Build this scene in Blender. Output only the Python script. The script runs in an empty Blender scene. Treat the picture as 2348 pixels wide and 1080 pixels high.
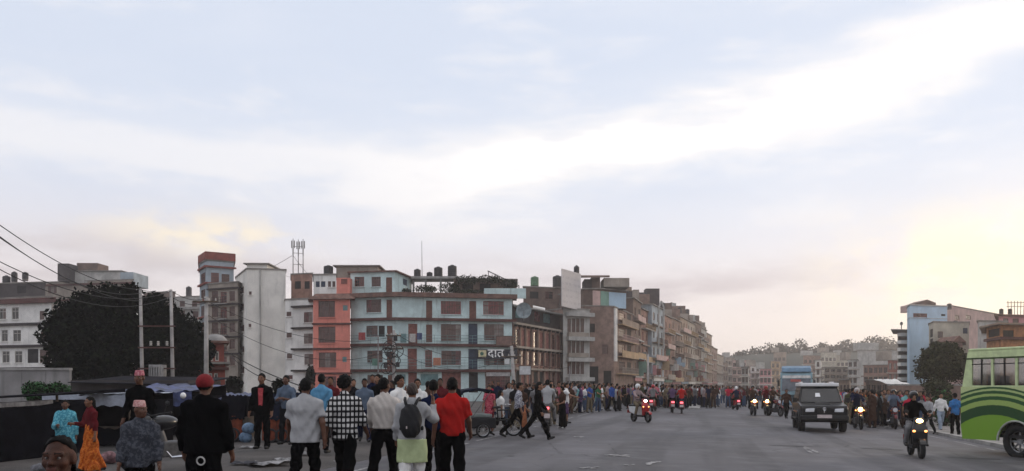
import bpy, bmesh, math, random
import numpy as np
from mathutils import Vector, Matrix
random.seed(7)
RNG = np.random.default_rng(7)
R = math.radians
D = bpy.data
SC = bpy.context.scene
COL = SC.collection

# ------------------------------------------------------------------ camera
F = 1843.0            # focal length in photo pixels (photo 2348 x 1080)
CX, HY = 1174.0, 885.0  # principal column, horizon row
CAMH = 1.62
cam_d = D.cameras.new('camera')
cam = D.objects.new('camera', cam_d)
COL.objects.link(cam)
cam.location = (0, 0, CAMH)
cam.rotation_euler = (R(90), 0, 0)
cam_d.sensor_fit = 'HORIZONTAL'
cam_d.sensor_width = 36
cam_d.lens = 36 * F / 2348
cam_d.shift_y = (HY - 540) / 2348
cam_d.clip_start = 0.05
cam_d.clip_end = 6000
SC.camera = cam

# ------------------------------------------------------------------ render / exposure
SC.render.engine = 'CYCLES'
SC.view_settings.view_transform = 'Standard'
SC.view_settings.look = 'None'
SC.view_settings.gamma = 1
SC.view_settings.exposure = 0.72
SC.view_settings.use_curve_mapping = False
SC.cycles.use_denoising = True
try:
    SC.cycles.denoiser = 'OPENIMAGEDENOISE'
except Exception:
    pass
SC.cycles.max_bounces = 5
SC.cycles.diffuse_bounces = 2
SC.cycles.glossy_bounces = 2
SC.cycles.transmission_bounces = 3
SC.cycles.transparent_max_bounces = 6
SC.cycles.volume_bounces = 1
SC.cycles.caustics_reflective = False
SC.cycles.caustics_refractive = False
SC.cycles.sample_clamp_indirect = 4

# ------------------------------------------------------------------ node helper
class NT:
    """Small expression helper around a node tree."""
    def __init__(s, tree):
        s.t = tree; s.n = tree.nodes; s.l = tree.links
    def put(s, sock, v):
        if v is None: return
        if isinstance(v, bpy.types.NodeSocket): s.l.new(v, sock)
        else:
            if isinstance(v, (tuple, list)) and len(v) == 3 and sock.type == 'RGBA': v = (*v, 1)
            sock.default_value = v
    def node(s, typ, **props):
        n = s.n.new(typ)
        for k, v in props.items(): setattr(n, k, v)
        return n
    def m(s, op, a, b=None, c=None):
        n = s.node('ShaderNodeMath', operation=op)
        s.put(n.inputs[0], a); s.put(n.inputs[1], b); s.put(n.inputs[2], c)
        return n.outputs[0]
    def add(s, a, b): return s.m('ADD', a, b)
    def sub(s, a, b): return s.m('SUBTRACT', a, b)
    def mul(s, a, b): return s.m('MULTIPLY', a, b)
    def mix(s, f, a, b):
        n = s.node('ShaderNodeMix', data_type='RGBA')
        s.put(n.inputs[0], f); s.put(n.inputs[6], a); s.put(n.inputs[7], b)
        return n.outputs[2]
    def step(s, x, lo, hi, a=0.0, b=1.0):
        n = s.node('ShaderNodeMapRange', interpolation_type='SMOOTHSTEP')
        for i, v in enumerate((x, lo, hi, a, b)): s.put(n.inputs[i], v)
        return n.outputs[0]
    def gauss(s, x, c, w):
        q = s.m('DIVIDE', s.sub(x, c), w)
        return s.m('POWER', 2.718, s.mul(s.mul(q, q), -1.0))
    def noise(s, vec, scale, detail=4, rough=0.55, dist=0.0, out=0):
        n = s.node('ShaderNodeTexNoise')
        s.put(n.inputs['Vector'], vec); s.put(n.inputs['Scale'], scale)
        s.put(n.inputs['Detail'], detail); s.put(n.inputs['Roughness'], rough); s.put(n.inputs['Distortion'], dist)
        return n.outputs[out]
    def sep(s, v):
        n = s.node('ShaderNodeSeparateXYZ'); s.put(n.inputs[0], v); return n.outputs
    def comb(s, x, y, z):
        n = s.node('ShaderNodeCombineXYZ')
        for i, v in enumerate((x, y, z)): s.put(n.inputs[i], v)
        return n.outputs[0]

# ------------------------------------------------------------------ sky (world)
SUN_AZ, SUN_EL = R(48), R(6.0)      # azimuth to the right of the view, elevation
world = D.worlds.new('World'); SC.world = world
world.use_nodes = True
w = NT(world.node_tree)
w.n.clear()
tc = w.node('ShaderNodeTexCoord').outputs['Generated']
x, y, z = w.sep(tc)
az = w.mul(w.m('ARCTAN2', x, y), 57.2958)
el = w.mul(w.m('ARCSINE', z), 57.2958)
sky = w.node('ShaderNodeTexSky', sky_type='NISHITA', sun_disc=False)
sky.sun_elevation = SUN_EL
sky.sun_rotation = SUN_AZ
sky.altitude = 1300; sky.air_density = 1.0; sky.dust_density = 2.0; sky.ozone_density = 1.5
# cloud noises, streaked along the horizon
vs = w.comb(x, y, w.mul(z, 4.0))
n1 = w.noise(vs, 2.2, 5, 0.55, 0.3)
n2 = w.noise(vs, 6.0, 5, 0.6, 0.2)
vp = w.comb(x, y, w.mul(z, 1.7))
n3 = w.noise(vp, 9.0, 6, 0.62, 0.15)
nv = w.add(w.mul(w.sub(n1, 0.5), 1.0), w.mul(w.sub(n2, 0.5), 0.5))
# the thin veil: pale lavender blue high up, milky lower down
veil = w.mix(w.step(el, 4, 17), (0.565, 0.55, 0.59), (0.475, 0.517, 0.605))
veil = w.mix(w.mul(w.step(n1, 0.40, 0.70), 0.40), veil, (0.585, 0.595, 0.64))
# bright cloud overhead, out of view, added to light the walls
veil = w.mix(w.mul(w.step(el, 28, 55), w.step(n1, 0.25, 0.65, 0.45, 0.95)), veil, (0.80, 0.785, 0.79))
# the long bright cloud band climbing to the right
elc = w.add(w.add(w.mul(az, 0.085), 15.6), w.mul(w.mul(az, az), 0.0022))
elw = w.add(el, w.mul(nv, 11.0))
bandw = w.gauss(elw, elc, w.step(az, -30, 8, 2.2, 2.7))
band = w.mul(w.step(bandw, 0.02, 1.0), w.step(az, -26, 2, 0.62, 1.0))
col = w.mix(band, veil, (0.685, 0.66, 0.655))
core = w.mul(w.step(bandw, 0.72, 1.0), w.mul(w.gauss(az, 8, 13), 1.0))
col = w.mix(core, col, (0.80, 0.77, 0.75))
# a few thin streaks through the whole sky
st = w.step(n2, 0.50, 0.74)
col = w.mix(w.mul(st, w.step(el, 2, 14, 0.35, 0.5)), col, (0.66, 0.64, 0.645))
# pink low haze bank
low = w.mul(w.gauss(el, 4.6, 5.0), 0.75)
col = w.mix(low, col, (0.64, 0.555, 0.53))
# mauve stratus low on the sky
mv = w.mul(w.step(w.add(n2, w.mul(w.gauss(el, 7.6, 2.4), 0.30)), 0.62, 0.90), w.gauss(el, 7.4, 3.0))
col = w.mix(w.mul(mv, 0.55), col, (0.45, 0.40, 0.42))
mvl = w.mul(w.step(w.add(n2, 0.15), 0.5, 0.75), w.mul(w.gauss(el, 8.0, 2.0), w.step(az, -8, -20)))
col = w.mix(w.mul(mvl, 0.65), col, (0.44, 0.385, 0.39))
mvr = w.mul(w.step(w.add(n2, 0.14), 0.46, 0.74), w.mul(w.gauss(el, 6.5, 1.1), w.gauss(az, 12, 10)))
col = w.mix(w.mul(mvr, 0.85), col, (0.42, 0.36, 0.38))
# warm lit cumulus: left and, larger, on the sun's side
puff = w.step(w.add(n3, w.mul(w.sub(n2, 0.5), 0.35)), 0.40, 0.56)
cl = w.mul(puff, w.mul(w.gauss(el, 10.0, 1.25), w.gauss(az, -20.5, 5.5)))
col = w.mix(w.m('MINIMUM', w.mul(cl, 1.3), 1.0), col, (0.70, 0.615, 0.50))
cr = w.mul(w.step(n3, 0.38, 0.58), w.mul(w.gauss(el, 7.0, 3.2), w.step(az, 18, 29)))
col = w.mix(w.m('MINIMUM', w.mul(cr, 1.2), 1.0), col, (0.75, 0.65, 0.48))
cr2 = w.mul(w.step(n3, 0.40, 0.55), w.mul(w.gauss(el, 19.0, 1.8), w.gauss(az, 26.0, 2.8)))
col = w.mix(w.m('MINIMUM', w.mul(cr2, 1.2), 1.0), col, (0.74, 0.695, 0.65))
# glow of the hidden sun behind the clouds on the right
gl = w.mul(w.gauss(az, 46, 15), w.gauss(el, 6, 5))
col = w.mix(w.mul(gl, 0.55), col, (0.85, 0.71, 0.50))
bg1 = w.node('ShaderNodeBackground'); w.put(bg1.inputs[0], sky.outputs[0]); bg1.inputs[1].default_value = 0.10
bg2 = w.node('ShaderNodeBackground'); w.put(bg2.inputs[0], col); bg2.inputs[1].default_value = 1.0
ms = w.node('ShaderNodeMixShader'); ms.inputs[0].default_value = 0.88
w.l.new(bg1.outputs[0], ms.inputs[1]); w.l.new(bg2.outputs[0], ms.inputs[2])
wo = w.node('ShaderNodeOutputWorld'); w.l.new(ms.outputs[0], wo.inputs[0])
world.cycles.sampling_method = 'MANUAL'
world.cycles.sample_map_resolution = 512

# ------------------------------------------------------------------ sun (veiled, low, from the right)
sun_d = D.lights.new('sun', 'SUN')
sun_d.energy = 0.8; sun_d.angle = R(12); sun_d.color = (1.0, 0.80, 0.58)
sun = D.objects.new('sun', sun_d); COL.objects.link(sun)
sdir = Vector((math.sin(SUN_AZ) * math.cos(SUN_EL), math.cos(SUN_AZ) * math.cos(SUN_EL), math.sin(SUN_EL)))
sun.rotation_euler = (-sdir).to_track_quat('-Z', 'Y').to_euler()

# ------------------------------------------------------------------ materials
MATS = {}
def lin(c):
    """8-bit sRGB triple to linear."""
    return tuple((v / 255 / 12.92) if v / 255 <= 0.04045 else ((v / 255 + 0.055) / 1.055) ** 2.4 for v in c)
def mat(name, c, rough=0.8, var=0.25, scale=3.0, c2=None, metal=0.0, bump=0.0, spec=0.3, streak=0.0, coat=0.0):
    """Base colour c with mottled variation, optional second colour, rain streaks and fine bump."""
    if name in MATS: return MATS[name]
    mm = D.materials.new(name); mm.use_nodes = True
    t = NT(mm.node_tree)
    b = t.n['Principled BSDF']
    co = t.node('ShaderNodeTexCoord').outputs['Object']
    cd = c2 or tuple(v * (1 - var) for v in c)
    cu = tuple(min(v * (1 + var * 0.5), 1) for v in c)
    if var > 0 or c2:
        n = t.noise(co, scale, 5, 0.6)
        cc = t.mix(t.step(n, 0.35, 0.68), cd, cu)
        if streak > 0:
            ox, oy, oz = t.sep(co)
            sv = t.comb(t.mul(ox, 1.0), t.mul(oy, 1.0), t.mul(oz, 0.12))
            s2 = t.noise(sv, 2.3, 4, 0.6)
            cc = t.mix(t.mul(t.step(s2, 0.52, 0.75), streak), cc, tuple(v * 0.35 for v in c))
        t.put(b.inputs['Base Color'], cc)
    else:
        t.put(b.inputs['Base Color'], c)
    b.inputs['Roughness'].default_value = rough
    b.inputs['Metallic'].default_value = metal
    b.inputs['Specular IOR Level'].default_value = spec
    if coat: b.inputs['Coat Weight'].default_value = coat
    if bump > 0:
        bn = t.node('ShaderNodeBump'); bn.inputs['Strength'].default_value = bump
        bn.inputs['Distance'].default_value = 0.02
        t.put(bn.inputs['Height'], t.noise(co, scale * 8, 4, 0.6))
        t.put(b.inputs['Normal'], bn.outputs[0])
    MATS[name] = mm
    return mm
def emit(name, c, s):
    if name in MATS: return MATS[name]
    mm = D.materials.new(name); mm.use_nodes = True
    b = mm.node_tree.nodes['Principled BSDF']
    b.inputs['Base Color'].default_value = (0.8, 0.8, 0.8, 1)
    b.inputs['Emission Color'].default_value = (*c, 1); b.inputs['Emission Strength'].default_value = s
    MATS[name] = mm
    return mm
def glass(name, c=(0.015, 0.017, 0.02), rough=0.12, spec=0.5, c2=None):
    return mat(name, c, rough, 0.4, 1.5, c2=c2, spec=spec)

# ------------------------------------------------------------------ geometry helpers
class MB:
    """Collects faces; build() links them as one mesh object."""
    def __init__(s): s.v = []; s.f = []; s.m = []
    def face(s, pts, m=0):
        k = len(s.v); s.v.extend([tuple(p) for p in pts]); s.f.append(tuple(range(k, k + len(pts)))); s.m.append(m)
    def raw(s, vs, fs, m=0):
        k = len(s.v); s.v.extend([tuple(p) for p in vs])
        for q in fs: s.f.append(tuple(i + k for i in q)); s.m.append(m)
    def hexa(s, b, t, m=0):
        """b, t: four bottom and four top points, counter-clockwise from above."""
        s.raw(list(b) + list(t), [(3, 2, 1, 0), (4, 5, 6, 7), (0, 1, 5, 4), (1, 2, 6, 5), (2, 3, 7, 6), (3, 0, 4, 7)], m)
    def box(s, x0, y0, z0, x1, y1, z1, m=0):
        s.hexa([(x0, y0, z0), (x1, y0, z0), (x1, y1, z0), (x0, y1, z0)], [(x0, y0, z1), (x1, y0, z1), (x1, y1, z1), (x0, y1, z1)], m)
    def prism(s, poly, z0, z1, m=0):
        n = len(poly)
        vs = [(p[0], p[1], z0) for p in poly] + [(p[0], p[1], z1) for p in poly]
        fs = [tuple(range(n - 1, -1, -1)), tuple(range(n, 2 * n))] + [(i, (i + 1) % n, (i + 1) % n + n, i + n) for i in range(n)]
        s.raw(vs, fs, m)
    def xprism(s, poly, x0, x1, m=0):
        """poly of (y, z) extruded along x."""
        n = len(poly)
        vs = [(x0, p[0], p[1]) for p in poly] + [(x1, p[0], p[1]) for p in poly]
        fs = [tuple(range(n - 1, -1, -1)), tuple(range(n, 2 * n))] + [(i, (i + 1) % n, (i + 1) % n + n, i + n) for i in range(n)]
        s.raw(vs, fs, m)
    def cyl(s, p0, p1, r0, r1=None, n=10, m=0, caps=True):
        r1 = r0 if r1 is None else r1
        p0 = Vector(p0); p1 = Vector(p1); d = (p1 - p0).normalized()
        a = d.orthogonal().normalized(); b = d.cross(a)
        vs = []
        for p, r in ((p0, r0), (p1, r1)):
            for i in range(n):
                t = 2 * math.pi * i / n
                vs.append(p + (a * math.cos(t) + b * math.sin(t)) * r)
        fs = [(i, (i + 1) % n, (i + 1) % n + n, i + n) for i in range(n)]
        if caps: fs += [tuple(range(n - 1, -1, -1)), tuple(range(n, 2 * n))]
        s.raw(vs, fs, m)
    def tube(s, pts, r, n=6, m=0):
        pts = [Vector(p) for p in pts]
        rs = r if isinstance(r, (list, tuple)) else [r] * len(pts)
        vs = []; fs = []
        for i, p in enumerate(pts):
            d = (pts[min(i + 1, len(pts) - 1)] - pts[max(i - 1, 0)]).normalized()
            a = d.cross(Vector((0.13, 0.21, 1))).normalized() if abs(d.z) < 0.9 else d.cross(Vector((1, 0.1, 0))).normalized()
            b = d.cross(a)
            for j in range(n):
                t = 2 * math.pi * j / n
                vs.append(p + (a * math.cos(t) + b * math.sin(t)) * rs[i])
        for i in range(len(pts) - 1):
            for j in range(n):
                q = (j + 1) % n
                fs.append((i * n + j, i * n + q, (i + 1) * n + q, (i + 1) * n + j))
        fs.append(tuple(range(n - 1, -1, -1))); k = (len(pts) - 1) * n; fs.append(tuple(range(k, k + n)))
        s.raw(vs, fs, m)
    def ell(s, c, r, nu=12, nv=8, m=0):
        c = Vector(c); vs = [c + Vector((0, 0, -r[2]))]; fs = []
        for j in range(1, nv):
            ph = -math.pi / 2 + math.pi * j / nv
            for i in range(nu):
                th = 2 * math.pi * i / nu
                vs.append(c + Vector((r[0] * math.cos(ph) * math.cos(th), r[1] * math.cos(ph) * math.sin(th), r[2] * math.sin(ph))))
        vs.append(c + Vector((0, 0, r[2]))); top = len(vs) - 1
        for i in range(nu):
            fs.append((0, 1 + (i + 1) % nu, 1 + i))
            fs.append((top, top - nu + i, top - nu + (i + 1) % nu))
        for j in range(nv - 2):
            for i in range(nu):
                a = 1 + j * nu + i; b = 1 + j * nu + (i + 1) % nu
                fs.append((a, b, b + nu, a + nu))
        s.raw(vs, fs, m)
    def torus(s, c, axis, R0, r, n=20, k=8, m=0):
        c = Vector(c); ax = Vector(axis).normalized(); a = ax.orthogonal().normalized(); b = ax.cross(a)
        vs = []; fs = []
        for i in range(n):
            t = 2 * math.pi * i / n; e = a * math.cos(t) + b * math.sin(t)
            for j in range(k):
                q = 2 * math.pi * j / k
                vs.append(c + e * (R0 + r * math.cos(q)) + ax * r * math.sin(q))
        for i in range(n):
            for j in range(k):
                fs.append((i * k + j, ((i + 1) % n) * k + j, ((i + 1) % n) * k + (j + 1) % k, i * k + (j + 1) % k))
        s.raw(vs, fs, m)
    def mesh(s, name, mats, smooth=False, origin=(0, 0, 0)):
        me = D.meshes.new(name)
        o = origin
        me.from_pydata([(p[0] - o[0], p[1] - o[1], p[2] - o[2]) for p in s.v], [], s.f)
        for q in (mats if isinstance(mats, (list, tuple)) else [mats]): me.materials.append(q)
        if any(s.m): me.polygons.foreach_set('material_index', s.m)
        if smooth: me.polygons.foreach_set('use_smooth', [True] * len(me.polygons))
        me.update()
        return me
    def build(s, name, mats, parent=None, smooth=False, origin=(0, 0, 0), bevel=0.0, seg=2):
        me = s.mesh(name, mats, smooth, origin)
        if bevel > 0:
            bm = bmesh.new(); bm.from_mesh(me)
            bmesh.ops.remove_doubles(bm, verts=bm.verts, dist=1e-4)
            ed = [e for e in bm.edges if len(e.link_faces) == 2 and e.calc_face_angle(0) > 0.35]
            bmesh.ops.bevel(bm, geom=ed, offset=bevel, segments=seg, affect='EDGES', profile=0.6, clamp_overlap=True)
            bm.to_mesh(me); bm.free()
        return obj(name, me, parent)
def obj(name, me, parent=None):
    o = D.objects.new(name, me); COL.objects.link(o)
    if parent: o.parent = parent
    return o
def tag(o, label, cat, group=None):
    o['label'] = label; o['category'] = cat
    if group: o['group'] = group
    return o
def struct(o): o['kind'] = 'structure'; return o
def stuff(o): o['kind'] = 'stuff'; return o
def thing(name, label, cat, loc=(0, 0, 0), rz=0.0, group=None):
    o = D.objects.new(name, None); COL.objects.link(o)
    o.location = loc; o.rotation_euler = (0, 0, rz); o.empty_display_size = 0.2
    return tag(o, label, cat, group)
def copy_tree(o, parent=None):
    c = o.copy(); COL.objects.link(c)
    if parent: c.parent = parent
    for ch in list(o.children): copy_tree(ch, c)
    return c
def P(px, py, Y):
    """World point seen at photo pixel (px, py) at depth Y."""
    return Vector(((px - CX) / F * Y, Y, CAMH + (HY - py) / F * Y))
def X(px, Y): return (px - CX) / F * Y
def Z(py, Y): return CAMH + (HY - py) / F * Y

# ------------------------------------------------------------------ the lie of the land
def edge_x(Y): return -3.05 + 0.235 * (Y - 17.9)      # left edge of the road
def sm(t): t = min(max(t, 0), 1); return t * t * (3 - 2 * t)
def gz(x, y):
    """Ground height: the road falls gently away to the right."""
    d = (x - edge_x(y)) * 0.973
    if d > 0: z = -0.56 * sm((d - 1.0) / 24.0)
    else: z = 0.10 * sm(-d / 1.5) - 0.32 * sm((-d - 3.2) / 2.5)
    z -= 0.12 * sm((-x - 3.0) / 2.0) * sm((15.0 - y) / 4.0)
    return z

# ================================================================== SETTING
# --- materials of the ground
def asphalt_mat():
    mm = D.materials.new('asphalt'); mm.use_nodes = True; MATS['asphalt'] = mm
    t = NT(mm.node_tree); b = t.n['Principled BSDF']
    co = t.node('ShaderNodeTexCoord').outputs['Object']
    big = t.noise(co, 0.14, 4, 0.6); mid = t.noise(co, 0.9, 5, 0.65); fine = t.noise(co, 30, 3, 0.6)
    ox, oy, oz = t.sep(co)
    # wheel-polished lanes follow the road's own direction
    d = t.sub(ox, t.mul(oy, 0.235))
    lanev = t.comb(t.mul(d, 1.0), t.mul(oy, 0.05), 0.0)
    lane = t.noise(lanev, 0.75, 3, 0.5)
    c = t.mix(t.step(big, 0.3, 0.7), (0.056, 0.053, 0.060), (0.130, 0.124, 0.136))
    c = t.mix(t.mul(t.step(mid, 0.45, 0.72), 0.55), c, (0.155, 0.15, 0.152))
    c = t.mix(t.mul(t.step(lane, 0.46, 0.60), 0.75), c, (0.052, 0.05, 0.055))
    c = t.mix(t.mul(t.step(fine, 0.4, 0.7), 0.35), c, (0.075, 0.074, 0.08))
    dust = t.noise(co, 0.33, 5, 0.7)
    c = t.mix(t.mul(t.step(dust, 0.55, 0.78), 0.4), c, (0.19, 0.175, 0.16))
    vo = t.node('ShaderNodeTexVoronoi', feature='DISTANCE_TO_EDGE'); t.put(vo.inputs['Vector'], t.add(0, 0) if False else co); vo.inputs['Scale'].default_value = 0.35
    wob = t.add(vo.outputs['Distance'], t.mul(t.sub(mid, 0.5), 0.10))
    crack = t.mul(t.step(wob, 0.012, 0.002), t.step(big, 0.42, 0.56))
    c = t.mix(t.mul(crack, 0.8), c, (0.03, 0.029, 0.031))
    oil = t.step(t.noise(t.comb(t.mul(ox, 1.0), t.mul(oy, 0.5), 0.0), 0.8, 3, 0.5), 0.66, 0.74)
    c = t.mix(t.mul(oil, 0.55), c, (0.04, 0.039, 0.042))
    t.put(b.inputs['Base Color'], c)
    t.put(b.inputs['Roughness'], t.step(mid, 0.3, 0.7, 0.62, 0.88))
    b.inputs['Specular IOR Level'].default_value = 0.35
    bn = t.node('ShaderNodeBump'); bn.inputs['Strength'].default_value = 0.5; bn.inputs['Distance'].default_value = 0.012
    t.put(bn.inputs['Height'], t.add(fine, t.mul(mid, 2.0))); t.put(b.inputs['Normal'], bn.outputs[0])
    return mm
def dirt_mat():
    mm = D.materials.new('dirt'); mm.use_nodes = True; MATS['dirt'] = mm
    t = NT(mm.node_tree); b = t.n['Principled BSDF']
    co = t.node('ShaderNodeTexCoord').outputs['Object']
    n = t.noise(co, 0.5, 6, 0.65); f = t.noise(co, 14, 4, 0.7)
    c = t.mix(t.step(n, 0.3, 0.7), (0.032, 0.028, 0.027), (0.085, 0.075, 0.070))
    c = t.mix(t.mul(t.step(f, 0.5, 0.7), 0.5), c, (0.06, 0.052, 0.048))
    t.put(b.inputs['Base Color'], c); b.inputs['Roughness'].default_value = 0.95
    bn = t.node('ShaderNodeBump'); bn.inputs['Strength'].default_value = 0.8; bn.inputs['Distance'].default_value = 0.03
    t.put(bn.inputs['Height'], t.add(f, t.mul(n, 3))); t.put(b.inputs['Normal'], bn.outputs[0])
    return mm
ASPH, DIRT = asphalt_mat(), dirt_mat()
CONC = mat('concrete', (0.30, 0.29, 0.28), 0.9, 0.3, 1.2, bump=0.2, streak=0.4)

dl = [-900, -500, -260, -140, -80, -50, -32, -22, -16, -12, -10, -8, -7, -6, -5.2, -4.4, -3.6, -2.8, -2, -1.4, -0.7, 0,
      0.8, 1.6, 2.5, 3.5, 4.5, 6, 7.5, 9, 10.5, 12, 13.5, 15, 16.5, 18, 20, 22.5, 25, 30, 40, 60, 90, 150, 260, 420, 700, 1100]
yl = [-60, -30, -15, -8, -3, 0, 2, 4, 6, 8, 10, 11, 12, 13, 14, 15, 16, 18, 20, 22, 25, 28, 32, 36, 40, 45, 50, 57, 65, 75, 90, 110, 130, 150,
      175, 200, 240, 280, 330, 400, 500, 650, 850, 1100, 1300]
def grid_sheet(dl, yl, dz):
    mb = MB(); n = len(dl)
    for yy in yl:
        for d in dl:
            xx = edge_x(yy) + d / 0.973
            mb.v.append((xx, yy, gz(xx, yy) + dz))
    for j in range(len(yl) - 1):
        for i in range(n - 1):
            mb.f.append((j * n + i, j * n + i + 1, (j + 1) * n + i + 1, (j + 1) * n + i)); mb.m.append(0)
    return mb
g = struct(grid_sheet(dl, yl, 0).build('ground', DIRT, smooth=True))
ROAD_R = 16.5
rd = struct(grid_sheet([d for d in dl if 0 <= d <= 16.5], [q for q in yl if -30 <= q <= 400], 0.012).build('road', ASPH, smooth=True))

def gp(d, Y, dz=0.0):
    xx = edge_x(Y) + d / 0.973
    return Vector((xx, Y, gz(xx, Y) + dz))
# right pavement and kerb
def strip(name, d0, d1, y0, y1, h, m, step=3.0):
    mb = MB(); k = max(2, int((y1 - y0) / step) + 1)
    ys = np.linspace(y0, y1, k)
    for a, b in zip(ys[:-1], ys[1:]):
        q = [gp(d0, a), gp(d1, a), gp(d1, b), gp(d0, b)]
        lo = [(p.x, p.y, p.z - 0.1) for p in q]; hi = [(p.x, p.y, p.z + h) for p in q]
        mb.face([hi[0], hi[1], hi[2], hi[3]]); mb.face([lo[0], hi[0], hi[3], lo[3]]); mb.face([hi[1], lo[1], lo[2], hi[2]])
        if a == ys[0]: mb.face([lo[0], lo[1], hi[1], hi[0]])
        if b == ys[-1]: mb.face([lo[3], hi[3], hi[2], lo[2]])
    return struct(mb.build(name, m))
PAVE = mat('paving', (0.20, 0.19, 0.185), 0.9, 0.35, 1.5, bump=0.4)
strip('pavement', 16.8, 22.0, -20, 240, 0.10, PAVE)
strip('kerb', 16.5, 16.8, -20, 240, 0.13, CONC)
strip('median', 6.2, 7.0, 57, 160, 0.15, CONC)
# worn paint and dark patches, thin sheets just above the asphalt
PAINT = mat('worn_paint', (0.30, 0.29, 0.29), 0.8, 0.6, 9.0, c2=(0.11, 0.107, 0.112))
PATCH = mat('patch_dark', (0.045, 0.044, 0.048), 0.7, 0.4, 4.0)  # plain dark tone for the irregular flat sheets
def blot(name, px, py, wx, wy, m, seed=0, dz=0.018, rz=0.0):
    Y = 1.7 * F / (py - HY)
    for _ in range(6): Y = (CAMH - gz(X(px, Y), Y)) * F / (py - HY)
    c = Vector((X(px, Y), Y)); rnd = random.Random(seed); mb = MB(); pts = []
    frag = 1 if m is PATCH else 7          # worn paint survives as broken fragments
    for k in range(frag):
        pts = []; ox, oy = (rnd.uniform(-.7, .7) * wx, rnd.uniform(-.7, .7) * wy) if frag > 1 else (0, 0); q = rnd.uniform(.2, .45) if frag > 1 else 1.0
        for i in range(16):
            t = 2 * math.pi * i / 16; r = (0.55 + 0.6 * rnd.random()) * q
            dx, dy = ox + wx * r * math.cos(t), oy + wy * r * math.sin(t)
            ex, ey = dx * math.cos(rz) - dy * math.sin(rz), dx * math.sin(rz) + dy * math.cos(rz)
            pts.append((c.x + ex, c.y + ey, gz(c.x + ex, c.y + ey) + dz + .0012 * k))
        mb.face(pts)
    return struct(mb.build(name, m))
blot('road_paint', 1422, 1046, 0.42, 0.35, PAINT, 1)
blot('road_paint', 1497, 1063, 0.18, 0.5, PAINT, 2, rz=-0.3)
blot('road_paint', 1352, 1074, 0.25, 0.22, PAINT, 3)
blot('road_paint', 1444, 1068, 0.15, 0.16, PAINT, 4)
blot('road_paint', 1330, 1004, 0.22, 0.5, PAINT, 5)
blot('road_paint', 1857, 1034, 0.14, 1.3, PAINT, 6, rz=-0.23)
blot('dark_patch', 1170, 1047, 0.14, 0.14, PATCH, 7)
blot('dark_patch', 1820, 1024, 0.85, 0.22, PATCH, 8, rz=-0.12)
blot('dark_patch', 2025, 1031, 0.75, 0.3, PATCH, 9, rz=-0.1)
blot('dark_patch', 2230, 1052, 0.8, 0.25, PATCH, 10, rz=-0.1)
def edge_line(d, w_, y0, y1):
    mb = MB(); ys = np.arange(y0, y1, 0.8)
    rnd = random.Random(5)
    for a in ys:
        if rnd.random() < 0.22: continue
        e = 0.015 * rnd.random()
        mb.face([gp(d - w_ / 2 + e, a, 0.018), gp(d + w_ / 2 - e, a, 0.018), gp(d + w_ / 2, a + 0.78, 0.018), gp(d - w_ / 2, a + 0.78, 0.018)])
    return struct(mb.build('edge_line', PAINT))
edge_line(0.7, 0.12, 9, 60)
edge_line(15.9, 0.12, 12, 90)

# --- hills
HILL = mat('far_hill', (0.03, 0.038, 0.03), 0.95, 0.4, 0.01)
def ridge(name, Y, x0, x1, prof, depth):
    mb = MB(); n = 70; xs = np.linspace(x0, x1, n)
    for k, (fy, fz) in enumerate(((-0.5, 0.0), (-0.15, 0.75), (0.0, 1.0), (0.5, 0.0))):
        for xx in xs:
            mb.v.append((xx, Y + depth * fy, max(prof(xx) * fz, 0) - 2.0 * (1 - fz) + 1.2 * fz * math.sin(xx * 0.05 + k)))
    for k in range(3):
        for i in range(n - 1): mb.f.append((k * n + i, k * n + i + 1, (k + 1) * n + i + 1, (k + 1) * n + i)); mb.m.append(0)
    return struct(mb.build(name, HILL, smooth=True))
ridge('far_hills', 1050, -700, 1000, lambda q: 26 + 9 * math.sin((q - 330) / 150) + 5 * math.sin(q / 61) + (13 * math.exp(-((q - 400) / 110) ** 2)), 300)
ridge('wooded_hill', 430, 60, 520, lambda q: 13.5 + 4.0 * math.sin((q - 90) / 46) + 4 * math.exp(-((q - 200) / 60) ** 2), 160)

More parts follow.
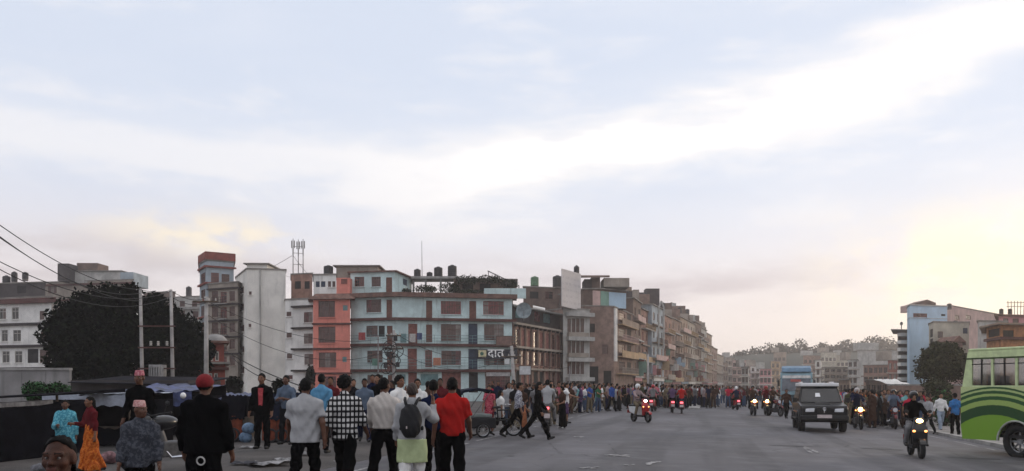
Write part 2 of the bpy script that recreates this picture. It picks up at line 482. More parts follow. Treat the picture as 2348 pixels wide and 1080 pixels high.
# --- trees
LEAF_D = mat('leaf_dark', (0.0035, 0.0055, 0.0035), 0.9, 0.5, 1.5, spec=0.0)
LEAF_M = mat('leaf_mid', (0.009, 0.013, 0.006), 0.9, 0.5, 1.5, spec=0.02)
LEAF_O = mat('leaf_olive', (0.050, 0.055, 0.026), 0.75, 0.5, 1.5, spec=0.15)
LEAF_O2 = mat('leaf_olive_dark', (0.022, 0.026, 0.013), 0.75, 0.5, 1.5, spec=0.15)
LEAF_G = mat('leaf_bright', (0.03, 0.11, 0.03), 0.7, 0.5, 2.5, spec=0.2)
LEAF_F = mat('leaf_far', (0.016, 0.022, 0.014), 0.85, 0.5, 0.4)
BARK = mat('bark', (0.05, 0.04, 0.033), 0.95, 0.4, 4, bump=0.5)
def leaf_mesh(name, ells, n, size, mats, rng, inner=0.45, aspect=0.6):
    """Leaf-sized quads through the outer part of several ellipsoids; first material below, second above."""
    E = np.array(ells, float); wgt = (E[:, 3] * E[:, 4] + E[:, 3] * E[:, 5]); wgt /= wgt.sum()
    k = rng.choice(len(E), n, p=wgt); e = E[k]
    d = rng.normal(size=(n, 3)); d /= np.linalg.norm(d, axis=1)[:, None]
    # lumpy outline
    lump = 1 + 0.13 * np.sin(5 * d[:, 0] + 3 * k) * np.cos(6 * d[:, 1] + k) + 0.10 * np.sin(11 * d[:, 2] + 7 * d[:, 0] + 2 * k)
    r = (1 - (1 - inner) * rng.random(n) ** 2.0) * lump * (1 + 0.05 * rng.normal(size=n))
    p = e[:, :3] + d * e[:, 3:6] * r[:, None]
    a = rng.normal(size=(n, 3)) + 0.5 * d; nn = a / np.linalg.norm(a, axis=1)[:, None]
    t = np.cross(nn, rng.normal(size=(n, 3))); t /= np.linalg.norm(t, axis=1)[:, None]
    b = np.cross(nn, t)
    s = size * (0.6 + 0.8 * rng.random(n))[:, None]
    V = np.stack([p + t * s, p + b * s * aspect, p - t * s, p - b * s * aspect], 1).reshape(-1, 3)
    me = D.meshes.new(name)
    me.vertices.add(4 * n); me.vertices.foreach_set('co', V.ravel())
    me.loops.add(4 * n); me.loops.foreach_set('vertex_index', np.arange(4 * n, dtype=np.int32))
    me.polygons.add(n); me.polygons.foreach_set('loop_start', np.arange(0, 4 * n, 4, dtype=np.int32))
    try: me.polygons.foreach_set('loop_total', np.full(n, 4, dtype=np.int32))
    except Exception: pass
    for q in mats: me.materials.append(q)
    me.polygons.foreach_set('material_index', rng.integers(0, len(mats), n).astype(np.int32))
    me.update(); me.validate()
    return me
def tree(name, label, base, ells, n, size, mats, seed, trunk_r=0.25, group=None, limbs=7, cat='tree', inner=0.45):
    """ells relative to base."""
    rng = np.random.default_rng(seed); rnd = random.Random(seed)
    t = thing(name, label, cat, base, 0, group)
    ells = list(ells)
    for k_ in range(3 * len(ells) if n > 3000 else 0):      # lesser boughs break the outline
        e = ells[rnd.randrange(len(ells) - k_ if k_ < len(ells) else 1)]; u = rng.normal(size=3); u /= np.linalg.norm(u); q = rnd.uniform(.18, .40)
        ells.append((e[0] + u[0] * e[3] * .94, e[1] + u[1] * e[4] * .94, e[2] + abs(u[2]) ** .8 * (1 if u[2] > 0 else -1) * e[5] * 1.04, e[3] * q, e[4] * q, e[5] * q))
    top = max(e[2] for e in ells); c0 = ells[0]
    mb = MB()
    fork = max(0.6, min(e[2] - e[5] for e in ells) * 0.9)
    tp = [(0, 0, -0.2), (0.05 * top * rnd.uniform(-.4, .4), 0, fork * 0.5), (c0[0] * 0.15, c0[1] * 0.15, fork), (c0[0] * 0.6, c0[1] * 0.6, fork + (top - fork) * 0.6)]
    mb.tube(tp, [trunk_r * 1.2, trunk_r, trunk_r * 0.8, trunk_r * 0.3], 8)
    for i in range(limbs):
        e = rnd.choice(ells); u = rng.normal(size=3); u /= np.linalg.norm(u); u[2] = abs(u[2]) * 0.8
        end = Vector((e[0] + u[0] * e[3] * .85, e[1] + u[1] * e[4] * .85, e[2] + u[2] * e[5] * .85))
        st = Vector(tp[2]); md = st.lerp(end, 0.5) + Vector((0, 0, -0.06 * (end - st).length))
        mb.tube([st, md, end], [trunk_r * .5, trunk_r * .28, trunk_r * .08], 6)
    mb.build('trunk', BARK, t, smooth=True)
    obj('crown', leaf_mesh('crown', ells, n, size, mats, rng, inner), t)
    return t
def ell_px(px, py, rx, rz, Y, base, ry=None, dy=0.0):
    """Ellipsoid seen at px, py with pixel radii, relative to base."""
    c = P(px, py, Y + dy); s = (Y + dy) / F
    return (c.x - base[0], c.y - base[1], c.z - base[2], rx * s, (ry or rx * s * 0.9), rz * s)
bY = 48; b0 = (X(225, bY), bY, gz(X(225, bY), bY))
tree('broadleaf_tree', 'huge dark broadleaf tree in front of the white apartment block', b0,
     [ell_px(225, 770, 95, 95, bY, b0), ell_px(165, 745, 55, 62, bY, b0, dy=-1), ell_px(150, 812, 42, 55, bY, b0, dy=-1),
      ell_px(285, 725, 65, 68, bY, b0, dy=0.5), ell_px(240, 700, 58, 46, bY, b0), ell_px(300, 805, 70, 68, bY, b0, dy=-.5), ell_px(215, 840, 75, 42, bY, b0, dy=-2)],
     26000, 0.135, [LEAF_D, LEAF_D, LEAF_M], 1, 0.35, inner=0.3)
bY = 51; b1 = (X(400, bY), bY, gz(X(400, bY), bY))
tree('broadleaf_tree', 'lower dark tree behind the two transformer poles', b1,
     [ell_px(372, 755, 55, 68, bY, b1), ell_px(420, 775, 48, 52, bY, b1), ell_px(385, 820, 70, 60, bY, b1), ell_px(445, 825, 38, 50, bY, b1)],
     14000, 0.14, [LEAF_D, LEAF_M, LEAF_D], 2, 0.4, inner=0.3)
bY = 58; b2 = (X(2160, bY), bY, gz(X(2160, bY), bY))
tree('roadside_tree', 'rounded olive green roadside tree left of the green bus', b2,
     [ell_px(2160, 830, 48, 42, bY, b2), ell_px(2130, 845, 30, 32, bY, b2), ell_px(2190, 838, 28, 40, bY, b2), ell_px(2165, 808, 32, 22, bY, b2)],
     9000, 0.10, [LEAF_O, LEAF_O2], 3, 0.12)

# ================================================================== BUILDINGS
WALL = {
 'white': mat('plaster_white', (0.74, 0.72, 0.69), 0.9, 0.18, 0.5, bump=0.1, streak=0.35),
 'white2': mat('plaster_offwhite', (0.72, 0.69, 0.64), 0.9, 0.15, 0.4, bump=0.1, streak=0.3),
 'blue': mat('plaster_pale_blue', (0.54, 0.665, 0.665), 0.9, 0.22, 0.5, bump=0.1, streak=0.6),
 'orange': mat('plaster_orange', (0.68, 0.235, 0.185), 0.9, 0.15, 0.6, bump=0.1, streak=0.45),
 'cream': mat('plaster_cream', (0.48, 0.44, 0.36), 0.9, 0.22, 0.5, bump=0.1, streak=0.4),
 'beige': mat('plaster_beige', (0.31, 0.265, 0.225), 0.9, 0.25, 0.5, bump=0.1, streak=0.4),
 'brick': mat('brickwork', (0.31, 0.18, 0.14), 0.95, 0.3, 1.2, bump=0.4, streak=0.3),
 'brick2': mat('brickwork_brown', (0.25, 0.17, 0.14), 0.95, 0.3, 1.0, bump=0.4, streak=0.35),
 'brick3': mat('brickwork_red', (0.22, 0.06, 0.045), 0.95, 0.3, 1.0, bump=0.4, streak=0.35),
 'brown': mat('render_brown', (0.16, 0.11, 0.09), 0.95, 0.3, 0.8, bump=0.2, streak=0.3),
 'grey': mat('render_grey', (0.42, 0.41, 0.39), 0.95, 0.25, 0.6, bump=0.2, streak=0.5),
 'bluegrey': mat('render_blue_grey', (0.33, 0.38, 0.42), 0.95, 0.2, 0.6, bump=0.1, streak=0.3),
 'skyblue': mat('plaster_sky_blue', (0.42, 0.56, 0.68), 0.9, 0.12, 0.4, bump=0.1, streak=0.15),
 'pink': mat('plaster_pink', (0.55, 0.26, 0.27), 0.9, 0.2, 0.5, bump=0.1, streak=0.3),
 'pinkpale': mat('plaster_pale_pink', (0.50, 0.35, 0.32), 0.9, 0.2, 0.5, bump=0.1, streak=0.3),
 'ochre': mat('plaster_ochre', (0.42, 0.29, 0.17), 0.9, 0.25, 0.5, bump=0.1, streak=0.35),
 'green': mat('plaster_green', (0.20, 0.33, 0.27), 0.9, 0.2, 0.6, bump=0.1, streak=0.3),
 'tan': mat('plaster_tan', (0.29, 0.215, 0.165), 0.9, 0.25, 0.5, bump=0.1, streak=0.35),
 'dark': mat('render_dark', (0.07, 0.06, 0.06), 0.95, 0.3, 0.8, streak=0.3),
}
TRIM = mat('trim_brown_red', (0.10, 0.040, 0.034), 0.85, 0.3, 1.0)
TRIMD = mat('trim_dark', (0.035, 0.026, 0.027), 0.85, 0.3, 1.0)
TILE = mat('roof_tile_brown', (0.17, 0.095, 0.075), 0.9, 0.35, 1.5, bump=0.4)
ROOFC = mat('roof_concrete', (0.24, 0.22, 0.20), 0.95, 0.3, 0.7, bump=0.2)
FR = {'w': mat('frame_brown', (0.125, 0.058, 0.048), 0.7, 0.3, 3), 'r': mat('frame_red', (0.24, 0.05, 0.05), 0.7, 0.3, 3),
      'p': mat('frame_pale', (0.5, 0.47, 0.43), 0.7, 0.2, 3), 'd': mat('door_wood', (0.15, 0.062, 0.045), 0.75, 0.35, 3),
      'n': mat('panel_rust', (0.22, 0.085, 0.07), 0.85, 0.35, 2), 'o': mat('recess_dark', (0.02, 0.018, 0.018), 0.9, 0.3, 2),
      'b': mat('shutter_navy', (0.03, 0.045, 0.08), 0.7, 0.3, 2), 't': mat('panel_teal', (0.16, 0.27, 0.28), 0.8, 0.3, 2)}
PANE = {'w': glass('glass_brown', (0.080, 0.040, 0.036)), 'r': glass('glass_red_curtain', (0.14, 0.02, 0.03), c2=(0.03, 0.012, 0.015)),
        'p': glass('glass_dark'), 'c': glass('glass_pale_curtain', (0.20, 0.17, 0.16), .2), 'n': glass('glass_rust', (0.11, 0.045, 0.04), 0.3)}
WCACHE = {}
def win_meshes(w_, h_, k, det):
    key = (round(w_, 1), round(h_, 1), k, det, random.randrange(2))
    if key in WCACHE: return WCACHE[key]
    w_, h_ = key[0], key[1]
    fr = MB(); b = 0.07 if det > 1 else 0.09
    fr.box(-w_ / 2, -0.05, 0, -w_ / 2 + b, 0.03, h_); fr.box(w_ / 2 - b, -0.05, 0, w_ / 2, 0.03, h_)
    fr.box(-w_ / 2 + b, -0.05, 0, w_ / 2 - b, 0.03, b); fr.box(-w_ / 2 + b, -0.05, h_ - b, w_ / 2 - b, 0.03, h_)
    cells = []; nc = max(1, int(round(w_ / 0.65))) if det > 1 else max(1, int(round(w_ / 1.0)))
    cw = (w_ - 2 * b) / nc; tr = h_ * 0.70 if (det > 1 and h_ > 1.0) else None
    for i in range(nc):
        x0 = -w_ / 2 + b + i * cw
        if i: fr.box(x0 - 0.025, -0.04, b, x0 + 0.025, 0.025, h_ - b)
        cells.append((x0 + (0.025 if i else 0), x0 + cw - (0.025 if i < nc - 1 else 0)))
    if tr:
        for c in cells: fr.box(c[0], -0.038, tr - 0.025, c[1], 0.02, tr + 0.025)
    if det > 1 and k in 'wrn':     # iron grille in front
        for c in cells:
            m_ = (c[0] + c[1]) / 2; fr.box(m_ - 0.012, -0.075, 0, m_ + 0.012, -0.055, h_)
        for q in (0.33, 0.66): fr.box(-w_ / 2, -0.056, h_ * q - 0.012, w_ / 2, -0.051, h_ * q + 0.012)
    fme = fr.mesh('window', FR[k] if k in FR else FR['w'])
    pms = []; rn = random.Random(len(WCACHE) * 7 + 1)
    for c in cells:
        pm = MB(); pm.box(c[0], -0.012, b, c[1], 0.012, h_ - b); pms.append(pm.mesh('pane', PANE.get(k, PANE['p']) if rn.random() < .6 else PANE[rn.choice('wprc')]))
    WCACHE[key] = (fme, pms); return WCACHE[key]
DCACHE = {}
def door_mesh(w_, h_, k):
    key = (round(w_, 2), round(h_, 2), k)
    if key in DCACHE: return DCACHE[key]
    w_, h_ = key[0], key[1]; b = 0.06; mb = MB()
    mb.box(-w_ / 2, -0.03, 0, w_ / 2, 0.02, h_)
    n = 2 if w_ > 0.9 else 1; cw = w_ / n
    for i in range(n):
        x0 = -w_ / 2 + i * cw
        for (q0, q1) in ((0.08, 0.45), (0.52, 0.94)):
            mb.box(x0 + b * 1.3, -0.045, h_ * q0, x0 + cw - b * 1.3, -0.031, h_ * q1)
    DCACHE[key] = mb.mesh('door', FR[k]); return DCACHE[key]
def offset_poly(pts, d):
    n = len(pts); out = []
    for i in range(n):
        p0, p1, p2 = Vector(pts[i - 1]), Vector(pts[i]), Vector(pts[(i + 1) % n])
        e1 = (p1 - p0).normalized(); e2 = (p2 - p1).normalized()
        n1 = Vector((e1.y, -e1.x)); n2 = Vector((e2.y, -e2.x))
        bi = (n1 + n2); L = bi.length
        if L < 1e-4: out.append(tuple(p1 + n1 * d)); continue
        bi /= L; out.append(tuple(p1 + bi * d / max(0.35, bi.dot(n1))))
    return out
class Bldg:
    """A building on a footprint seen left to right along its front points (px, Y)."""
    def __init__(s, name, label, front, ytop, wall, depth=9.0, base=None, det=2, group=None, cat='building', z0=None, back=None, pts=None):
        s.front = [Vector((X(p, Y), Y)) for p, Y in front] if pts is None else [Vector(p) for p in pts]
        Y0 = front[0][1] if pts is None else s.front[0].y
        s.Y0 = Y0; s.z1 = Z(ytop, Y0) if ytop is not None else None
        s.det = det
        fl = s.front
        kl, kr = fl[0].x / fl[0].y, fl[-1].x / fl[-1].y
        kk = kl + 0.03 if kl > 0 else (kr - 0.03 if kr < 0 else 0.0)
        bk = back or (kk * depth, depth)
        s.pts = [tuple(p) for p in fl] + [(fl[-1].x + bk[0], fl[-1].y + bk[1]), (fl[0].x + bk[0], fl[0].y + bk[1])]
        cx = sum(p[0] for p in s.pts) / len(s.pts); cy = sum(p[1] for p in s.pts) / len(s.pts)
        s.z0 = gz(fl[0].x, fl[0].y) - 0.25 if z0 is None else z0
        s.org = (cx, cy, s.z0 + 0.2 if z0 is None else z0)
        s.t = thing(name, label, cat, s.org, 0, group)
        s.wall = WALL[wall] if isinstance(wall, str) else wall
        s.ops = {i: [] for i in range(len(s.pts))}
        s.kids = 0
    def uv(s, e, px, py):
        A, B = Vector(s.pts[e]), Vector(s.pts[(e + 1) % len(s.pts)]); d = B - A; L = d.length; d = d / L
        k = (px - CX) / F            # x = k*y on the ray
        den = d.x - k * d.y
        u = (k * A.y - A.x) / den
        yy = A.y + d.y * u
        return u, CAMH + (HY - py) / F * yy, L
    def op(s, e, *rects):
        for r in rects:
            x0, y0, x1, y1, k = r
            u0, v1, L = s.uv(e, x0, y0); u1, v0, _ = s.uv(e, x1, y1)
            u0, u1 = min(u0, u1), max(u0, u1)
            u0 = max(u0, 0.06); u1 = min(u1, L - 0.06); v0 = max(v0, s.z0 + 0.3); v1 = min(v1, s.z1 - 0.1)
            if u1 - u0 > 0.15 and v1 - v0 > 0.15: s.ops[e].append((u0, v0, u1, v1, k))
        return s
    def auto(s, e, floors, bays, ww=1.1, hh=1.3, sill=0.9, kinds='w', seed=0, skip=0.0, z_from=None):
        rnd = random.Random(seed); A, B = Vector(s.pts[e]), Vector(s.pts[(e + 1) % len(s.pts)]); L = (B - A).length
        zb = (s.z0 + 0.2) if z_from is None else z_from; fh = (s.z1 - zb - 0.4) / floors
        for f_ in range(floors):
            for b_ in range(bays):
                if rnd.random() < skip: continue
                k = rnd.choice(kinds); c = L * (b_ + 0.5) / bays; w2 = min(ww, L / bays * 0.7) / 2
                dr = k in 'dno' and rnd.random() < 0.5
                v0 = zb + f_ * fh + (0.12 if dr else sill); v1 = min(zb + f_ * fh + sill + hh, zb + (f_ + 1) * fh - 0.15)
                s.ops[e].append((c - w2, v0, c + w2, v1, k))
        return s
    def part(s, name, mb, mats, smooth=False, bevel=0, parent=None):
        o = mb.build(name, mats, parent or s.t, smooth, s.org if parent is None else (0, 0, 0), bevel); return o
    def slab(s, name, zlo, zhi, proj, m, edges=None):
        mb = MB(); mb.prism(offset_poly(s.pts, proj), zlo, zhi); return s.part(name, mb, m)
    def bands(s, name, pys, h, proj, m, edge=None):
        """Projecting floor bands (sun shades) along the front edges at photo rows pys, one part each."""
        for py in pys:
            zc = Z(py, s.Y0); s.ledge(name, zc - h / 2, zc + h / 2, proj, m, edge)
    def ledge(s, name, zlo, zhi, proj, m, edge=None, u0=None, u1=None):
        nfr = len(s.front)
        if edge is None:
            fr = s.front; outp = offset_poly(s.pts, proj)[:nfr]
            inp = offset_poly(s.pts, -0.06)[:nfr]
            mb = MB(); poly = [tuple(p) for p in outp] + [tuple(p) for p in reversed(inp)]
            mb.prism(poly, zlo, zhi)
        else:
            A, B = Vector(s.pts[edge]), Vector(s.pts[(edge + 1) % len(s.pts)]); d = (B - A); L = d.length; d /= L; n = Vector((d.y, -d.x))
            a0 = A + d * (u0 if u0 is not None else 0); b0_ = A + d * (u1 if u1 is not None else L)
            mb = MB(); mb.prism([tuple(a0 + n * proj), tuple(b0_ + n * proj), tuple(b0_ - n * 0.05), tuple(a0 - n * 0.05)], zlo, zhi)
        return s.part(name, mb, m)
    def balcony(s, e, u0, u1, z, proj=0.9, h=0.95, m=None, rail=None, kind='rail'):
        """Slab with a parapet or an iron rail: one part, the rail a sub-part."""
        A, B = Vector(s.pts[e]), Vector(s.pts[(e + 1) % len(s.pts)]); d = (B - A).normalized(); n = Vector((d.y, -d.x))
        q = lambda u, o: A + d * u + n * o
        mb = MB(); mb.prism([tuple(q(u0, proj)), tuple(q(u1, proj)), tuple(q(u1, -0.05)), tuple(q(u0, -0.05))], z - 0.12, z)
        bo = s.part('balcony', mb, m or s.wall)
        rb = MB(); t = 0.06
        if kind == 'rail':
            for zz in (h, h * 0.55, h * 0.12): rb.prism([tuple(q(u0, proj)), tuple(q(u1, proj)), tuple(q(u1, proj - t)), tuple(q(u0, proj - t))], z + zz - 0.045, z + zz)
            k = max(2, int((u1 - u0) / 0.35))
            for i in range(k + 1):
                uu = u0 + (u1 - u0) * i / k; c = q(min(max(uu, u0 + 0.03), u1 - 0.03), proj - t / 2)
                rb.box(c.x - 0.02, c.y - 0.02, z, c.x + 0.02, c.y + 0.02, z + h - 0.046)
        else:
            rb.prism([tuple(q(u0, proj)), tuple(q(u1, proj)), tuple(q(u1, proj - 0.1)), tuple(q(u0, proj - 0.1))], z + 0.002, z + h)
        ro = rb.build('railing', rail or m or s.wall, bo, origin=s.org)
        return bo
    def finish(s, roof=None, roof_proj=0.12, roof_h=0.16, reveal=0.14):
        n = len(s.pts); mb = MB(); o = s.org
        pan = MB()
        for e in range(n):
            A, B = Vector(s.pts[e]), Vector(s.pts[(e + 1) % n]); d = B - A; L = d.length
            if L < 1e-3: continue
            d /= L; nn = Vector((d.y, -d.x)); ang = math.atan2(d.y, d.x)
            ops = s.ops[e]
            us = sorted({0.0, L, *[round(q[0], 4) for q in ops], *[round(q[2], 4) for q in ops]})
            vs = sorted({s.z0, s.z1, *[round(q[1], 4) for q in ops], *[round(q[3], 4) for q in ops]})
            W = lambda u, v, off=0.0: (A.x + d.x * u + nn.x * off, A.y + d.y * u + nn.y * off, v)
            for i in range(len(us) - 1):
                for j in range(len(vs) - 1):
                    cu, cv = (us[i] + us[i + 1]) / 2, (vs[j] + vs[j + 1]) / 2
                    if any(q[0] < cu < q[2] and q[1] < cv < q[3] for q in ops): continue
                    mb.face([W(us[i], vs[j]), W(us[i + 1], vs[j]), W(us[i + 1], vs[j + 1]), W(us[i], vs[j + 1])])
            for (u0, v0, u1, v1, k) in ops:
                r = -reveal
                mb.face([W(u0, v0), W(u1, v0), W(u1, v0, r), W(u0, v0, r)]); mb.face([W(u0, v1, r), W(u1, v1, r), W(u1, v1), W(u0, v1)])
                mb.face([W(u0, v0), W(u0, v0, r), W(u0, v1, r), W(u0, v1)]); mb.face([W(u1, v0, r), W(u1, v0), W(u1, v1), W(u1, v1, r)])
                if s.det == 0:
                    pan.face([W(u0, v0, r + .02), W(u1, v0, r + .02), W(u1, v1, r + .02), W(u0, v1, r + .02)])
                    cu = (u0 + u1) / 2; pan.face([W(cu - .06, v0, r + .06), W(cu + .06, v0, r + .06), W(cu + .06, v1, r + .06), W(cu - .06, v1, r + .06)], 1)
                    pan.face([W(u0, v0, r + .06), W(u1, v0, r + .06), W(u1, v0 + .12, r + .06), W(u0, v0 + .12, r + .06)], 1)
                    continue
                loc = Vector(W((u0 + u1) / 2, v0, r + 0.05)) - Vector(o)
                if k in 'dnbto' and k != 'n' or (k == 'n' and v1 - v0 > 1.9):
                    dn = {'d': 'door', 'b': 'shutter', 'o': 'opening', 't': 'panel', 'n': 'panel'}[k]
                    ob = obj(dn, door_mesh(u1 - u0, v1 - v0, k), s.t); ob.location = loc; ob.rotation_euler = (0, 0, ang)
                else:
                    fme, pms = win_meshes(u1 - u0, v1 - v0, k, s.det)
                    ob = obj('window', fme, s.t); ob.location = loc; ob.rotation_euler = (0, 0, ang)
                    for pm in pms: obj('pane', pm, ob)
                    if s.det > 1:
                        sb = MB(); w2 = (u1 - u0) / 2 + 0.08
                        sb.box(-w2, -0.24, -0.09, w2, 0.0, -0.012); so = obj('sill', sb.mesh('sill', s.wall), ob)
        s.part('wall', mb, s.wall)
        if pan.f:
            po = s.part('window_pane', pan, [PANE['p'], FR['w']]); stuff(po)
        rm = MB(); rm.prism(offset_poly(s.pts, roof_proj), s.z1, s.z1 + roof_h); s.part('roof', rm, roof or ROOFC)
        return s.t

# ---------- water tanks (things standing on roofs)
TANKB = mat('tank_black', (0.030, 0.028, 0.030), 0.6, 0.3, 3)
TANKS = mat('tank_stand', (0.16, 0.14, 0.13), 0.9, 0.3, 3)
def tank_tree(label, loc, h, r, m=None, legs=0.0):
    t = thing('water_tank', label, 'water tank', loc, 0, 'roof water tanks')
    mb = MB(); n = 14; prof = [(0.9, 0)]
    for i in range(5): prof += [(1.0, (i + .15) / 6 + .02), (1.0, (i + .6) / 6 + .02), (0.93, (i + .8) / 6 + .02)]
    prof += [(0.98, 0.87), (0.8, 0.93), (0.38, 0.97)]
    vs = []; fs = []
    for (a, b) in prof:
        for j in range(n): q = 2 * math.pi * j / n; vs.append((r * a * math.cos(q), r * a * math.sin(q), legs + b * h))
    for i in range(len(prof) - 1):
        for j in range(n): fs.append((i * n + j, i * n + (j + 1) % n, (i + 1) * n + (j + 1) % n, (i + 1) * n + j))
    fs.append(tuple(range(n - 1, -1, -1)))
    mb.raw(vs, fs); mb.build('body', m or TANKB, t, smooth=True)
    lb = MB(); lb.cyl((0, 0, legs + h * 0.965), (0, 0, legs + h * 1.02), r * 0.4, r * 0.36, 12); lb.build('lid', m or TANKB, t)
    sb = MB(); sb.cyl((0, 0, -0.25), (0, 0, legs), r * 0.95, r * 0.95, 10); sb.build('stand', TANKS, t)
    return t
def tank(label, px, ytop, ybot, wpx, Y, m=None):
    zb = Z(ybot, Y); h = Z(ytop, Y) - zb
    return tank_tree(label, (X(px, Y), Y, zb), h, wpx * Y / F / 2, m)
def roofbox(parent, name, px0, px1, yt, yb, Y, dep, m, over=0.0):
    """A small rooftop room or stair head as a part of its building."""
    mb = MB(); a, b = X(px0, Y), X(px1, Y); z0_, z1_ = Z(yb, Y), Z(yt, Y)
    mb.box(a, Y, z0_ - 0.3, b, Y + dep, z1_)
    o = mb.build(name, m, parent.t, origin=parent.org)
    if over:
        rb = MB(); rb.box(a - over, Y - over, z1_, b + over, Y + dep + over, z1_ + 0.14); rb.build('roof', ROOFC, o, origin=parent.org)
    return o

# ---------- far left: white apartment block and the block behind it
b = Bldg('apartment_block', 'white apartment block with three window rows at the far left edge', [(-70, 112), (118, 108)], 688, 'white', 10)
b.op(0, (-2, 707, 14, 732, 'p'), (27, 705, 43, 732, 'p'), (91, 713, 102, 733, 'w'), (3, 757, 18, 783, 'p'), (30, 757, 48, 783, 'p'), (93, 760, 112, 783, 'w'),
     (5, 805, 22, 832, 'p'), (34, 805, 51, 832, 'p'), (63, 800, 88, 832, 'o'), (91, 801, 116, 832, 'w'), (-40, 706, -22, 732, 'p'), (-40, 757, -22, 783, 'p'))
b.bands('floor_band', (747, 796, 846), 0.35, 0.35, TRIMD)
b.ledge('cornice', Z(701, 112), Z(690, 112), 0.5, TRIM)
b.finish()
b = Bldg('apartment_block', 'grey beige block with stepped roof terraces behind the big dark tree', [(98, 150), (306, 146)], 648, 'beige', 12)
b.op(0, (110, 655, 130, 672, 'w'), (285, 652, 300, 668, 'o'))
b.bands('floor_band', (655, 690), 0.35, 0.3, TRIM)
b.finish()
roofbox(b, 'roof_room', 132, 158, 604, 640, 146, 5, WALL['dark'])
roofbox(b, 'roof_room', 160, 278, 622, 645, 148, 6, WALL['grey'], 0.3)
roofbox(b, 'roof_room', 176, 224, 603, 622, 149, 4, WALL['brown'])
roofbox(b, 'roof_room', 276, 306, 624, 650, 147, 6, WALL['bluegrey'])
for i, (px, yt, yb, wp) in enumerate(((15, 632, 655, 17), (33, 623, 646, 13), (58, 624, 640, 13))):
    tank(['rusty dark water tank leftmost above the white apartment block', 'narrow black water tank second above the white apartment block', 'black water tank third above the white apartment block'][i], px, yt, yb, wp, 116)
b = Bldg('roof_shed_house', 'low dark house with cluttered roof terrace left of the big tree', [(-30, 116), (104, 114)], 652, 'dark', 5)
b.op(0, (40, 655, 60, 672, 'o')); b.finish()
# small blocks seen between the tree and the tower
b = Bldg('hillside_house', 'low grey house with flat roof between big tree and red topped tower', [(400, 170), (462, 168)], 682, 'grey', 9, det=1)
b.op(0, (412, 690, 424, 703, 'w'), (440, 690, 452, 704, 'w'), (412, 712, 424, 725, 'w'), (442, 714, 455, 728, 'w')); b.bands('floor_band', (708,), 0.5, 0.4, CONC); b.finish()
tank('black water tank on the low grey house beside the tower', 433, 657, 679, 13, 171)
b = Bldg('hillside_house', 'dim brown house with flat roof right behind the big tree', [(330, 180), (402, 178)], 672, 'brown', 9, det=1)
b.op(0, (350, 680, 362, 695, 'w'), (378, 681, 390, 696, 'w')); b.finish()

# ---------- slender tower with red parapet
b = Bldg('tower_house', 'slender pale blue tower house with red panels and red roof parapet', [(458, 118), (474, 114), (536, 116)], 607, 'bluegrey', 9)
for i, yy in enumerate((625, 662, 699, 736, 773)):
    b.op(1, (484, yy, 502, yy + 27, 'n'), (508, yy + 3, 526, yy + 25, 'w'))
    b.op(0, (461, yy + 4, 471, yy + 24, 'w'))
b.bands('floor_band', (620, 657, 694, 731, 768), 0.25, 0.35, WALL['brick3'])
b.finish()
ob = MB(); A = [Vector(p) for p in offset_poly(b.pts, 0.25)]
zz = b.z1 + 0.16
for i in range(len(A)):
    a_, c_ = A[i], A[(i + 1) % len(A)]; d = (c_ - a_).normalized(); n_ = Vector((d.y, -d.x))
    ob.prism([tuple(a_ + d * .02), tuple(c_ - d * .02), tuple(c_ - d * .02 - n_ * .12), tuple(a_ + d * .02 - n_ * .12)], zz, zz + 1.1)
b.part('parapet', ob, WALL['brick3'])
# ---------- cluttered brown house in front of it
b = Bldg('narrow_house', 'cluttered grey brown narrow house with small balconies beside blank white block', [(478, 104), (545, 102), (562, 106)], 652, 'beige', 8)
for i, yy in enumerate((668, 703, 740, 778, 816)):
    b.op(0, (486, yy, 500, yy + 24, 'w'), (506, yy + 2, 520, yy + 26, 'n'), (526, yy, 539, yy + 22, 'w')); b.op(1, (551, yy, 558, yy + 14, 'w'))
    b.balcony(0, 1.2 + (i % 2), 3.4, Z(yy + 30, 104), 0.7, 0.8, CONC, TRIMD)
b.bands('floor_band', (664, 700, 737, 774, 812), 0.2, 0.25, TRIMD)
b.finish()
# ---------- blank white block
b = Bldg('white_block', 'tall blank white apartment block with stair head on roof', [(541, 108), (566, 100), (655, 101)], 637, 'white2', 10)
b.op(0, (551, 662, 559, 672, 'w'), (551, 700, 559, 712, 'w'), (551, 748, 560, 760, 'w'), (552, 796, 560, 808, 'w'), (552, 842, 560, 855, 'w'))
b.op(1, (571, 668, 577, 676, 'w'), (570, 742, 576, 750, 'w'))
mb = MB(); xs = X(597, 100.3); mb.box(xs - 0.07, 100.1, b.z0, xs + 0.07, 100.6, b.z1 - 0.02); b.part('drain_pipe', mb, WALL['grey'])
b.finish()
roofbox(b, 'stair_head', 566, 612, 606, 637, 101.5, 5, WALL['white2'], 0.35)
# ---------- lower white block with small windows
b = Bldg('white_block', 'lower white block with small windows and dark sun shades beside orange house', [(654, 99.5), (721, 98)], 688, 'white', 9)
b.op(0, (657, 715, 668, 725, 'w'), (657, 763, 669, 774, 'w'), (658, 811, 670, 822, 'w'), (659, 860, 671, 870, 'w'),
     (697, 716, 717, 739, 'w'), (697, 765, 717, 788, 'w'), (698, 812, 718, 836, 'w'), (699, 862, 718, 885, 'w'))
for yy in (704, 753, 801, 850):
    u0, v, L = b.uv(0, 672, yy); b.ledge('sun_shade', v - 0.12, v + 0.1, 0.5, TRIMD, 0, u0, L - 0.02)
b.finish()
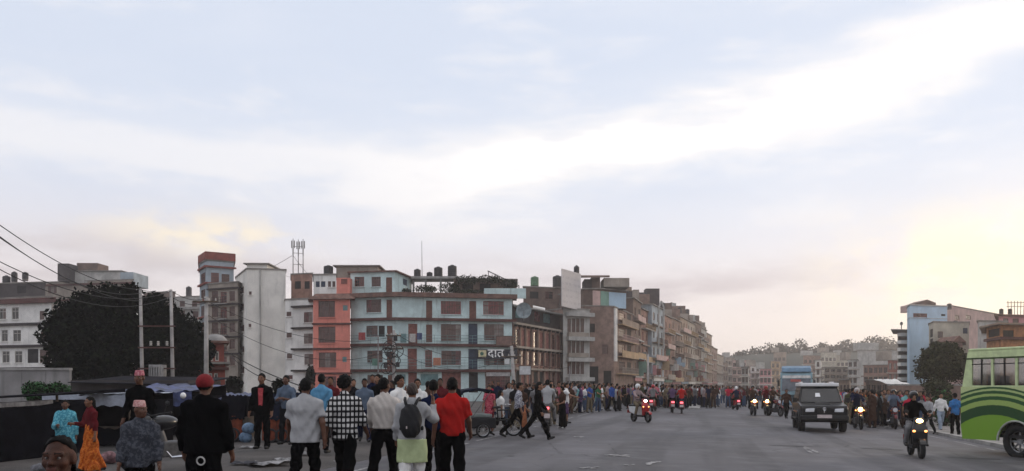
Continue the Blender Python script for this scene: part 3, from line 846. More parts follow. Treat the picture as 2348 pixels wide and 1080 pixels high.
# brick rooms with mast behind
b = Bldg('brick_house', 'unfinished brick rooftop house below the telecom mast', [(668, 112), (716, 111)], 630, 'brick', 6)
b.op(0, (676, 645, 690, 662, 'o'), (698, 645, 710, 662, 'o')); b.finish()
mast = thing('telecom_mast', 'triple telecom antenna mast on the brick rooftop', 'mast', (X(684, 112.5), 112.5, Z(632, 112.5)))
o3 = mast.location
STEEL = mat('galvanised', (0.16, 0.15, 0.15), 0.6, 0.3, 4, metal=0.3)
for (px, y0) in ((672, 547), (684, 549), (695, 548)):
    mb = MB(); q = P(px, 632, 112.5); tq = P(px, y0, 112.5); mb.cyl(q + Vector((0, 0, 0.1)), tq, 0.07, 0.045, 8); mb.build('pole', STEEL, mast, origin=o3)
    for (dx, yy) in ((-3, y0 + 12), (3, y0 + 12), (0, y0 + 28)):
        ab = MB(); c = P(px + dx, yy, 112.3); ab.box(c.x - .075, c.y - .06, c.z - .6, c.x + .075, c.y + .06, c.z + .45); ab.build('antenna', mat('antenna_grey', (0.25, 0.24, 0.24), 0.6), mast, origin=o3, bevel=0.03)
for yy in (565, 580, 606):
    mb = MB(); mb.cyl(P(672, yy, 112.5), P(695, yy + 1, 112.5), 0.035, n=6); mb.build('cross_brace', STEEL, mast, origin=o3)

# ---------- orange house
b = Bldg('orange_house', 'narrow orange house with brown framed windows', [(718, 95.5), (803, 95)], 684, 'orange', 11)
b.op(0, (730, 690, 768, 727, 'w'), (730, 749, 769, 786, 'w'), (731, 808, 771, 843, 'w'), (733, 863, 771, 897, 'w'), (786, 700, 797, 712, 't'), (785, 818, 795, 830, 't'))
b.bands('floor_band', (743, 800, 856), 0.22, 0.16, TRIM)
mb = MB(); za, zb = Z(686, 95), Z(672, 95); A = offset_poly(b.pts, 0.6); C_ = offset_poly(b.pts, -0.3)
mb.hexa([(*A[0], za), (*A[1], za), (*A[2], za), (*A[3], za)], [(*C_[0], zb), (*C_[1], zb), (*C_[2], zb), (*C_[3], zb)])
b.part('eave', mb, TILE)
b.finish(roof_h=0.05)
t2 = Bldg('rooftop_flat', 'white and orange rooftop flat on the orange house', [(719, 96.5), (771, 96.2)], 631, 'white', 6, z0=zb - 0.1)
t2.op(0, (724, 645, 733, 658, 'b'), (736, 645, 746, 658, 'b'), (752, 645, 759, 658, 'w'), (762, 645, 769, 658, 'w')); t2.finish()
mb = MB(); a_, c_ = X(771.3, 96.2), X(802, 96.2); mb.box(a_, 96.2, zb - 0.1, c_, 101, Z(637, 96.2)); t2.part('orange_annex', mb, WALL['orange'])
mb = MB(); q = P(789, 651, 96.17); mb.box(q.x - .35, q.y - 0.02, q.z, q.x + .35, q.y + .1, q.z + 0.6); t2.part('annex_window', mb, FR['n'])
roofbox(t2, 'stair_head', 771, 866, 611, 637, 99, 4, WALL['beige'], 0.35)
tank('brown water tank on the orange house roof', 753, 609, 629, 22, 99)

# ---------- pale blue house, the largest
Y1, Y2, Y3 = 96.6, 95.0, 97.6
b = Bldg('blue_house', 'long pale blue four storey house with brown floor bands and doors', [(804, Y1), (909, Y2), (1174, Y3)], 682, 'blue', 12)
b.op(0, (840, 687, 874, 716, 'w'), (886, 687, 899, 731, 'd'), (840, 747, 866, 772, 'w'), (868, 747, 882, 772, 'o'), (887, 747, 900, 788, 'd'),
     (842, 804, 877, 831, 'w'), (887, 806, 901, 846, 'd'), (842, 860, 878, 888, 'w'), (889, 860, 902, 900, 'd'))
b.op(1, (977, 689, 991, 731, 'd'), (1011, 690, 1057, 721, 'r'), (1076, 690, 1092, 732, 'd'), (1108, 690, 1155, 722, 'r'),
     (936, 742, 957, 789, 'n'), (977, 744, 991, 785, 'd'), (1011, 743, 1057, 782, 'w'), (1074, 742, 1095, 793, 'b'), (1110, 743, 1155, 781, 'w'),
     (935, 799, 956, 847, 'n'), (975, 803, 991, 842, 'r'), (1012, 804, 1057, 837, 'w'), (1074, 800, 1095, 847, 'b'), (1110, 817, 1157, 837, 'w'),
     (936, 854, 956, 900, 'n'), (965, 857, 1005, 884, 't'), (1013, 853, 1057, 894, 'n'), (1075, 854, 1096, 900, 'o'), (1113, 858, 1170, 894, 'n'),
     (918, 765, 932, 786, 't'), (918, 858, 930, 880, 't'))
b.bands('floor_band', (734, 792, 850), 0.32, 0.55, TRIM)
b.ledge('cornice', Z(684, Y1), Z(674, Y1), 0.65, TILE)
for py in (768, 824):    # thin rails above the floor bands
    mb = MB(); out = offset_poly(b.pts, 0.5)[:3]
    for dzz in (0.0, 0.35, 0.7):
        for a_, c_ in ((out[0], out[1]), (out[1], out[2])):
            mb.cyl((*a_, Z(py + 22, Y1) + .35 + dzz), (*c_, Z(py + 22, Y1) + .35 + dzz), 0.022, n=5)
    for k in range(14):
        a_, c_ = (out[0], out[1]) if k < 4 else (out[1], out[2]); tt = (k % 4) / 4 if k < 4 else (k - 4) / 9.5
        q = Vector(a_).lerp(Vector(c_), tt); mb.cyl((q.x, q.y, Z(py + 22, Y1) - .3), (q.x, q.y, Z(py + 22, Y1) + 1.05), 0.022, n=5)
    b.part('railing', mb, FR['t'])
b.finish(roof_h=0.1)
t3 = Bldg('rooftop_flat', 'pale blue rooftop flat with two windows and a door on blue house', [(803.5, 97.6), (905, 96.6), (944, 103)], 626, 'blue', 5, z0=Z(681, 97))
t3.op(0, (813, 635, 835, 657, 'n'), (852, 635, 873, 657, 'w'), (885, 636, 899, 673, 'd')); t3.op(1, (924, 638, 934, 656, 'b')); t3.finish(roof=TILE, roof_proj=0.35)
for i, (px, yt, yb, wp) in enumerate(((957, 617, 636, 16), (985, 624, 638, 14), (1005, 612, 634, 20), (1037, 608, 634, 21))):
    tank(['squat black water tank at left end of blue house roof', 'small dark water tank second from left on blue house roof', 'tall black water tank third from left on blue house roof', 'tallest black water tank at right end of blue house tank row'][i], px, yt, yb, wp, 103)
plat = thing('tank_platform', 'concrete platform under the water tanks on blue house', 'platform', (X(1000, 103), 103, Z(660, 103)))
mb = MB(); mb.box(X(945, 103), 101.6, Z(642, 103), X(1052, 103), 105, Z(636.5, 103)); mb.build('slab', CONC, plat, origin=plat.location)
for px in (950, 978, 1012, 1047):
    mb = MB(); mb.box(X(px - 2, 103), 102, Z(690, 103), X(px + 2, 103), 102.3, Z(642, 103)); mb.build('pillar', CONC, plat, origin=plat.location)
an = MB(); an.cyl(P(968, 640, 102), P(967, 552, 102), 0.05, 0.025, n=6)
tag(an.build('aerial_pole', STEEL, origin=P(968, 640, 102)), 'thin tall aerial pole on the blue house roof', 'aerial').location = P(968, 640, 102)
# roof garden: shed with dark creepers, low wall
t4 = Bldg('roof_shed', 'dark roof shed overgrown with creepers on blue house', [(1040, 101), (1185, 102)], 640, 'brown', 4, z0=Z(680, 101))
t4.op(0, (1060, 650, 1085, 668, 'o'), (1100, 650, 1125, 668, 'o')); t4.finish()
mb = MB(); mb.box(X(1110, 98.9), 98.9, Z(684, 98.9), X(1206, 98.9), 99.3, Z(661, 98.9)); pw = tag(mb.build('parapet_wall', WALL['blue'], origin=P(1158, 684, 98.9)), 'pale blue parapet wall at right end of blue house roof', 'wall'); pw.location = P(1158, 684, 98.9)
rngs = random.Random(4)
PL = ['trailing roof plants left of the blue house tanks', 'potted roof shrubs below the blue house tanks', 'roof shrubs between tanks and shed on blue house', 'dark creeper over the left of the roof shed', 'dark creeper over the middle of the roof shed',
      'dark creeper over the right of the roof shed', 'low potted plants at the blue house roof edge']
for i, (px, py, rx, rz) in enumerate(((925, 668, 18, 7), (975, 662, 26, 9), (1030, 658, 24, 11), (1070, 642, 26, 11), (1120, 640, 30, 9), (1165, 650, 22, 10), (1060, 668, 50, 5))):
    Yp = 99.8 if i in (0, 1, 2, 6) else 100.6; bp = tuple(P(px, py + rz, Yp))
    tree('roof_plant', PL[i], bp, [ell_px(px, py, rx, rz, Yp, bp, ry=0.7), ell_px(px + rx * .5, py + 2, rx * .5, rz * .9, Yp, bp, ry=0.6)], 900, 0.10, [LEAF_O2, LEAF_M, LEAF_O], 40 + i, 0.03, 'roof plants', 3, cat='plant')
mb = MB(); mb.cyl(P(1118, 621, 101), P(1190, 655, 101), 0.07, n=6); mb.cyl(P(1190, 655, 101), P(1190, 672, 101), .06, n=6); mb.cyl(P(1120, 622, 101), P(1120, 640, 101), .05, n=6)
sp_ = tag(mb.build('roof_strut', STEEL, origin=P(1155, 660, 101)), 'slanting pole frame at right end of blue house roof', 'frame'); sp_.location = P(1155, 660, 101)

# sign on the blue house
sg = thing('shop_sign', 'dark shop sign with white Devanagari lettering and square picture on blue house', 'sign', P(1140, 824, 96.4))
mb = MB(); a_ = P(1094, 823, 96.4); c_ = P(1186, 801, 96.4); mb.box(a_.x, 96.4, a_.z, c_.x, 96.55, c_.z); mb.build('board', mat('sign_navy', (0.02, 0.022, 0.035), 0.6, 0.3, 2), sg, origin=sg.location)
mb = MB(); a_ = P(1097, 819, 96.38); c_ = P(1115, 803, 96.38); mb.box(a_.x, 96.36, a_.z, c_.x, 96.395, c_.z); mb.build('picture_panel', mat('sign_cream', (0.62, 0.55, 0.34), 0.6, 0.3, 6), sg, origin=sg.location)
mb = MB(); q = P(1105, 811, 96.35); mb.cyl(q, q + Vector((0, -0.02, 0)), 0.22, n=14); mb.build('picture_mark', mat('sign_green', (0.05, 0.14, 0.10), 0.6, 0.3, 6), sg, origin=sg.location)
def text_mesh(name, body, size, m, parent, loc, rz=0.0, ext=0.015, shear=0.0, bold=0.0):
    cu = D.curves.new(name, 'FONT'); cu.body = body; cu.size = size; cu.extrude = ext; cu.offset = bold; cu.align_x = 'LEFT'
    to = D.objects.new(name, cu); COL.objects.link(to)
    bpy.context.view_layer.update()
    me = D.meshes.new_from_object(to.evaluated_get(bpy.context.evaluated_depsgraph_get()))
    D.objects.remove(to)
    me.name = name; me.materials.clear(); me.materials.append(m)
    o = obj(name, me, parent); o.location = loc; o.rotation_euler = (R(90), 0, rz)
    return o
SIGNW = mat('sign_white', (0.85, 0.84, 0.82), 0.5, 0.05, 3)
lt = text_mesh('lettering', 'दात', 1.42, SIGNW, sg, P(1118.5, 818.5, 96.36) - sg.location, bold=0.018)
text_mesh('lettering', 'अ', 1.05, mat('sign_faded', (0.22, 0.21, 0.21), 0.7, 0.3, 3), sg, P(1165, 818.5, 96.36) - sg.location, bold=0.01)

# ---------- brick corner house with pilasters
b = Bldg('brick_corner_house', 'long low red brick house with pilasters right of blue house', [(1176, 98.5), (1290, 114)], 741, 'brick', 9, back=(-7, 9))
for (a_, y0_, y1_) in ((0, 752, 792), (1, 802, 836), (2, 850, 890)):
    for i, px in enumerate((1181, 1196, 1210, 1224, 1238, 1252, 1265, 1277)):
        u, v, L = b.uv(0, px, y0_); kx = 1 + (u / L) * 0.0
        A = b.pts[0]; zt = Z(y0_, 98.5); zb_ = Z(y1_, 98.5)
        if a_ == 2 and i in (0, 3, 4): b.ops[0].append((max(u - .1, .07), zb_, u + 1.5, zt, 'o'))
        else: b.ops[0].append((max(u, .07), zb_, u + 1.1, zt, 'n' if i % 3 else 'w'))
for px in (1178, 1190, 1203, 1217, 1231, 1245, 1259, 1272, 1285):
    u, v, L = b.uv(0, px, 800)
    b.ledge('pilaster', b.z0, Z(747, 98.5), 0.12, WALL['brown'], 0, max(0, u - .02), min(L, u + .32))
for yy in (741, 795, 845):
    z_ = Z(yy, 98.5); b.ledge('cornice', z_ - 0.12, z_ + 0.14, 0.5, WALL['beige'], 0)
    if yy < 800:
        for k in range(12):
            u, v, L = b.uv(0, 1179 + k * 9.6, yy); b.ledge('bracket', z_ - 0.36, z_ - 0.125, 0.4, TRIMD, 0, u, u + 0.28)
b.finish()
# upper floors set back: dark hall behind, with green tank
b = Bldg('upper_floor', 'dark set back upper storey with lean-to roof above the brick house', [(1176, 107), (1292, 122)], 700, 'dark', 6, z0=Z(750, 107), back=(-5, 6))
b.op(0, (1182, 712, 1195, 730, 't'), (1225, 712, 1238, 738, 'r'), (1246, 718, 1262, 742, 't')); b.bands('canopy_slab', (702,), 0.15, 0.9, WALL['grey']); b.finish()
mb = MB(); mb.hexa([P(1222, 706, 104), P(1250, 712, 106), P(1250, 709, 109), P(1222, 703, 107)], [P(1222, 703, 104), P(1250, 709, 106), P(1250, 706, 109), P(1222, 700, 107)])
b.part('awning', mb, WALL['white'])
b = Bldg('brown_house', 'dark brown flat roofed house behind the brick corner house', [(1200, 126), (1292, 128)], 658, 'brown', 8)
b.op(0, (1215, 668, 1235, 685, 'o'), (1250, 668, 1268, 686, 'w')); b.finish()
tank('green water tank on the dark brown house', 1226, 634, 656, 19, 128, mat('tank_green', (0.10, 0.19, 0.11), 0.6, 0.3, 3))
tank('brown water tank left of the white roof billboard', 1278, 632, 658, 22, 128)
# satellite of round grey dish with clutter on the blue house corner
ds = thing('satellite_dish', 'large grey satellite dish at right corner of blue house', 'dish', P(1201, 735, 100))
mb = MB(); c = P(1201, 712, 100); 
vs = []; fs = []
for i in range(5):
    for j in range(18):
        r_ = 0.95 * i / 4; q = 2 * math.pi * j / 18
        vs.append((c.x + r_ * math.cos(q), c.y + 0.35 * (r_ / .95) ** 2 * -1 + 0.2, c.z + r_ * math.sin(q) * 1.05))
for i in range(4):
    for j in range(18): fs.append((i * 18 + j, i * 18 + (j + 1) % 18, (i + 1) * 18 + (j + 1) % 18, (i + 1) * 18 + j))
mb.raw(vs, fs); mb.build('reflector', mat('dish_grey', (0.28, 0.33, 0.36), 0.6, 0.3, 2), ds, smooth=True, origin=ds.location)
mb = MB(); mb.cyl(P(1201, 738, 100.3), P(1201, 712, 100.3), 0.05, n=6); mb.cyl(P(1201, 725, 100), P(1201, 714, 98.9), 0.025, n=5); mb.build('bracket', STEEL, ds, origin=ds.location)
# ---------- grey concrete house with bay windows and billboard
b = Bldg('bay_house', 'narrow grey concrete house with projecting bays below the white billboard', [(1291, 112), (1352, 114)], 708, 'grey', 10)
for yy in (730, 778, 826, 872):
    b.op(0, (1301, yy, 1309, yy + 32, 'w'), (1311, yy, 1319, yy + 32, 'w'), (1321, yy, 1329, yy + 32, 'w'), (1331, yy, 1339, yy + 32, 'w'))
for yy in (720, 776, 824, 869):
    u0, v, L = b.uv(0, 1297, yy); b.ledge('bay_slab', v - .3, v + .25, 0.9, WALL['grey'], 0, u0, L + 0.3)
for yy in (767, 814):
    u0, v, L = b.uv(0, 1300, yy); b.ledge('bay_parapet', v - .28, v + .3, 0.6, WALL['beige'], 0, u0, L - .5)
b.finish()
bb = thing('billboard', 'large weathered white billboard standing on the grey bay house roof', 'billboard', P(1308, 712, 111.5))
A_, B_ = Vector((X(1287, 109), 109)), Vector((X(1330, 114), 114))
def quad_panel(A, B, za0, za1, zb0, zb1, th):
    d = (B - A).normalized(); n_ = Vector((d.y, -d.x)) * th; m_ = MB()
    m_.hexa([(A.x + n_.x, A.y + n_.y, za0), (B.x + n_.x, B.y + n_.y, zb0), (B.x, B.y, zb0), (A.x, A.y, za0)], [(A.x + n_.x, A.y + n_.y, za1), (B.x + n_.x, B.y + n_.y, zb1), (B.x, B.y, zb1), (A.x, A.y, za1)])
    return m_
mm_ = D.materials.new('billboard_faded'); mm_.use_nodes = True; t_ = NT(mm_.node_tree)
co_ = t_.node('ShaderNodeTexCoord').outputs['Object']; ox, oy, oz = t_.sep(co_)
rows = t_.step(t_.m('SINE', t_.mul(oz, 7.5)), 0.1, 0.5); wrd = t_.step(t_.noise(t_.comb(t_.mul(ox, 3.0), t_.mul(oy, 3.0), t_.mul(oz, 0.9)), 1.3, 3, 0.6), 0.47, 0.55)
cc_ = t_.mix(t_.mul(t_.mul(rows, wrd), 0.45), (0.56, 0.52, 0.51), (0.36, 0.33, 0.34))
t_.put(t_.n['Principled BSDF'].inputs['Base Color'], t_.mix(t_.mul(t_.step(t_.noise(co_, 0.7, 4), 0.45, 0.7), 0.3), cc_, (0.42, 0.38, 0.36)))
t_.n['Principled BSDF'].inputs['Roughness'].default_value = 0.8
quad_panel(A_, B_, Z(702, 109), Z(616, 109), Z(712, 114), Z(628, 114), 0.12).build('panel', mm_, bb, origin=bb.location)
for tt in (0.08, 0.5, 0.92):
    q = A_.lerp(B_, tt); mb = MB(); mb.box(q.x - .07, q.y + .15, Z(712, 112), q.x + .07, q.y + .3, Z(624, 112)); mb.cyl((q.x, q.y + .25, Z(640, 112)), (q.x - .4, q.y + 2.6, Z(709, 112)), 0.05, n=6); mb.build('support', STEEL, bb, origin=bb.location)
tank('tall dark water tank behind the white billboard', 1322, 609, 640, 13, 121)
plt = MB(); plt.box(X(1314, 121), 120.2, Z(712, 121), X(1330, 121), 121.8, Z(641, 121)); tag(plt.build('tank_tower', CONC, origin=P(1322, 700, 121)), 'concrete pier carrying the tank behind the billboard', 'pier').location = P(1322, 700, 121)
# ---------- tall dark brick house with painted rooftop rooms
b = Bldg('tall_brick_house', 'tall dark brick house with coloured rooftop rooms', [(1340, 116), (1407, 117), (1452, 131)], 702, 'brick2', 10, back=(-6, 9))
b.op(0, (1352, 742, 1364, 762, 'o'), (1380, 790, 1394, 812, 'w'), (1352, 840, 1372, 880, 'o'), (1384, 850, 1402, 884, 'o'))
for i, yy in enumerate((715, 752, 789, 828)):
    b.op(1, (1419, yy, 1433, yy + 22, 'w' if i % 2 else 'n'), (1438, yy + 2, 1447, yy + 24, 'o'))
    u, v, L = b.uv(1, 1419, yy + 26); b.balcony(1, 1.8, L - .2, Z(yy + 28, 119), 1.0, 0.9, WALL['ochre'], WALL[('tan', 'pinkpale', 'ochre', 'beige')[i]], kind='rail' if i % 2 else 'wall')
u0, v, L = b.uv(1, 1408, 700); b.ledge('white_strip', Z(828, 117), Z(706, 117), 0.25, WALL['white'], 1, 0.15, 1.5)
b.finish()
u = Bldg('rooftop_rooms', 'pink, green and blue painted rooftop rooms on tall brick house', [(1338, 118.5), (1374, 118), (1436, 121)], 664, 'brown', 7, z0=Z(705, 118), back=(-3, 7))
u.op(1, (1377, 667, 1388, 702, 't')); u.finish(roof_proj=0.3)
for (x0, x1, yt, yb, m_) in ((1357, 1376, 634, 664, 'brown'), (1340, 1357, 640, 664, 'dark')):
    roofbox(u, 'roof_room', x0, x1, yt, yb, 118.6, 4, WALL[m_])
for (x0, x1, m_) in ((1358, 1376, 'pinkpale'), (1377.5, 1397, 'green'), (1398.5, 1436, 'skyblue')):
    mb = MB(); a_ = X(x0, 117.6); c_ = X(x1, 117.6 + (2.6 if x1 > 1400 else 0.4)); ya = 117.6 + 0.045 * (x0 - 1374) ; yb_ = 117.6 + 0.045 * (x1 - 1374)
    mb.hexa([(a_, ya, Z(704, 118)), (c_, yb_, Z(704, 118)), (c_, yb_ + .2, Z(704, 118)), (a_, ya + .2, Z(704, 118))], [(a_, ya, Z(668, 118)), (c_, yb_, Z(668, 118)), (c_, yb_ + .2, Z(668, 118)), (a_, ya + .2, Z(668, 118))]); u.part('painted_panel', mb, WALL[m_])
mb = MB(); mb.hexa([P(1332, 637, 117), P(1398, 636, 118), P(1398, 634, 123), P(1332, 635, 122)], [P(1332, 633, 117), P(1398, 633, 118), P(1398, 631, 123), P(1332, 631, 122)]); u.part('tin_roof', mb, WALL['brown'])
mb = MB(); a_ = P(1385, 657, 118); c_ = P(1437, 643, 121); mb.box(a_.x, 118.2, a_.z, c_.x, 123, c_.z); u.part('upper_slab', mb, WALL['beige'])

# ---------- the receding row on the left of the road
ROW = [(1452, 131, 1470, 140, 684, 'brown', 'brown balconied house beside the tall brick house', 5, 2),
       (1470, 141, 1494, 151, 708, 'brick', 'brick house with grey roof sheet in the left row', 5, 3),
       (1495, 147, 1522, 159, 698, 'bluegrey', 'blue grey house with blank side wall and pointed facade', 5, 3),
       (1523, 161, 1540, 171, 722, 'brick', 'red brick house just after the pointed facade', 5, 2),
       (1540, 172, 1560, 184, 729, 'brick2', 'brown house with double roof room in the left row', 6, 3),
       (1560, 185, 1577, 196, 727, 'tan', 'tan house with roof tanks in the left row', 6, 3),
       (1577, 197, 1594, 210, 736, 'beige', 'beige house with long balconies in the left row', 6, 3),
       (1594, 211, 1608, 223, 738, 'brown', 'brown house near the far end of left row', 6, 3),
       (1608, 224, 1620, 237, 752, 'grey', 'grey house with greenish roof near end of row', 6, 3),
       (1620, 238, 1632, 253, 764, 'tan', 'faded tan house last tall one of the left row', 6, 3),
       (1632, 254, 1644, 272, 796, 'brick2', 'low brown house at the far end of left row', 4, 3),
       (1644, 273, 1658, 295, 812, 'beige', 'low hazy beige house closing the left row', 4, 3)]
for i, (xa, ya, xb, yb_, yt, wl, lb, fl, bays) in enumerate(ROW):
    b = Bldg('row_house', lb, [(xa - 0.5, ya), (xb, yb_)], yt, wl, 10, back=(-9, 3.5), det=1 if i < 6 else 0, group='houses of the left row')
    b.auto(0, fl, bays, 1.5, 1.5, 0.85, 'wwndo', seed=i * 3 + 1)
    if i < 7: b.auto(3 if len(b.pts) == 4 else 0, 1, 1, 0.01, 0.01) if False else None
    A, B = Vector(b.pts[0]), Vector(b.pts[1]); L = (B - A).length; zb = b.z0 + .2; fh = (b.z1 - zb - .4) / fl
    rnd = random.Random(i)
    for f_ in range(1, fl):
        if i < 9 and rnd.random() < 0.7: b.balcony(0, 0.2, L - 0.2, zb + f_ * fh, 0.9, 0.9, WALL[rnd.choice(('beige', 'tan', 'brown', 'grey'))], WALL[rnd.choice(('brown', 'pinkpale', 'beige', 'ochre'))], kind=rnd.choice(('rail', 'wall')))
        else: b.ledge('floor_band', zb + f_ * fh - 0.1, zb + f_ * fh + 0.12, 0.5, WALL[rnd.choice(('beige', 'grey', 'brown'))])
    u0 = rnd.uniform(.1, .4) * L
    b.ledge('shop_board', zb + fh * 0.78, zb + fh * 0.98, 0.35, WALL[rnd.choice(('pink', 'green', 'ochre', 'skyblue', 'white2'))], 0, 0.3, L * 0.9)
    for k in range(4 if i < 8 else 0):      # projecting vertical shop boards
        uu = L * rnd.uniform(.05, .95); z_ = zb + fh * rnd.uniform(.8, 2.6); n_ = Vector(((B - A).normalized().y, -(B - A).normalized().x)); q = A + (B - A).normalized() * uu
        mb = MB(); a_ = q + n_ * .1; c_ = q + n_ * rnd.uniform(.9, 1.5); e_ = (B - A).normalized() * .12
        mb.prism([tuple(a_), tuple(c_), tuple(c_ + e_), tuple(a_ + e_)], z_, z_ + rnd.uniform(.8, 1.9)); b.part('projecting_board', mb, WALL[rnd.choice(('pink', 'white2', 'skyblue', 'ochre', 'brick3', 'grey', 'green'))])
    b.finish(roof_proj=0.3)
    for k in range(3 if i < 10 else 0):      # roof clutter: sheds of odd heights, parapet stubs
        q = A.lerp(B, rnd.uniform(.1, .9)) + Vector((-rnd.uniform(.8, 4), 1.0)); w_ = rnd.uniform(.5, 1.4); mb = MB(); mb.box(q.x - w_, q.y - w_, b.z1 + .12, q.x + w_, q.y + w_, b.z1 + rnd.uniform(.7, 4.6)); b.part('roof_shed', mb, WALL[rnd.choice(('brown', 'grey', 'brick2', 'beige', 'dark'))])
    if i not in (2, 3):
        q = A.lerp(B, 0.45) + Vector((-2.5, 1.2)); mb = MB(); mb.box(q.x - 2, q.y - 1.6, b.z1 + .1, q.x + 1.6, q.y + 2, b.z1 + 2.3); b.part('roof_room', mb, WALL[rnd.choice(('beige', 'tan', 'grey', 'brick2'))])
        if i < 9:
            tl = tank_tree(['black tank on the brown balconied house', 'dark tank on the brick house with roof sheet', '', '', 'dark tank on the brown house with double roof room', 'dark tank on the tan row house with roof tanks', 'dark tank on the beige row house with long balconies', 'tank on the brown house near end of row', 'tank on grey house near end of row'][i], (q.x - 0.2, q.y - .3, b.z1 + 2.55), 1.4, 0.65)
# pointed facade frame and tin sheet
mb = MB(); q0 = P(1509, 800, 146.5); 
for a_, c_ in (((1510, 800), (1511, 705)), ((1522, 800), (1522, 705)), ((1511, 705), (1516.5, 690)), ((1522, 705), (1516.5, 690))):
    mb.cyl(P(a_[0], a_[1], 146.2), P(c_[0], c_[1], 146.2), 0.16, n=6)
o_ = tag(mb.build('gable_frame', WALL['grey'], origin=q0), 'tall pointed grey facade frame in front of blue grey house', 'facade frame'); o_.location = q0

# ---------- houses closing the view, far down the road
FARB = [(1655, 1668, 832, 330, 'tan', 'tiny tan house at far left of the distant cluster', 3, 3), (1663, 1683, 820, 345, 'beige', 'hazy beige distant house with stepped roof', 4, 3), (1679, 1722, 826, 330, 'pinkpale', 'hazy brown pink distant house left of white one', 4, 4),
        (1721, 1743, 840, 300, 'white', 'narrow white distant house with column of dark windows', 4, 2), (1742, 1768, 846, 290, 'pink', 'rosy pink distant house beside the white one', 3, 3), (1768, 1788, 828, 320, 'ochre', 'ochre distant house left of the blue bus', 4, 2),
        (1774, 1802, 808, 390, 'tan', 'tall tan distant house above the blue bus left side', 4, 3), (1842, 1884, 815, 380, 'brick', 'brick distant house right above the blue bus', 4, 4), (1869, 1882, 826, 250, 'white2', 'narrow pale distant house right of the blue bus', 4, 1),
        (1882, 1918, 808, 370, 'cream', 'cream yellow distant house with lit window rows on hill', 4, 4), (1918, 1946, 815, 375, 'cream', 'second cream distant house adjoining on the hill', 3, 3), (1890, 1944, 842, 250, 'beige', 'grey beige distant house with awnings behind the car', 4, 4),
        (1944, 1966, 826, 230, 'grey', 'grey distant house with striped balconies behind crowd', 4, 2), (1966, 2058, 803, 240, 'grey', 'broad blank grey distant block with flat roof', 5, 0), (1980, 2036, 838, 200, 'brick', 'low red brick distant house in front of grey block', 3, 5),
        (2036, 2058, 826, 195, 'brick3', 'narrow red house beside the striped tower', 3, 2), (1700, 1716, 842, 240, 'grey', 'small grey house low behind the far crowd', 3, 2), (1800, 1845, 842, 420, 'tan', 'hazy tan house hidden behind blue bus roof', 3, 4),
        (1925, 1948, 872, 140, 'tan', 'low tan shop house behind the right hand crowd', 1, 3), (1985, 2060, 872, 120, 'brown', 'long low brown shop shed behind right hand crowd', 1, 6)]
for i, (xa, xb, yt, Yd, wl, lb, fl, bays) in enumerate(FARB):
    b = Bldg('distant_house', lb, [(xa, Yd), (xb, Yd + (3 if i % 2 else -3))], yt, wl, 12, det=0, group='distant houses')
    if bays:
        b.auto(0, fl, bays, 1.5, 1.6, 0.8, 'w', seed=i)
        zb = b.z0 + .2; fh = (b.z1 - zb - .4) / fl
        for f_ in range(1, fl): b.ledge('floor_band', zb + f_ * fh - .12, zb + f_ * fh + .15, 0.6, WALL[('beige', 'white2', 'tan')[i % 3]])
    b.finish(roof_proj=0.25)
    if i % 3 != 2 and fl > 2:
        a_, c_ = Vector(b.pts[0]), Vector(b.pts[1]); q = a_.lerp(c_, 0.35); mb = MB(); w_ = (c_ - a_).length * .22
        mb.box(q.x - w_, q.y + 2, b.z1 + .1, q.x + w_, q.y + 6, b.z1 + 2.4); b.part('roof_room', mb, WALL[('beige', 'grey', 'brick2')[i % 3]])
# trees on the wooded hill
HT = [(1700, 822, 22, 14, 'clump of pale trees left on the distant hill'), (1733, 818, 26, 18, 'bushy tree above the white distant house'), (1765, 812, 24, 20, 'dark tree left of the blue bus on the hill'), (1795, 806, 20, 16, 'small pointed tree behind the tan distant house'),
      (1834, 806, 24, 22, 'round tall tree right above the blue bus'), (1860, 815, 24, 16, 'low tree right of the round tall tree'), (1888, 803, 18, 14, 'small round tree above the cream houses'), (1912, 806, 16, 12, 'little tree between the cream houses'),
      (1944, 798, 26, 16, 'wide tree above the second cream house'), (1972, 808, 18, 12, 'low bush like tree left of the widest tree'), (2004, 794, 34, 20, 'left half of the widest spreading hill tree crown'), (2030, 797, 32, 20, 'right half of the widest spreading hill tree crown'), (2052, 806, 20, 14, 'tree touching the striped tower'),
      (1815, 820, 30, 16, 'shadowy tree mass behind the blue bus roof'), (1720, 832, 20, 12, 'low tree behind the brown pink distant house'), (1680, 828, 14, 10, 'faint tree at left foot of the hill')]
for i, (px, py, rx, rz, lb) in enumerate(HT):
    rx *= 1.15; rz *= 1.35; Yt = 432 + (i % 3) * 6; xx = X(px, Yt); bz = 10.0
    bp = (xx, Yt, bz)
    tree('hill_tree', lb, bp, [ell_px(px, py, rx * .8, rz * .9, Yt, bp), ell_px(px - rx * .5, py + rz * .3, rx * .55, rz * .7, Yt, bp), ell_px(px + rx * .5, py + rz * .35, rx * .55, rz * .65, Yt, bp), ell_px(px, py + rz, rx * .9, rz * .7, Yt, bp)],
         1500, 0.75, [LEAF_F, LEAF_O2], 60 + i, 0.4, 'trees on the far hill', 4, inner=0.3)

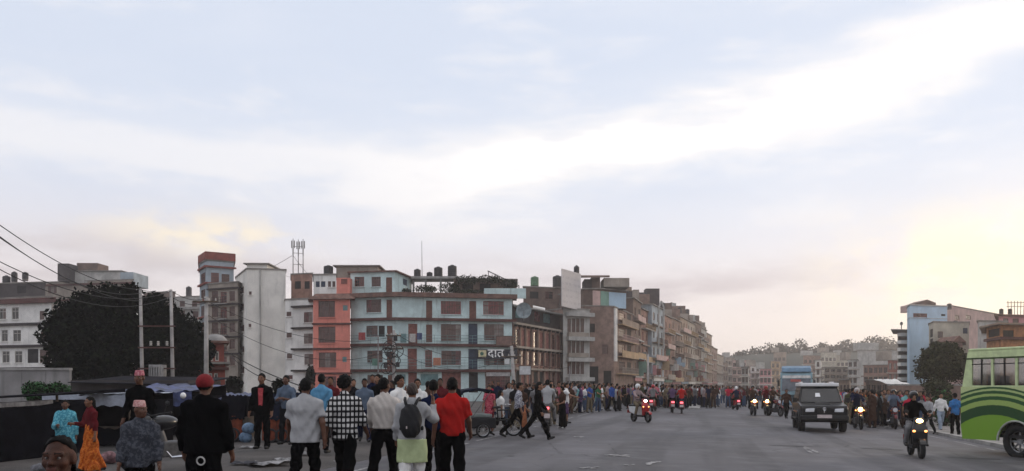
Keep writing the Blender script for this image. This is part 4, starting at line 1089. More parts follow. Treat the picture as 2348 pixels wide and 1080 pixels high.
# ---------- right hand side
b = Bldg('striped_tower', 'slim tower with striped white and dark balconies', [(2058, 128), (2082, 128.5)], 758, 'beige', 8)
for k in range(7):
    yy = 764 + k * 17; u0, v, L = b.uv(0, 2058, yy)
    b.ledge('balcony_front', v - .5, v + .02, 0.7, WALL['white2'], 0, 0, L)
    b.op(0, (2060, yy + 7.5, 2080, yy + 15, 'o'))
b.finish(roof_proj=0.9)
mb = MB(); mb.cyl(P(2067, 757, 130), P(2067, 739, 130), .07, n=6); mb.ell(P(2067, 742, 130), (.25, .25, .3), 8, 6); tag(mb.build('roof_finial', STEEL, origin=P(2067, 757, 130)), 'small finial on the striped tower roof', 'finial').location = P(2067, 757, 130)
b = Bldg('blue_tower', 'tall sky blue tower block with blank facade', [(2080, 126), (2086, 122), (2172, 124)], 706, 'skyblue', 10)
b.op(1, (2094, 718, 2126, 728, 'n'), (2158, 720, 2168, 725, 'o'))
b.ledge('top_band', Z(729, 122), Z(728, 122), 0.05, WALL['grey'])
b.finish(roof=WALL['grey'])
roofbox(b, 'stair_head', 2093, 2104, 697, 708, 125, 4, WALL['pinkpale'])
mb = MB(); mb.xprism([(0, 0), (4, 0), (4, .3), (0, .3)], 0, .1)
mb = MB(); z_ = b.z1 + .1; xa, xb = X(2106, 124), X(2146, 124); mb.raw([(xa, 124, z_), (xb, 124, z_), (xb, 128, z_), (xa, 128, z_), (xa, 124, z_ + .5), (xb, 124, z_ + .5), (xb, 128, z_ + .5), (xa, 128, z_ + .5), ((xa + xb) / 2, 124, z_ + 1.0), ((xa + xb) / 2, 128, z_ + 1.0)],
    [(0, 1, 5, 8, 4), (1, 2, 6, 5), (2, 3, 7, 9, 6), (3, 0, 4, 7), (4, 8, 9, 7), (8, 5, 6, 9)]); b.part('roof_room', mb, WALL['brown'])
roofbox(b, 'roof_room', 2150, 2172, 702, 708, 125, 4, WALL['tan'])
tank('small dark tank on the sky blue tower', 2177, 696, 706, 10, 128)
b = Bldg('long_white_block', 'long pale block with sloping roofline right of blue tower', [(2172, 132), (2292, 150)], 700, 'pinkpale', 9, det=1)
b.op(0, (2190, 722, 2200, 734, 'w'), (2215, 722, 2226, 734, 'w')); b.finish()
b = Bldg('beige_block', 'beige block with small roof tank above the roadside tree', [(2130, 112), (2141, 108), (2222, 109)], 744, 'cream', 8)
b.op(0, (2132, 756, 2139, 772, 'o'), (2132, 778, 2139, 792, 'o')); b.op(1, (2150, 760, 2162, 775, 'w'), (2222 - 14, 752, 2219, 765, 'b'), (2150, 795, 2162, 810, 'w')); b.finish()
tank('small dark tank on the beige block', 2191, 735, 743, 9, 110)
b = Bldg('tan_house', 'small reddish house with tiled gables behind the roadside tree', [(2172, 98), (2206, 98.5)], 785, 'pinkpale', 6)
b.op(0, (2178, 798, 2186, 808, 'w'), (2192, 798, 2200, 808, 'w')); b.finish(roof=TILE, roof_proj=.4)
mb = MB(); q = P(2196, 784, 98); mb.raw([(q.x - .8, 97.6, q.z), (q.x + .8, 97.6, q.z), (q.x + .8, 102, q.z), (q.x - .8, 102, q.z), (q.x, 97.6, q.z + .75), (q.x, 102, q.z + .75)], [(0, 1, 4), (1, 2, 5, 4), (2, 3, 5), (3, 0, 4, 5)]); b.part('gable', mb, TILE)
b = Bldg('grey_block', 'plain grey pink block behind the green bus roof', [(2242, 96), (2310, 97)], 737, 'grey', 9)
b.op(0, (2250, 750, 2262, 765, 'w')); b.finish()
b = Bldg('brick_block', 'orange brick block with tin roof at the right edge', [(2262, 78), (2296, 74), (2460, 76)], 752, 'ochre', 8)
mmb = mat('brick_orange', (0.38, 0.17, 0.075), 0.95, 0.35, 2.0, bump=0.4, streak=0.3); b.wall = mmb
b.op(0, (2266, 757, 2292, 770, 'o')); b.op(1, (2300, 757, 2325, 775, 'o')); b.bands('floor_band', (781,), .25, .25, TRIM)
b.finish(roof=WALL['tan'], roof_proj=0.6)
b = Bldg('maroon_house', 'maroon roofed house with aerials at the right edge', [(2290, 104), (2440, 106)], 724, 'pink', 8, det=1)
b.op(0, (2300, 730, 2312, 742, 'w'), (2322, 730, 2336, 742, 'w')); b.finish(roof=TILE, roof_proj=.5)
for i, (px, ln) in enumerate(((2296, 'left'), (2316, 'right'))): tank('dark tank on the maroon roofed house, %s of two' % ln, px, 708, 719, 9, 107)
mb = MB()
for k in range(7): mb.cyl(P(2312 + k * 7, 722, 106), P(2311 + k * 7.5, 690, 106), .04, n=5)
for yy in (694, 703): mb.cyl(P(2308, yy, 106), P(2360, yy, 106), .035, n=5)
tag(mb.build('roof_trellis', mat('rusty_steel', (0.12, 0.06, 0.04), .9), origin=P(2330, 722, 106)), 'thin rusty reinforcement bars above the maroon roof', 'trellis').location = P(2330, 722, 106)

# ---------- small red brick house on the left behind the stalls
b = Bldg('red_house', 'small dark red brick house with pale framed windows behind stalls', [(424, 58), (466, 56), (516, 57)], 836, 'brick3', 6)
b.op(0, (436, 852, 449, 880, 'p')); b.op(1, (478, 855, 487, 882, 'p'), (491, 855, 500, 882, 'p')); b.bands('cornice', (846,), .2, .25, TRIM)
b.finish(roof_proj=.35)
b2_ = Bldg('red_turret', 'dark turret storey on the small red brick house', [(473, 59), (514, 59.5)], 786, 'brick3', 4, z0=b.z1)
b2_.op(0, (480, 805, 489, 828, 'p'), (493, 805, 502, 828, 'p')); b2_.finish(roof=TILE, roof_proj=.35)
mb = MB(); mb.ell(P(494, 784, 61), (.9, .9, .6), 12, 8); b2_.part('dome', mb, CONC, smooth=True)

# ================================================================== STREET FURNITURE
def on(px, Y): x_ = X(px, Y); return (x_, Y, gz(x_, Y))
TARPB = mat('tarp_blue', (0.045, 0.06, 0.16), 0.55, 0.5, 2.5, c2=(0.015, 0.02, 0.05), bump=0.3, spec=0.4)
TARPW = mat('tarp_pale', (0.34, 0.37, 0.44), 0.6, 0.3, 3, bump=0.4)
TARPK = mat('tarp_black', (0.0045, 0.0045, 0.007), 0.9, 0.4, 3, bump=0.4, spec=0.02)
TARPN = mat('tarp_navy', (0.010, 0.013, 0.026), 0.85, 0.5, 2, bump=0.4, spec=0.05)
RUST = mat('rust_red_sheet', (0.20, 0.045, 0.02), 0.85, 0.45, 3, bump=0.2, streak=0.4)
BLUES = mat('blue_sack', (0.13, 0.20, 0.30), 0.8, 0.4, 6, bump=0.4)
WOOD = mat('old_wood', (0.10, 0.075, 0.055), 0.9, 0.4, 3, bump=0.3)
POLE = mat('pole_concrete', (0.36, 0.34, 0.33), 0.9, 0.25, 2, bump=0.2, streak=0.3)
def sheet(A, B, C_, D_, nu, nv, sag, seed, th=0.012):
    """Sagging cloth between four corners (A,B front; D,C back)."""
    rnd = random.Random(seed); ph = [rnd.uniform(0, 6) for _ in range(4)]
    A, B, C_, D_ = map(Vector, (A, B, C_, D_)); vs = []; fs = []
    for j in range(nv + 1):
        for i in range(nu + 1):
            a, b_ = i / nu, j / nv
            p = A.lerp(B, a).lerp(D_.lerp(C_, a), b_)
            z_ = -sag * (math.sin(math.pi * ((a * 3) % 1)) * 0.6 + math.sin(math.pi * b_) * .5) + 0.04 * math.sin(a * 17 + ph[0]) * math.cos(b_ * 9 + ph[1]) + 0.025 * math.sin(a * 41 + ph[2] + b_ * 7)
            vs.append((p.x, p.y, p.z + z_))
    n = (nu + 1) * (nv + 1)
    vs += [(v[0], v[1], v[2] - th) for v in vs]
    w_ = nu + 1
    for j in range(nv):
        for i in range(nu):
            q = (j * w_ + i, j * w_ + i + 1, (j + 1) * w_ + i + 1, (j + 1) * w_ + i); fs.append(q); fs.append(tuple(k + n for k in reversed(q)))
    m = MB(); m.raw(vs, fs); return m
def stall(label, px0, px1, Y, yt, yb, dep, tarp, name='market_stall', drop=0.35, side=TARPK, seed=1):
    """Low vendor stall: cloth awning on poles, front valance, dark cloth back, table with goods."""
    xa, xb = X(px0, Y), X(px1, Y); g_ = min(gz(xa, Y), gz(xb, Y)); t = thing(name, label, 'stall', ((xa + xb) / 2, Y, g_))
    o = t.location; zf = Z(yb, Y); zk = Z(yt, Y + dep)
    sheet((xa, Y, zf), (xb, Y, zf), (xb, Y + dep, zk), (xa, Y + dep, zk), 30, 8, 0.06, seed).build('awning', tarp, t, smooth=True, origin=o)
    v = sheet((xa, Y - .02, zf - drop), (xb, Y - .02, zf - drop), (xb, Y - .015, zf - .01), (xa, Y - .015, zf - .01), 30, 3, 0.05, seed + 3); v.build('valance', tarp, t, smooth=True, origin=o)
    for xx in (xa + .06, (xa + xb) / 2, xb - .06):
        m = MB(); m.cyl((xx, Y + .06, g_ - .1), (xx, Y + .06, zf - .03), .03, n=6); m.build('post', WOOD, t, origin=o)
    m = MB(); m.box(xa, Y + dep - .05, g_, xb, Y + dep, zk - .05); m.box(xa, Y + .1, g_, xa + .03, Y + dep - .051, zf - .2); m.box(xb - .03, Y + .1, g_, xb, Y + dep - .051, zf - .2); m.build('back_cloth', side, t, origin=o)
    m = MB(); m.box(xa + .2, Y + .5, g_ + .5, xb - .2, Y + 1.3, g_ + .58); m.build('table', WOOD, t, origin=o)
    m = MB(); sheet((xa + .15, Y + .45, g_ + .05), (xb - .15, Y + .45, g_ + .05), (xb - .15, Y + .48, g_ + .57), (xa + .15, Y + .48, g_ + .57), 24, 3, .03, seed + 5).build('table_cloth', side, t, smooth=True, origin=o)
    return t
stall('market stall under a pale tarpaulin behind the two women', 97, 300, 24, 898, 902, 3.0, TARPW, seed=2)
stall('market stall under a dark blue tarpaulin right of the pale one', 262, 440, 29, 880, 896, 3.5, TARPB, seed=3, drop=0.5)
stall('narrow blue tarpaulin stall sloping beside the barrier carts', 432, 545, 31, 900, 915, 3.5, TARPB, seed=7)
# black covered stall at the far left, and its pale edge
t = thing('covered_stall', 'black cloth covered stall at the far left edge', 'stall', on(20, 19.5)); o = t.location
m = MB(); xa, xb, g_ = X(-90, 18.5), X(92, 21), gz(X(40, 20), 20)
vs = []
m.hexa([(xa, 17.2, g_ - .05), (X(92, 20.6), 20.6, g_ - .05), (X(92, 20.6) + .2, 23, g_ - .05), (xa, 22, g_ - .05)], [(xa + .05, 17.4, 1.05), (X(90, 20.6), 20.8, 1.10), (X(90, 20.6) + .1, 22.9, 1.25), (xa, 22, 1.25)]); m.build('cloth_cover', TARPK, t, origin=o, bevel=.08)
m = MB(); m.hexa([(xa, 17.3, 1.06), (X(86, 20.6), 20.7, 1.12), (X(86, 20.6), 21.3, 1.16), (xa, 18.3, 1.1)], [(xa, 17.3, 1.16), (X(86, 20.6), 20.7, 1.22), (X(86, 20.6), 21.3, 1.26), (xa, 18.3, 1.2)]); m.build('pale_edge', mat('cloth_grey', (0.16, 0.155, 0.16), .9, .4, 6), t, origin=o)
m = MB(); m.hexa([(xa - .1, 17.3, 1.27), (X(98, 20.6), 21, 1.37), (X(98, 20.6), 25, 1.42), (xa, 25, 1.4)], [(xa - .1, 17.3, 1.30), (X(98, 20.6), 21, 1.40), (X(98, 20.6), 25, 1.55), (xa, 25, 1.5)]); m.build('top_cover', TARPK, t, origin=o)
for (xx, yy) in ((xa + .4, 18.2), (X(80, 20.6), 21.6)):
    m = MB(); m.cyl((xx, yy, 1.2), (xx, yy, 1.42), .035, n=6); m.build('post', WOOD, t, origin=o)
# vendor carts forming the barrier
def cart(label, px0, px1, Y, body, cover, ytop, sacks=0):
    xa, xb = X(px0, Y), X(px1, Y); g_ = gz((xa + xb) / 2, Y); t = thing('vendor_cart', label, 'cart', ((xa + xb) / 2, Y, g_), 0, 'vendor carts along the verge'); o = t.location
    n = max(2, int(round((xb - xa) / .55))); w_ = (xb - xa) / n
    for i in range(n):
        m = MB(); m.box(xa + i * w_ + .012, Y, g_ + .08, xa + (i + 1) * w_ - .012, Y + .04, g_ + .82 + .03 * (i % 2)); m.build('panel', body, t, origin=o)
    m = MB(); m.box(xa, Y + .041, g_ + .1, xb, Y + 1.3, g_ + .8); m.build('body', WOOD, t, origin=o)
    zt = Z(ytop, Y); sheet((xa - .08, Y - .06, g_ + .78), (xb + .08, Y - .06, g_ + .78), (xb + .05, Y + .35, zt), (xa - .05, Y + .35, zt), 22, 6, .05, int(px0)).build('cover', cover, t, smooth=True, origin=o)
    m = MB(); m.box(xa, Y + .36, g_ + .8, xb, Y + 1.2, zt - .06); m.build('load', TARPK, t, origin=o, bevel=.08)
    for xx in (xa + .3, xb - .3):
        m = MB(); m.torus((xx, Y - .03, g_ + .24), (0, 1, 0), .2, .035, 14, 6); m.build('wheel', TANKB, t, origin=o)
    return t
cart('rust red vendor cart under dark cover left of the suited man', 505, 556, 26.5, RUST, TARPK, 905)
cart('rust red vendor cart under navy cover right of the suited man', 600, 668, 26.0, RUST, TARPN, 902)
cart('dark vendor cart under navy cover behind the grey shirted man', 674, 765, 27.5, mat('panel_dark', (0.04, 0.025, 0.025), .9, .4, 3), TARPN, 900)
cart('dark blue covered vendor cart behind the checkered shirt man', 770, 895, 28.5, mat('panel_navy', (0.02, 0.035, 0.055), .9, .4, 3), mat('tarp_teal', (0.03, 0.055, 0.075), .75, .5, 2), 897)
for i, (px, py, lb) in enumerate(((563, 968, 'blue grey sack, lower of two beside the red cart'), (570, 950, 'blue grey sack lying on top of the other'))):
    q = P(px, py, 26.2); m = MB(); m.ell((0, 0, .16), (.22, .18, .19), 12, 8)
    so = tag(m.build('sack', BLUES, smooth=True), lb, 'sack'); so.location = (q.x, 26.2, gz(q.x, 26.2) + (0 if i == 0 else .30)); so.rotation_euler = (0, 0, i * .5)
# long dark shed, compound wall, hedge
m = MB(); Yw = 40
t = thing('compound_wall', 'grey concrete compound wall below the white apartment block', 'wall', on(60, Yw)); o = t.location
zt = Z(849, Yw); xs = np.linspace(X(-60, Yw), X(160, Yw), 5)
for a_, c_ in zip(xs[:-1], xs[1:]):
    m = MB(); m.box(a_ + .01, Yw, -.5, c_ - .01, Yw + .2, zt); m.build('panel', mat('wall_grey', (0.26, 0.25, 0.25), .95, .25, .6, bump=.2, streak=.4), t, origin=o)
m = MB(); m.box(xs[0], Yw - .06, zt + .002, xs[-1], Yw + .26, zt + .12); m.build('coping', CONC, t, origin=o)
t = thing('dark_shed', 'long dark shed roof below the big dark tree', 'shed', on(300, 36)); o = t.location
m = MB(); m.box(X(162, 36), 36, -.5, X(432, 36), 40, Z(872, 36)); m.build('wall', WALL['dark'], t, origin=o)
m = MB(); xa, xb = X(158, 35.5), X(436, 35.5); m.hexa([(xa, 35.4, Z(878, 36)), (xb, 35.4, Z(884, 36)), (xb, 40.5, Z(866, 36)), (xa, 40.5, Z(862, 36))], [(xa, 35.4, Z(876, 36)), (xb, 35.4, Z(882, 36)), (xb, 40.5, Z(863, 36)), (xa, 40.5, Z(859, 36))]); m.build('roof', mat('tin_dark', (0.014, 0.013, 0.018), .8, .4, 2, streak=.4, spec=.05), t, origin=o)
for i, (px, py, rx, rz, Yb, lb, ms_) in enumerate(((82, 892, 28, 17, 34, 'bright green hedge bush left of its twin on the left wall', [LEAF_G, LEAF_G, LEAF_M]), (130, 893, 27, 16, 33.5, 'bright green hedge bush right of its twin on the left wall', [LEAF_G, LEAF_G, LEAF_M]),
                                        (642, 884, 16, 14, 44, 'small dark shrub behind the carts', [LEAF_D, LEAF_M]), (700, 888, 14, 12, 45, 'low dark shrub behind the navy covered cart', [LEAF_D, LEAF_M]), (536, 880, 18, 16, 60, 'dark shrub below the blank white block', [LEAF_D, LEAF_M]),
                                        (712, 862, 10, 22, 88, 'narrow dark sapling beside the orange house', [LEAF_D, LEAF_M]), (2165, 925, 26, 30, 40, 'leafy green shrub by the right kerb near the green bus', [LEAF_O, LEAF_O2, LEAF_G]), (2150, 885, 30, 14, 52, 'low olive hedge under the roadside tree', [LEAF_O, LEAF_O2]))):
    bp = (X(px, Yb), Yb, gz(X(px, Yb), Yb))
    tree('shrub', lb, bp, [ell_px(px, py, rx, rz, Yb, bp), ell_px(px - rx * .45, py + 3, rx * .5, rz * .8, Yb, bp), ell_px(px + rx * .45, py + 4, rx * .5, rz * .8, Yb, bp), ell_px(px, py + rz, rx * .8, rz * .7, Yb, bp)], 1800, .09 * Yb / 50, ms_, 90 + i, .05, 'shrubs', 4, cat='shrub')

# ---------- poles and cables
INS = mat('insulator', (0.5, 0.46, 0.42), .4)
tp = thing('transformer_stand', 'twin pole transformer stand in front of the dark tree', 'transformer', on(360, 42)); o = tp.location
for (px, py) in ((322, 662), (392, 664)):
    m = MB(); q = P(px + 6, 900, 42); m.cyl((q.x, 42, gz(q.x, 42) - .3), P(px, py, 42), .11, .075, 10); m.build('pole', POLE, tp, origin=o, smooth=True)
for yy in (748, 797, 845):
    m = MB(); a_, c_ = P(318, yy, 41.85), P(402, yy + 1, 41.85); m.box(a_.x, 41.75, a_.z - .035, c_.x, 41.85, a_.z + .035); m.build('crossbar', mat('crossbar_rust', (0.10, 0.05, 0.045), .9), tp, origin=o)
for px in (346, 363, 383):
    m = MB(); q = P(px, 795, 41.8)
    for k in range(3): m.cyl(q + Vector((0, 0, .07 + k * .08)), q + Vector((0, 0, .13 + k * .08)), .08, .05, 8)
    m.build('insulator', INS, tp, origin=o)
m = MB(); a_ = P(343, 868, 41.6); m.box(a_.x, 41.5, a_.z, a_.x + .66, 42.1, a_.z + .72)
for k in range(5): m.box(a_.x + .05 + k * .125, 41.38, a_.z + .1, a_.x + .09 + k * .125, 41.499, a_.z + .62)
m.build('transformer_tank', mat('tank_grey', (0.30, 0.29, 0.29), .6, .3, 3), tp, origin=o)
def pole(label, px, ytop, Y, r=.13, m_=POLE, lean=0, arms=()):
    b_ = on(px + lean, Y); t = thing('utility_pole', label, 'pole', b_)
    m = MB(); m.cyl((0, 0, -.3), P(px, ytop, Y) - Vector(b_), r * 1.2, r * .8, 9); m.build('shaft', m_, t, smooth=True)
    for (yy, w_) in arms:
        q = P(px, yy, Y) - Vector(b_); m = MB(); m.box(q.x - w_ / 2, -.16, q.z - .05, q.x + w_ / 2, -.08, q.z + .05); m.build('crossarm', WOOD, t)
        for s_ in (-.42, -.15, .15, .42):
            m = MB(); m.cyl((q.x + s_ * w_, -.12, q.z + .05), (q.x + s_ * w_, -.12, q.z + .2), .05, .035, 7); m.build('insulator', INS, t)
    return t
pole('pale concrete pole beside the slender tower', 473, 680, 46, arms=((692, 1.4),))
tpole = pole('utility pole tangled with black cables before the blue house', 903, 757, 58, .12, arms=((770, 1.1), (800, 1.3)))
pole('thin steel pole left of the cable tangle', 867, 768, 66, .06, STEEL)
pole('leaning pinkish concrete pole at right end of blue house', 1173, 793, 64, .15, lean=9, arms=((818, 1.6),))
pole('thin pole at the bay house corner', 1306, 840, 70, .07, STEEL)
pole('tall thin pole in the left row crowd', 1486, 812, 90, .12, POLE)
CABLE = mat('cable_black', (0.012, 0.012, 0.013), .7, .2, 5)
rc = random.Random(11)
loops = thing('cable_coils', 'black coiled cables and junction boxes hanging on the tangled pole', 'cables', (X(903, 58), 57.7, Z(850, 58)))
for k in range(9):
    m = MB(); q = P(903 + rc.uniform(-20, 26), rc.uniform(795, 845), 57.75); m.torus(q, (rc.uniform(-.4, .4), 1, rc.uniform(-.3, .3)), rc.uniform(.18, .55), .03, 16, 5); m.build('coil', CABLE, loops, origin=loops.location)
for (px, py) in ((890, 812), (907, 776), (884, 838), (912, 836)):
    m = MB(); q = P(px, py, 57.7); m.box(q.x - .13, q.y - .1, q.z - .18, q.x + .13, q.y + .1, q.z + .18); m.build('junction_box', TANKB, loops, origin=loops.location, bevel=.02)
def cable(label, a, b_, sag, r=.016):
    A, B = P(*a), P(*b_); pts = []
    for i in range(17):
        t_ = i / 16; p = A.lerp(B, t_); p.z -= sag * 4 * t_ * (1 - t_); pts.append(p - A)
    m = MB(); m.tube(pts, r, 5); o_ = tag(m.build('overhead_cable', CABLE), label, 'cable', 'overhead cables'); o_.location = A
cable('topmost overhead cable from upper left corner to transformer pole', (-30, 495, 24), (322, 664, 42), .5)
cable('second overhead cable from upper left down to transformer pole', (-30, 520, 24), (322, 672, 42), .7)
cable('third overhead cable at left running just under the second', (-30, 524, 23), (322, 690, 42), .5, .016)
cable('lower overhead cable crossing above the white apartment roof', (-30, 585, 25), (392, 668, 42), .8)
cable('lowest overhead cable above the white apartment roof', (-30, 602, 25), (392, 680, 42), .9)
cable('cable between the two transformer poles at the top', (322, 664, 42), (392, 666, 42), .1)
cable('upper cable from transformer pole to pole by the tower', (392, 666, 42), (473, 684, 46), .25)
cable('lower cable from transformer pole to pole by the tower', (392, 680, 42), (473, 694, 46), .25)
cable('cable from the tower pole slanting across blank white block', (473, 690, 46), (903, 772, 58), 1.1)
cable('second cable slanting across the blank white block', (473, 720, 46), (903, 800, 58), 1.6)
cable('thick black cable sagging low in front of white block', (530, 812, 64), (712, 892, 47), .2, .035)
cable('second thick black cable sagging in front of white block', (530, 818, 64), (660, 885, 47), .35, .03)
cable('guy cable left of the telecom mast', (613, 618, 108), (670, 586, 112.4), .05, .03)
cable('guy cable right of the telecom mast', (672, 586, 112.4), (716, 640, 108), .1, .025)
cable('lower guy cable left of the telecom mast', (616, 612, 108), (668, 636, 111), .2, .02)
cable('upper cable across the blue house front', (903, 762, 58), (1173, 800, 64), 1.2, .018)
cable('lower cable across the blue house front', (903, 800, 58), (1173, 815, 64), 1.3, .018)
cable('cable running along the brick corner house', (1173, 800, 64), (1306, 842, 70), .6, .018)
# ---------- small signs, litter
def board(name, label, px0, py0, px1, py1, Y, m_, posts=True):
    a_, c_ = P(px0, py1, Y), P(px1, py0, Y); t = thing(name, label, 'sign', ((a_.x + c_.x) / 2, Y, a_.z)); o = t.location
    m = MB(); m.box(a_.x, Y, a_.z, c_.x, Y + .08, c_.z); m.build('panel', m_, t, origin=o)
    m = MB()
    for (u0, v0, u1, v1) in ((0, 0, 1, .06), (0, .94, 1, 1), (0, .06, .04, .94), (.96, .06, 1, .94)):
        m.box(a_.x + (c_.x - a_.x) * u0, Y - .03, a_.z + (c_.z - a_.z) * v0, a_.x + (c_.x - a_.x) * u1, Y - .001, a_.z + (c_.z - a_.z) * v1)
    m.build('frame', WOOD, t, origin=o)
    if posts:
        for xx in (a_.x + .2, c_.x - .2):
            m = MB(); m.cyl((xx, Y + .12, -.6), (xx, Y + .12, a_.z + .5), .04, n=6); m.build('post', STEEL, t, origin=o)
    return t
board('hanging_sign', 'white hanging signboard right of the leaning pole', 1190, 838, 1218, 860, 92, mat('board_white', (0.55, 0.55, 0.56), .7, .2, 2))
board('hanging_sign', 'small white square notice under the Devanagari sign', 1156, 821, 1169, 836, 96, mat('board_pale', (0.6, 0.62, 0.62), .7, .15, 2), False)
board('hanging_sign', 'brown signboard at upper right of blue house', 1137, 770, 1175, 793, 96.2, mat('board_brown', (0.20, 0.12, 0.10), .8, .3, 2), False)
board('street_banner', 'long pale banner board above the shops of blue house', 1112, 853, 1172, 863, 95.5, mat('board_grey', (0.35, 0.33, 0.33), .8, .3, 3), False)
LIT = [(575, 1028, .30, 'pale flattened plastic scrap on the verge near suited man'), (612, 1066, .42, 'white torn sheet on ground left of grey shirt man'), (650, 1058, .25, 'crumpled white bag on the verge'), (690, 1044, .2, 'small pale scrap behind the grey shirt man'), (560, 1066, .25, 'dark crumpled scrap on the verge'), (790, 1060, .2, 'flat pale wrapper near the road edge')]
for i, (px, py, w_, lb) in enumerate(LIT):
    Y = 1.6 * F / (py - HY)
    for _ in range(6): Y = (CAMH - gz(X(px, Y), Y)) * F / (py - HY)
    m = MB(); rnd = random.Random(i); n = 6; vs = []
    for a_ in range(n):
        for c_ in range(n): vs.append(((a_ / (n - 1) - .5) * w_ * 2 + rnd.uniform(-.03, .03), (c_ / (n - 1) - .5) * w_ * 1.3 + rnd.uniform(-.03, .03), .02 + rnd.random() * .06))
    m.raw(vs, [(a_ * n + c_, (a_ + 1) * n + c_, (a_ + 1) * n + c_ + 1, a_ * n + c_ + 1) for a_ in range(n - 1) for c_ in range(n - 1)])
    lo = tag(m.build('litter', mat('litter_dark', (.04, .04, .05), .8) if 'dark' in lb else mat('litter_pale', (.24, .235, .24), .8, .6, 8)), lb, 'litter'); lo.location = on(px, Y); lo.rotation_euler = (0, 0, i * .8)
# awning behind the right hand crowd
t = thing('awning_tent', 'white low awning tent behind the right hand crowd', 'tent', on(2060, 78)); o = t.location
xa, xb = X(2035, 78), X(2085, 78); sheet((xa, 78, Z(880, 78)), (xb, 78, Z(880, 78)), (xb, 81, Z(869, 81)), (xa, 81, Z(869, 81)), 16, 5, .05, 5).build('canopy', WALL['white'], t, smooth=True, origin=o)
for xx in (xa + .1, xb - .1):
    m = MB(); m.cyl((xx, 78.1, -.7), (xx, 78.1, Z(880, 78)), .04, n=6); m.build('post', STEEL, t, origin=o)
m = MB()
t = thing('roadside_wall', 'low reddish brick wall behind the right hand crowd', 'wall', on(2150, 70)); o = t.location
m.box(X(2040, 70), 70, -.8, X(2260, 70), 70.3, Z(884, 70)); m.build('wall', WALL['brick2'], t, origin=o)
m = MB(); m.box(X(2040, 70) - .05, 69.94, Z(884, 70) + .002, X(2260, 70) + .05, 70.36, Z(881, 70)); m.build('coping', CONC, t, origin=o)

# ---------- laundry on the blue house rails, bundles by the stalls
for i, (px, py, w_, h_, c_, lb) in enumerate(((830, 772, .8, .9, (.30, .06, .06), 'red cloth drying on the left rail of blue house'), (946, 775, .7, 1.0, (.45, .42, .40), 'white cloth drying on the upper rail of blue house'), (962, 773, .6, .8, (.05, .07, .16), 'navy cloth drying on the upper rail of blue house'),
        (1002, 830, .9, .9, (.40, .16, .10), 'orange cloth drying on the lower rail of blue house'), (860, 832, .7, .8, (.10, .20, .16), 'green cloth drying on the lower left rail of blue house'))):
    Yq = 94.2; q = P(px, py, Yq); mb = MB(); n = 8
    vs = [(q.x * 0 + (a_ / n - .5) * w_, .05 * math.sin(a_ * 1.9 + i) * (1 - b_ / 6) - .02, (b_ / 6 - 1) * h_) for b_ in range(7) for a_ in range(n + 1)]
    mb.raw(vs, [(b_ * (n + 1) + a_, b_ * (n + 1) + a_ + 1, (b_ + 1) * (n + 1) + a_ + 1, (b_ + 1) * (n + 1) + a_) for b_ in range(6) for a_ in range(n)])
    lo = tag(mb.build('laundry', mat('laundry_%d' % i, c_, .9, .25, 5), smooth=True), lb, 'laundry'); lo.location = (q.x, Yq, q.z + .5)
for i, (px, Yq, r_, c_, lb) in enumerate(((247, 19.0, .20, (.22, .12, .13), 'pinkish bundle on the ground right of orange skirt woman'), (268, 20.0, .16, (.10, .10, .11), 'small grey bundle beside the pinkish bundle'), (92, 17.0, .14, (.18, .18, .20), 'pale small bag at the foot of black stall'), (430, 22.0, .2, (.12, .03, .02), 'rusty bundle in front of the blue stall'))):
    mb = MB(); rr = random.Random(i)
    for k in range(4): mb.ell((rr.uniform(-.5, .5) * r_, rr.uniform(-.4, .4) * r_, r_ * .6 + .1 * k * r_), (r_ * .8, r_ * .7, r_ * .62), 12, 8)
    bo = tag(mb.build('bundle', mat('bundle_%d' % i, c_, .9, .5, 9, bump=.5), smooth=True), lb, 'bundle'); bo.location = on(px, Yq)

# ================================================================== VEHICLES
TYRE = mat('tyre', (0.012, 0.012, 0.013), .85, .3, 6)
RIM = mat('rim_alloy', (0.35, 0.35, 0.36), .35, .2, 6, metal=.8)
BLK = mat('plastic_black', (0.015, 0.015, 0.016), .5, .2, 6)
CHROME = mat('chrome', (0.6, 0.6, 0.62), .2, .1, 6, metal=1.0)
ENG = mat('engine_grey', (0.10, 0.10, 0.105), .5, .3, 8, metal=.6)
LENS = mat('lamp_lens', (0.62, 0.63, 0.66), .15, .1, 6, spec=.6)
HEADON = emit('headlight_lit', (1.0, 0.62, 0.22), 9)
HEADW = emit('headlight_white', (1.0, 0.93, 0.80), 6)
TAIL = emit('tail_light_lit', (1.0, 0.03, 0.06), 1.6)
AMBER = emit('indicator_lit', (1.0, 0.32, 0.03), 2.0)
PLATE = mat('plate_white', (0.55, 0.47, 0.47), .5, .15, 10)
PLATER = mat('plate_red', (0.30, 0.03, 0.03), .5, .15, 10)
AUTOG = glass('auto_glass', (0.012, 0.014, 0.018), .06, .6)
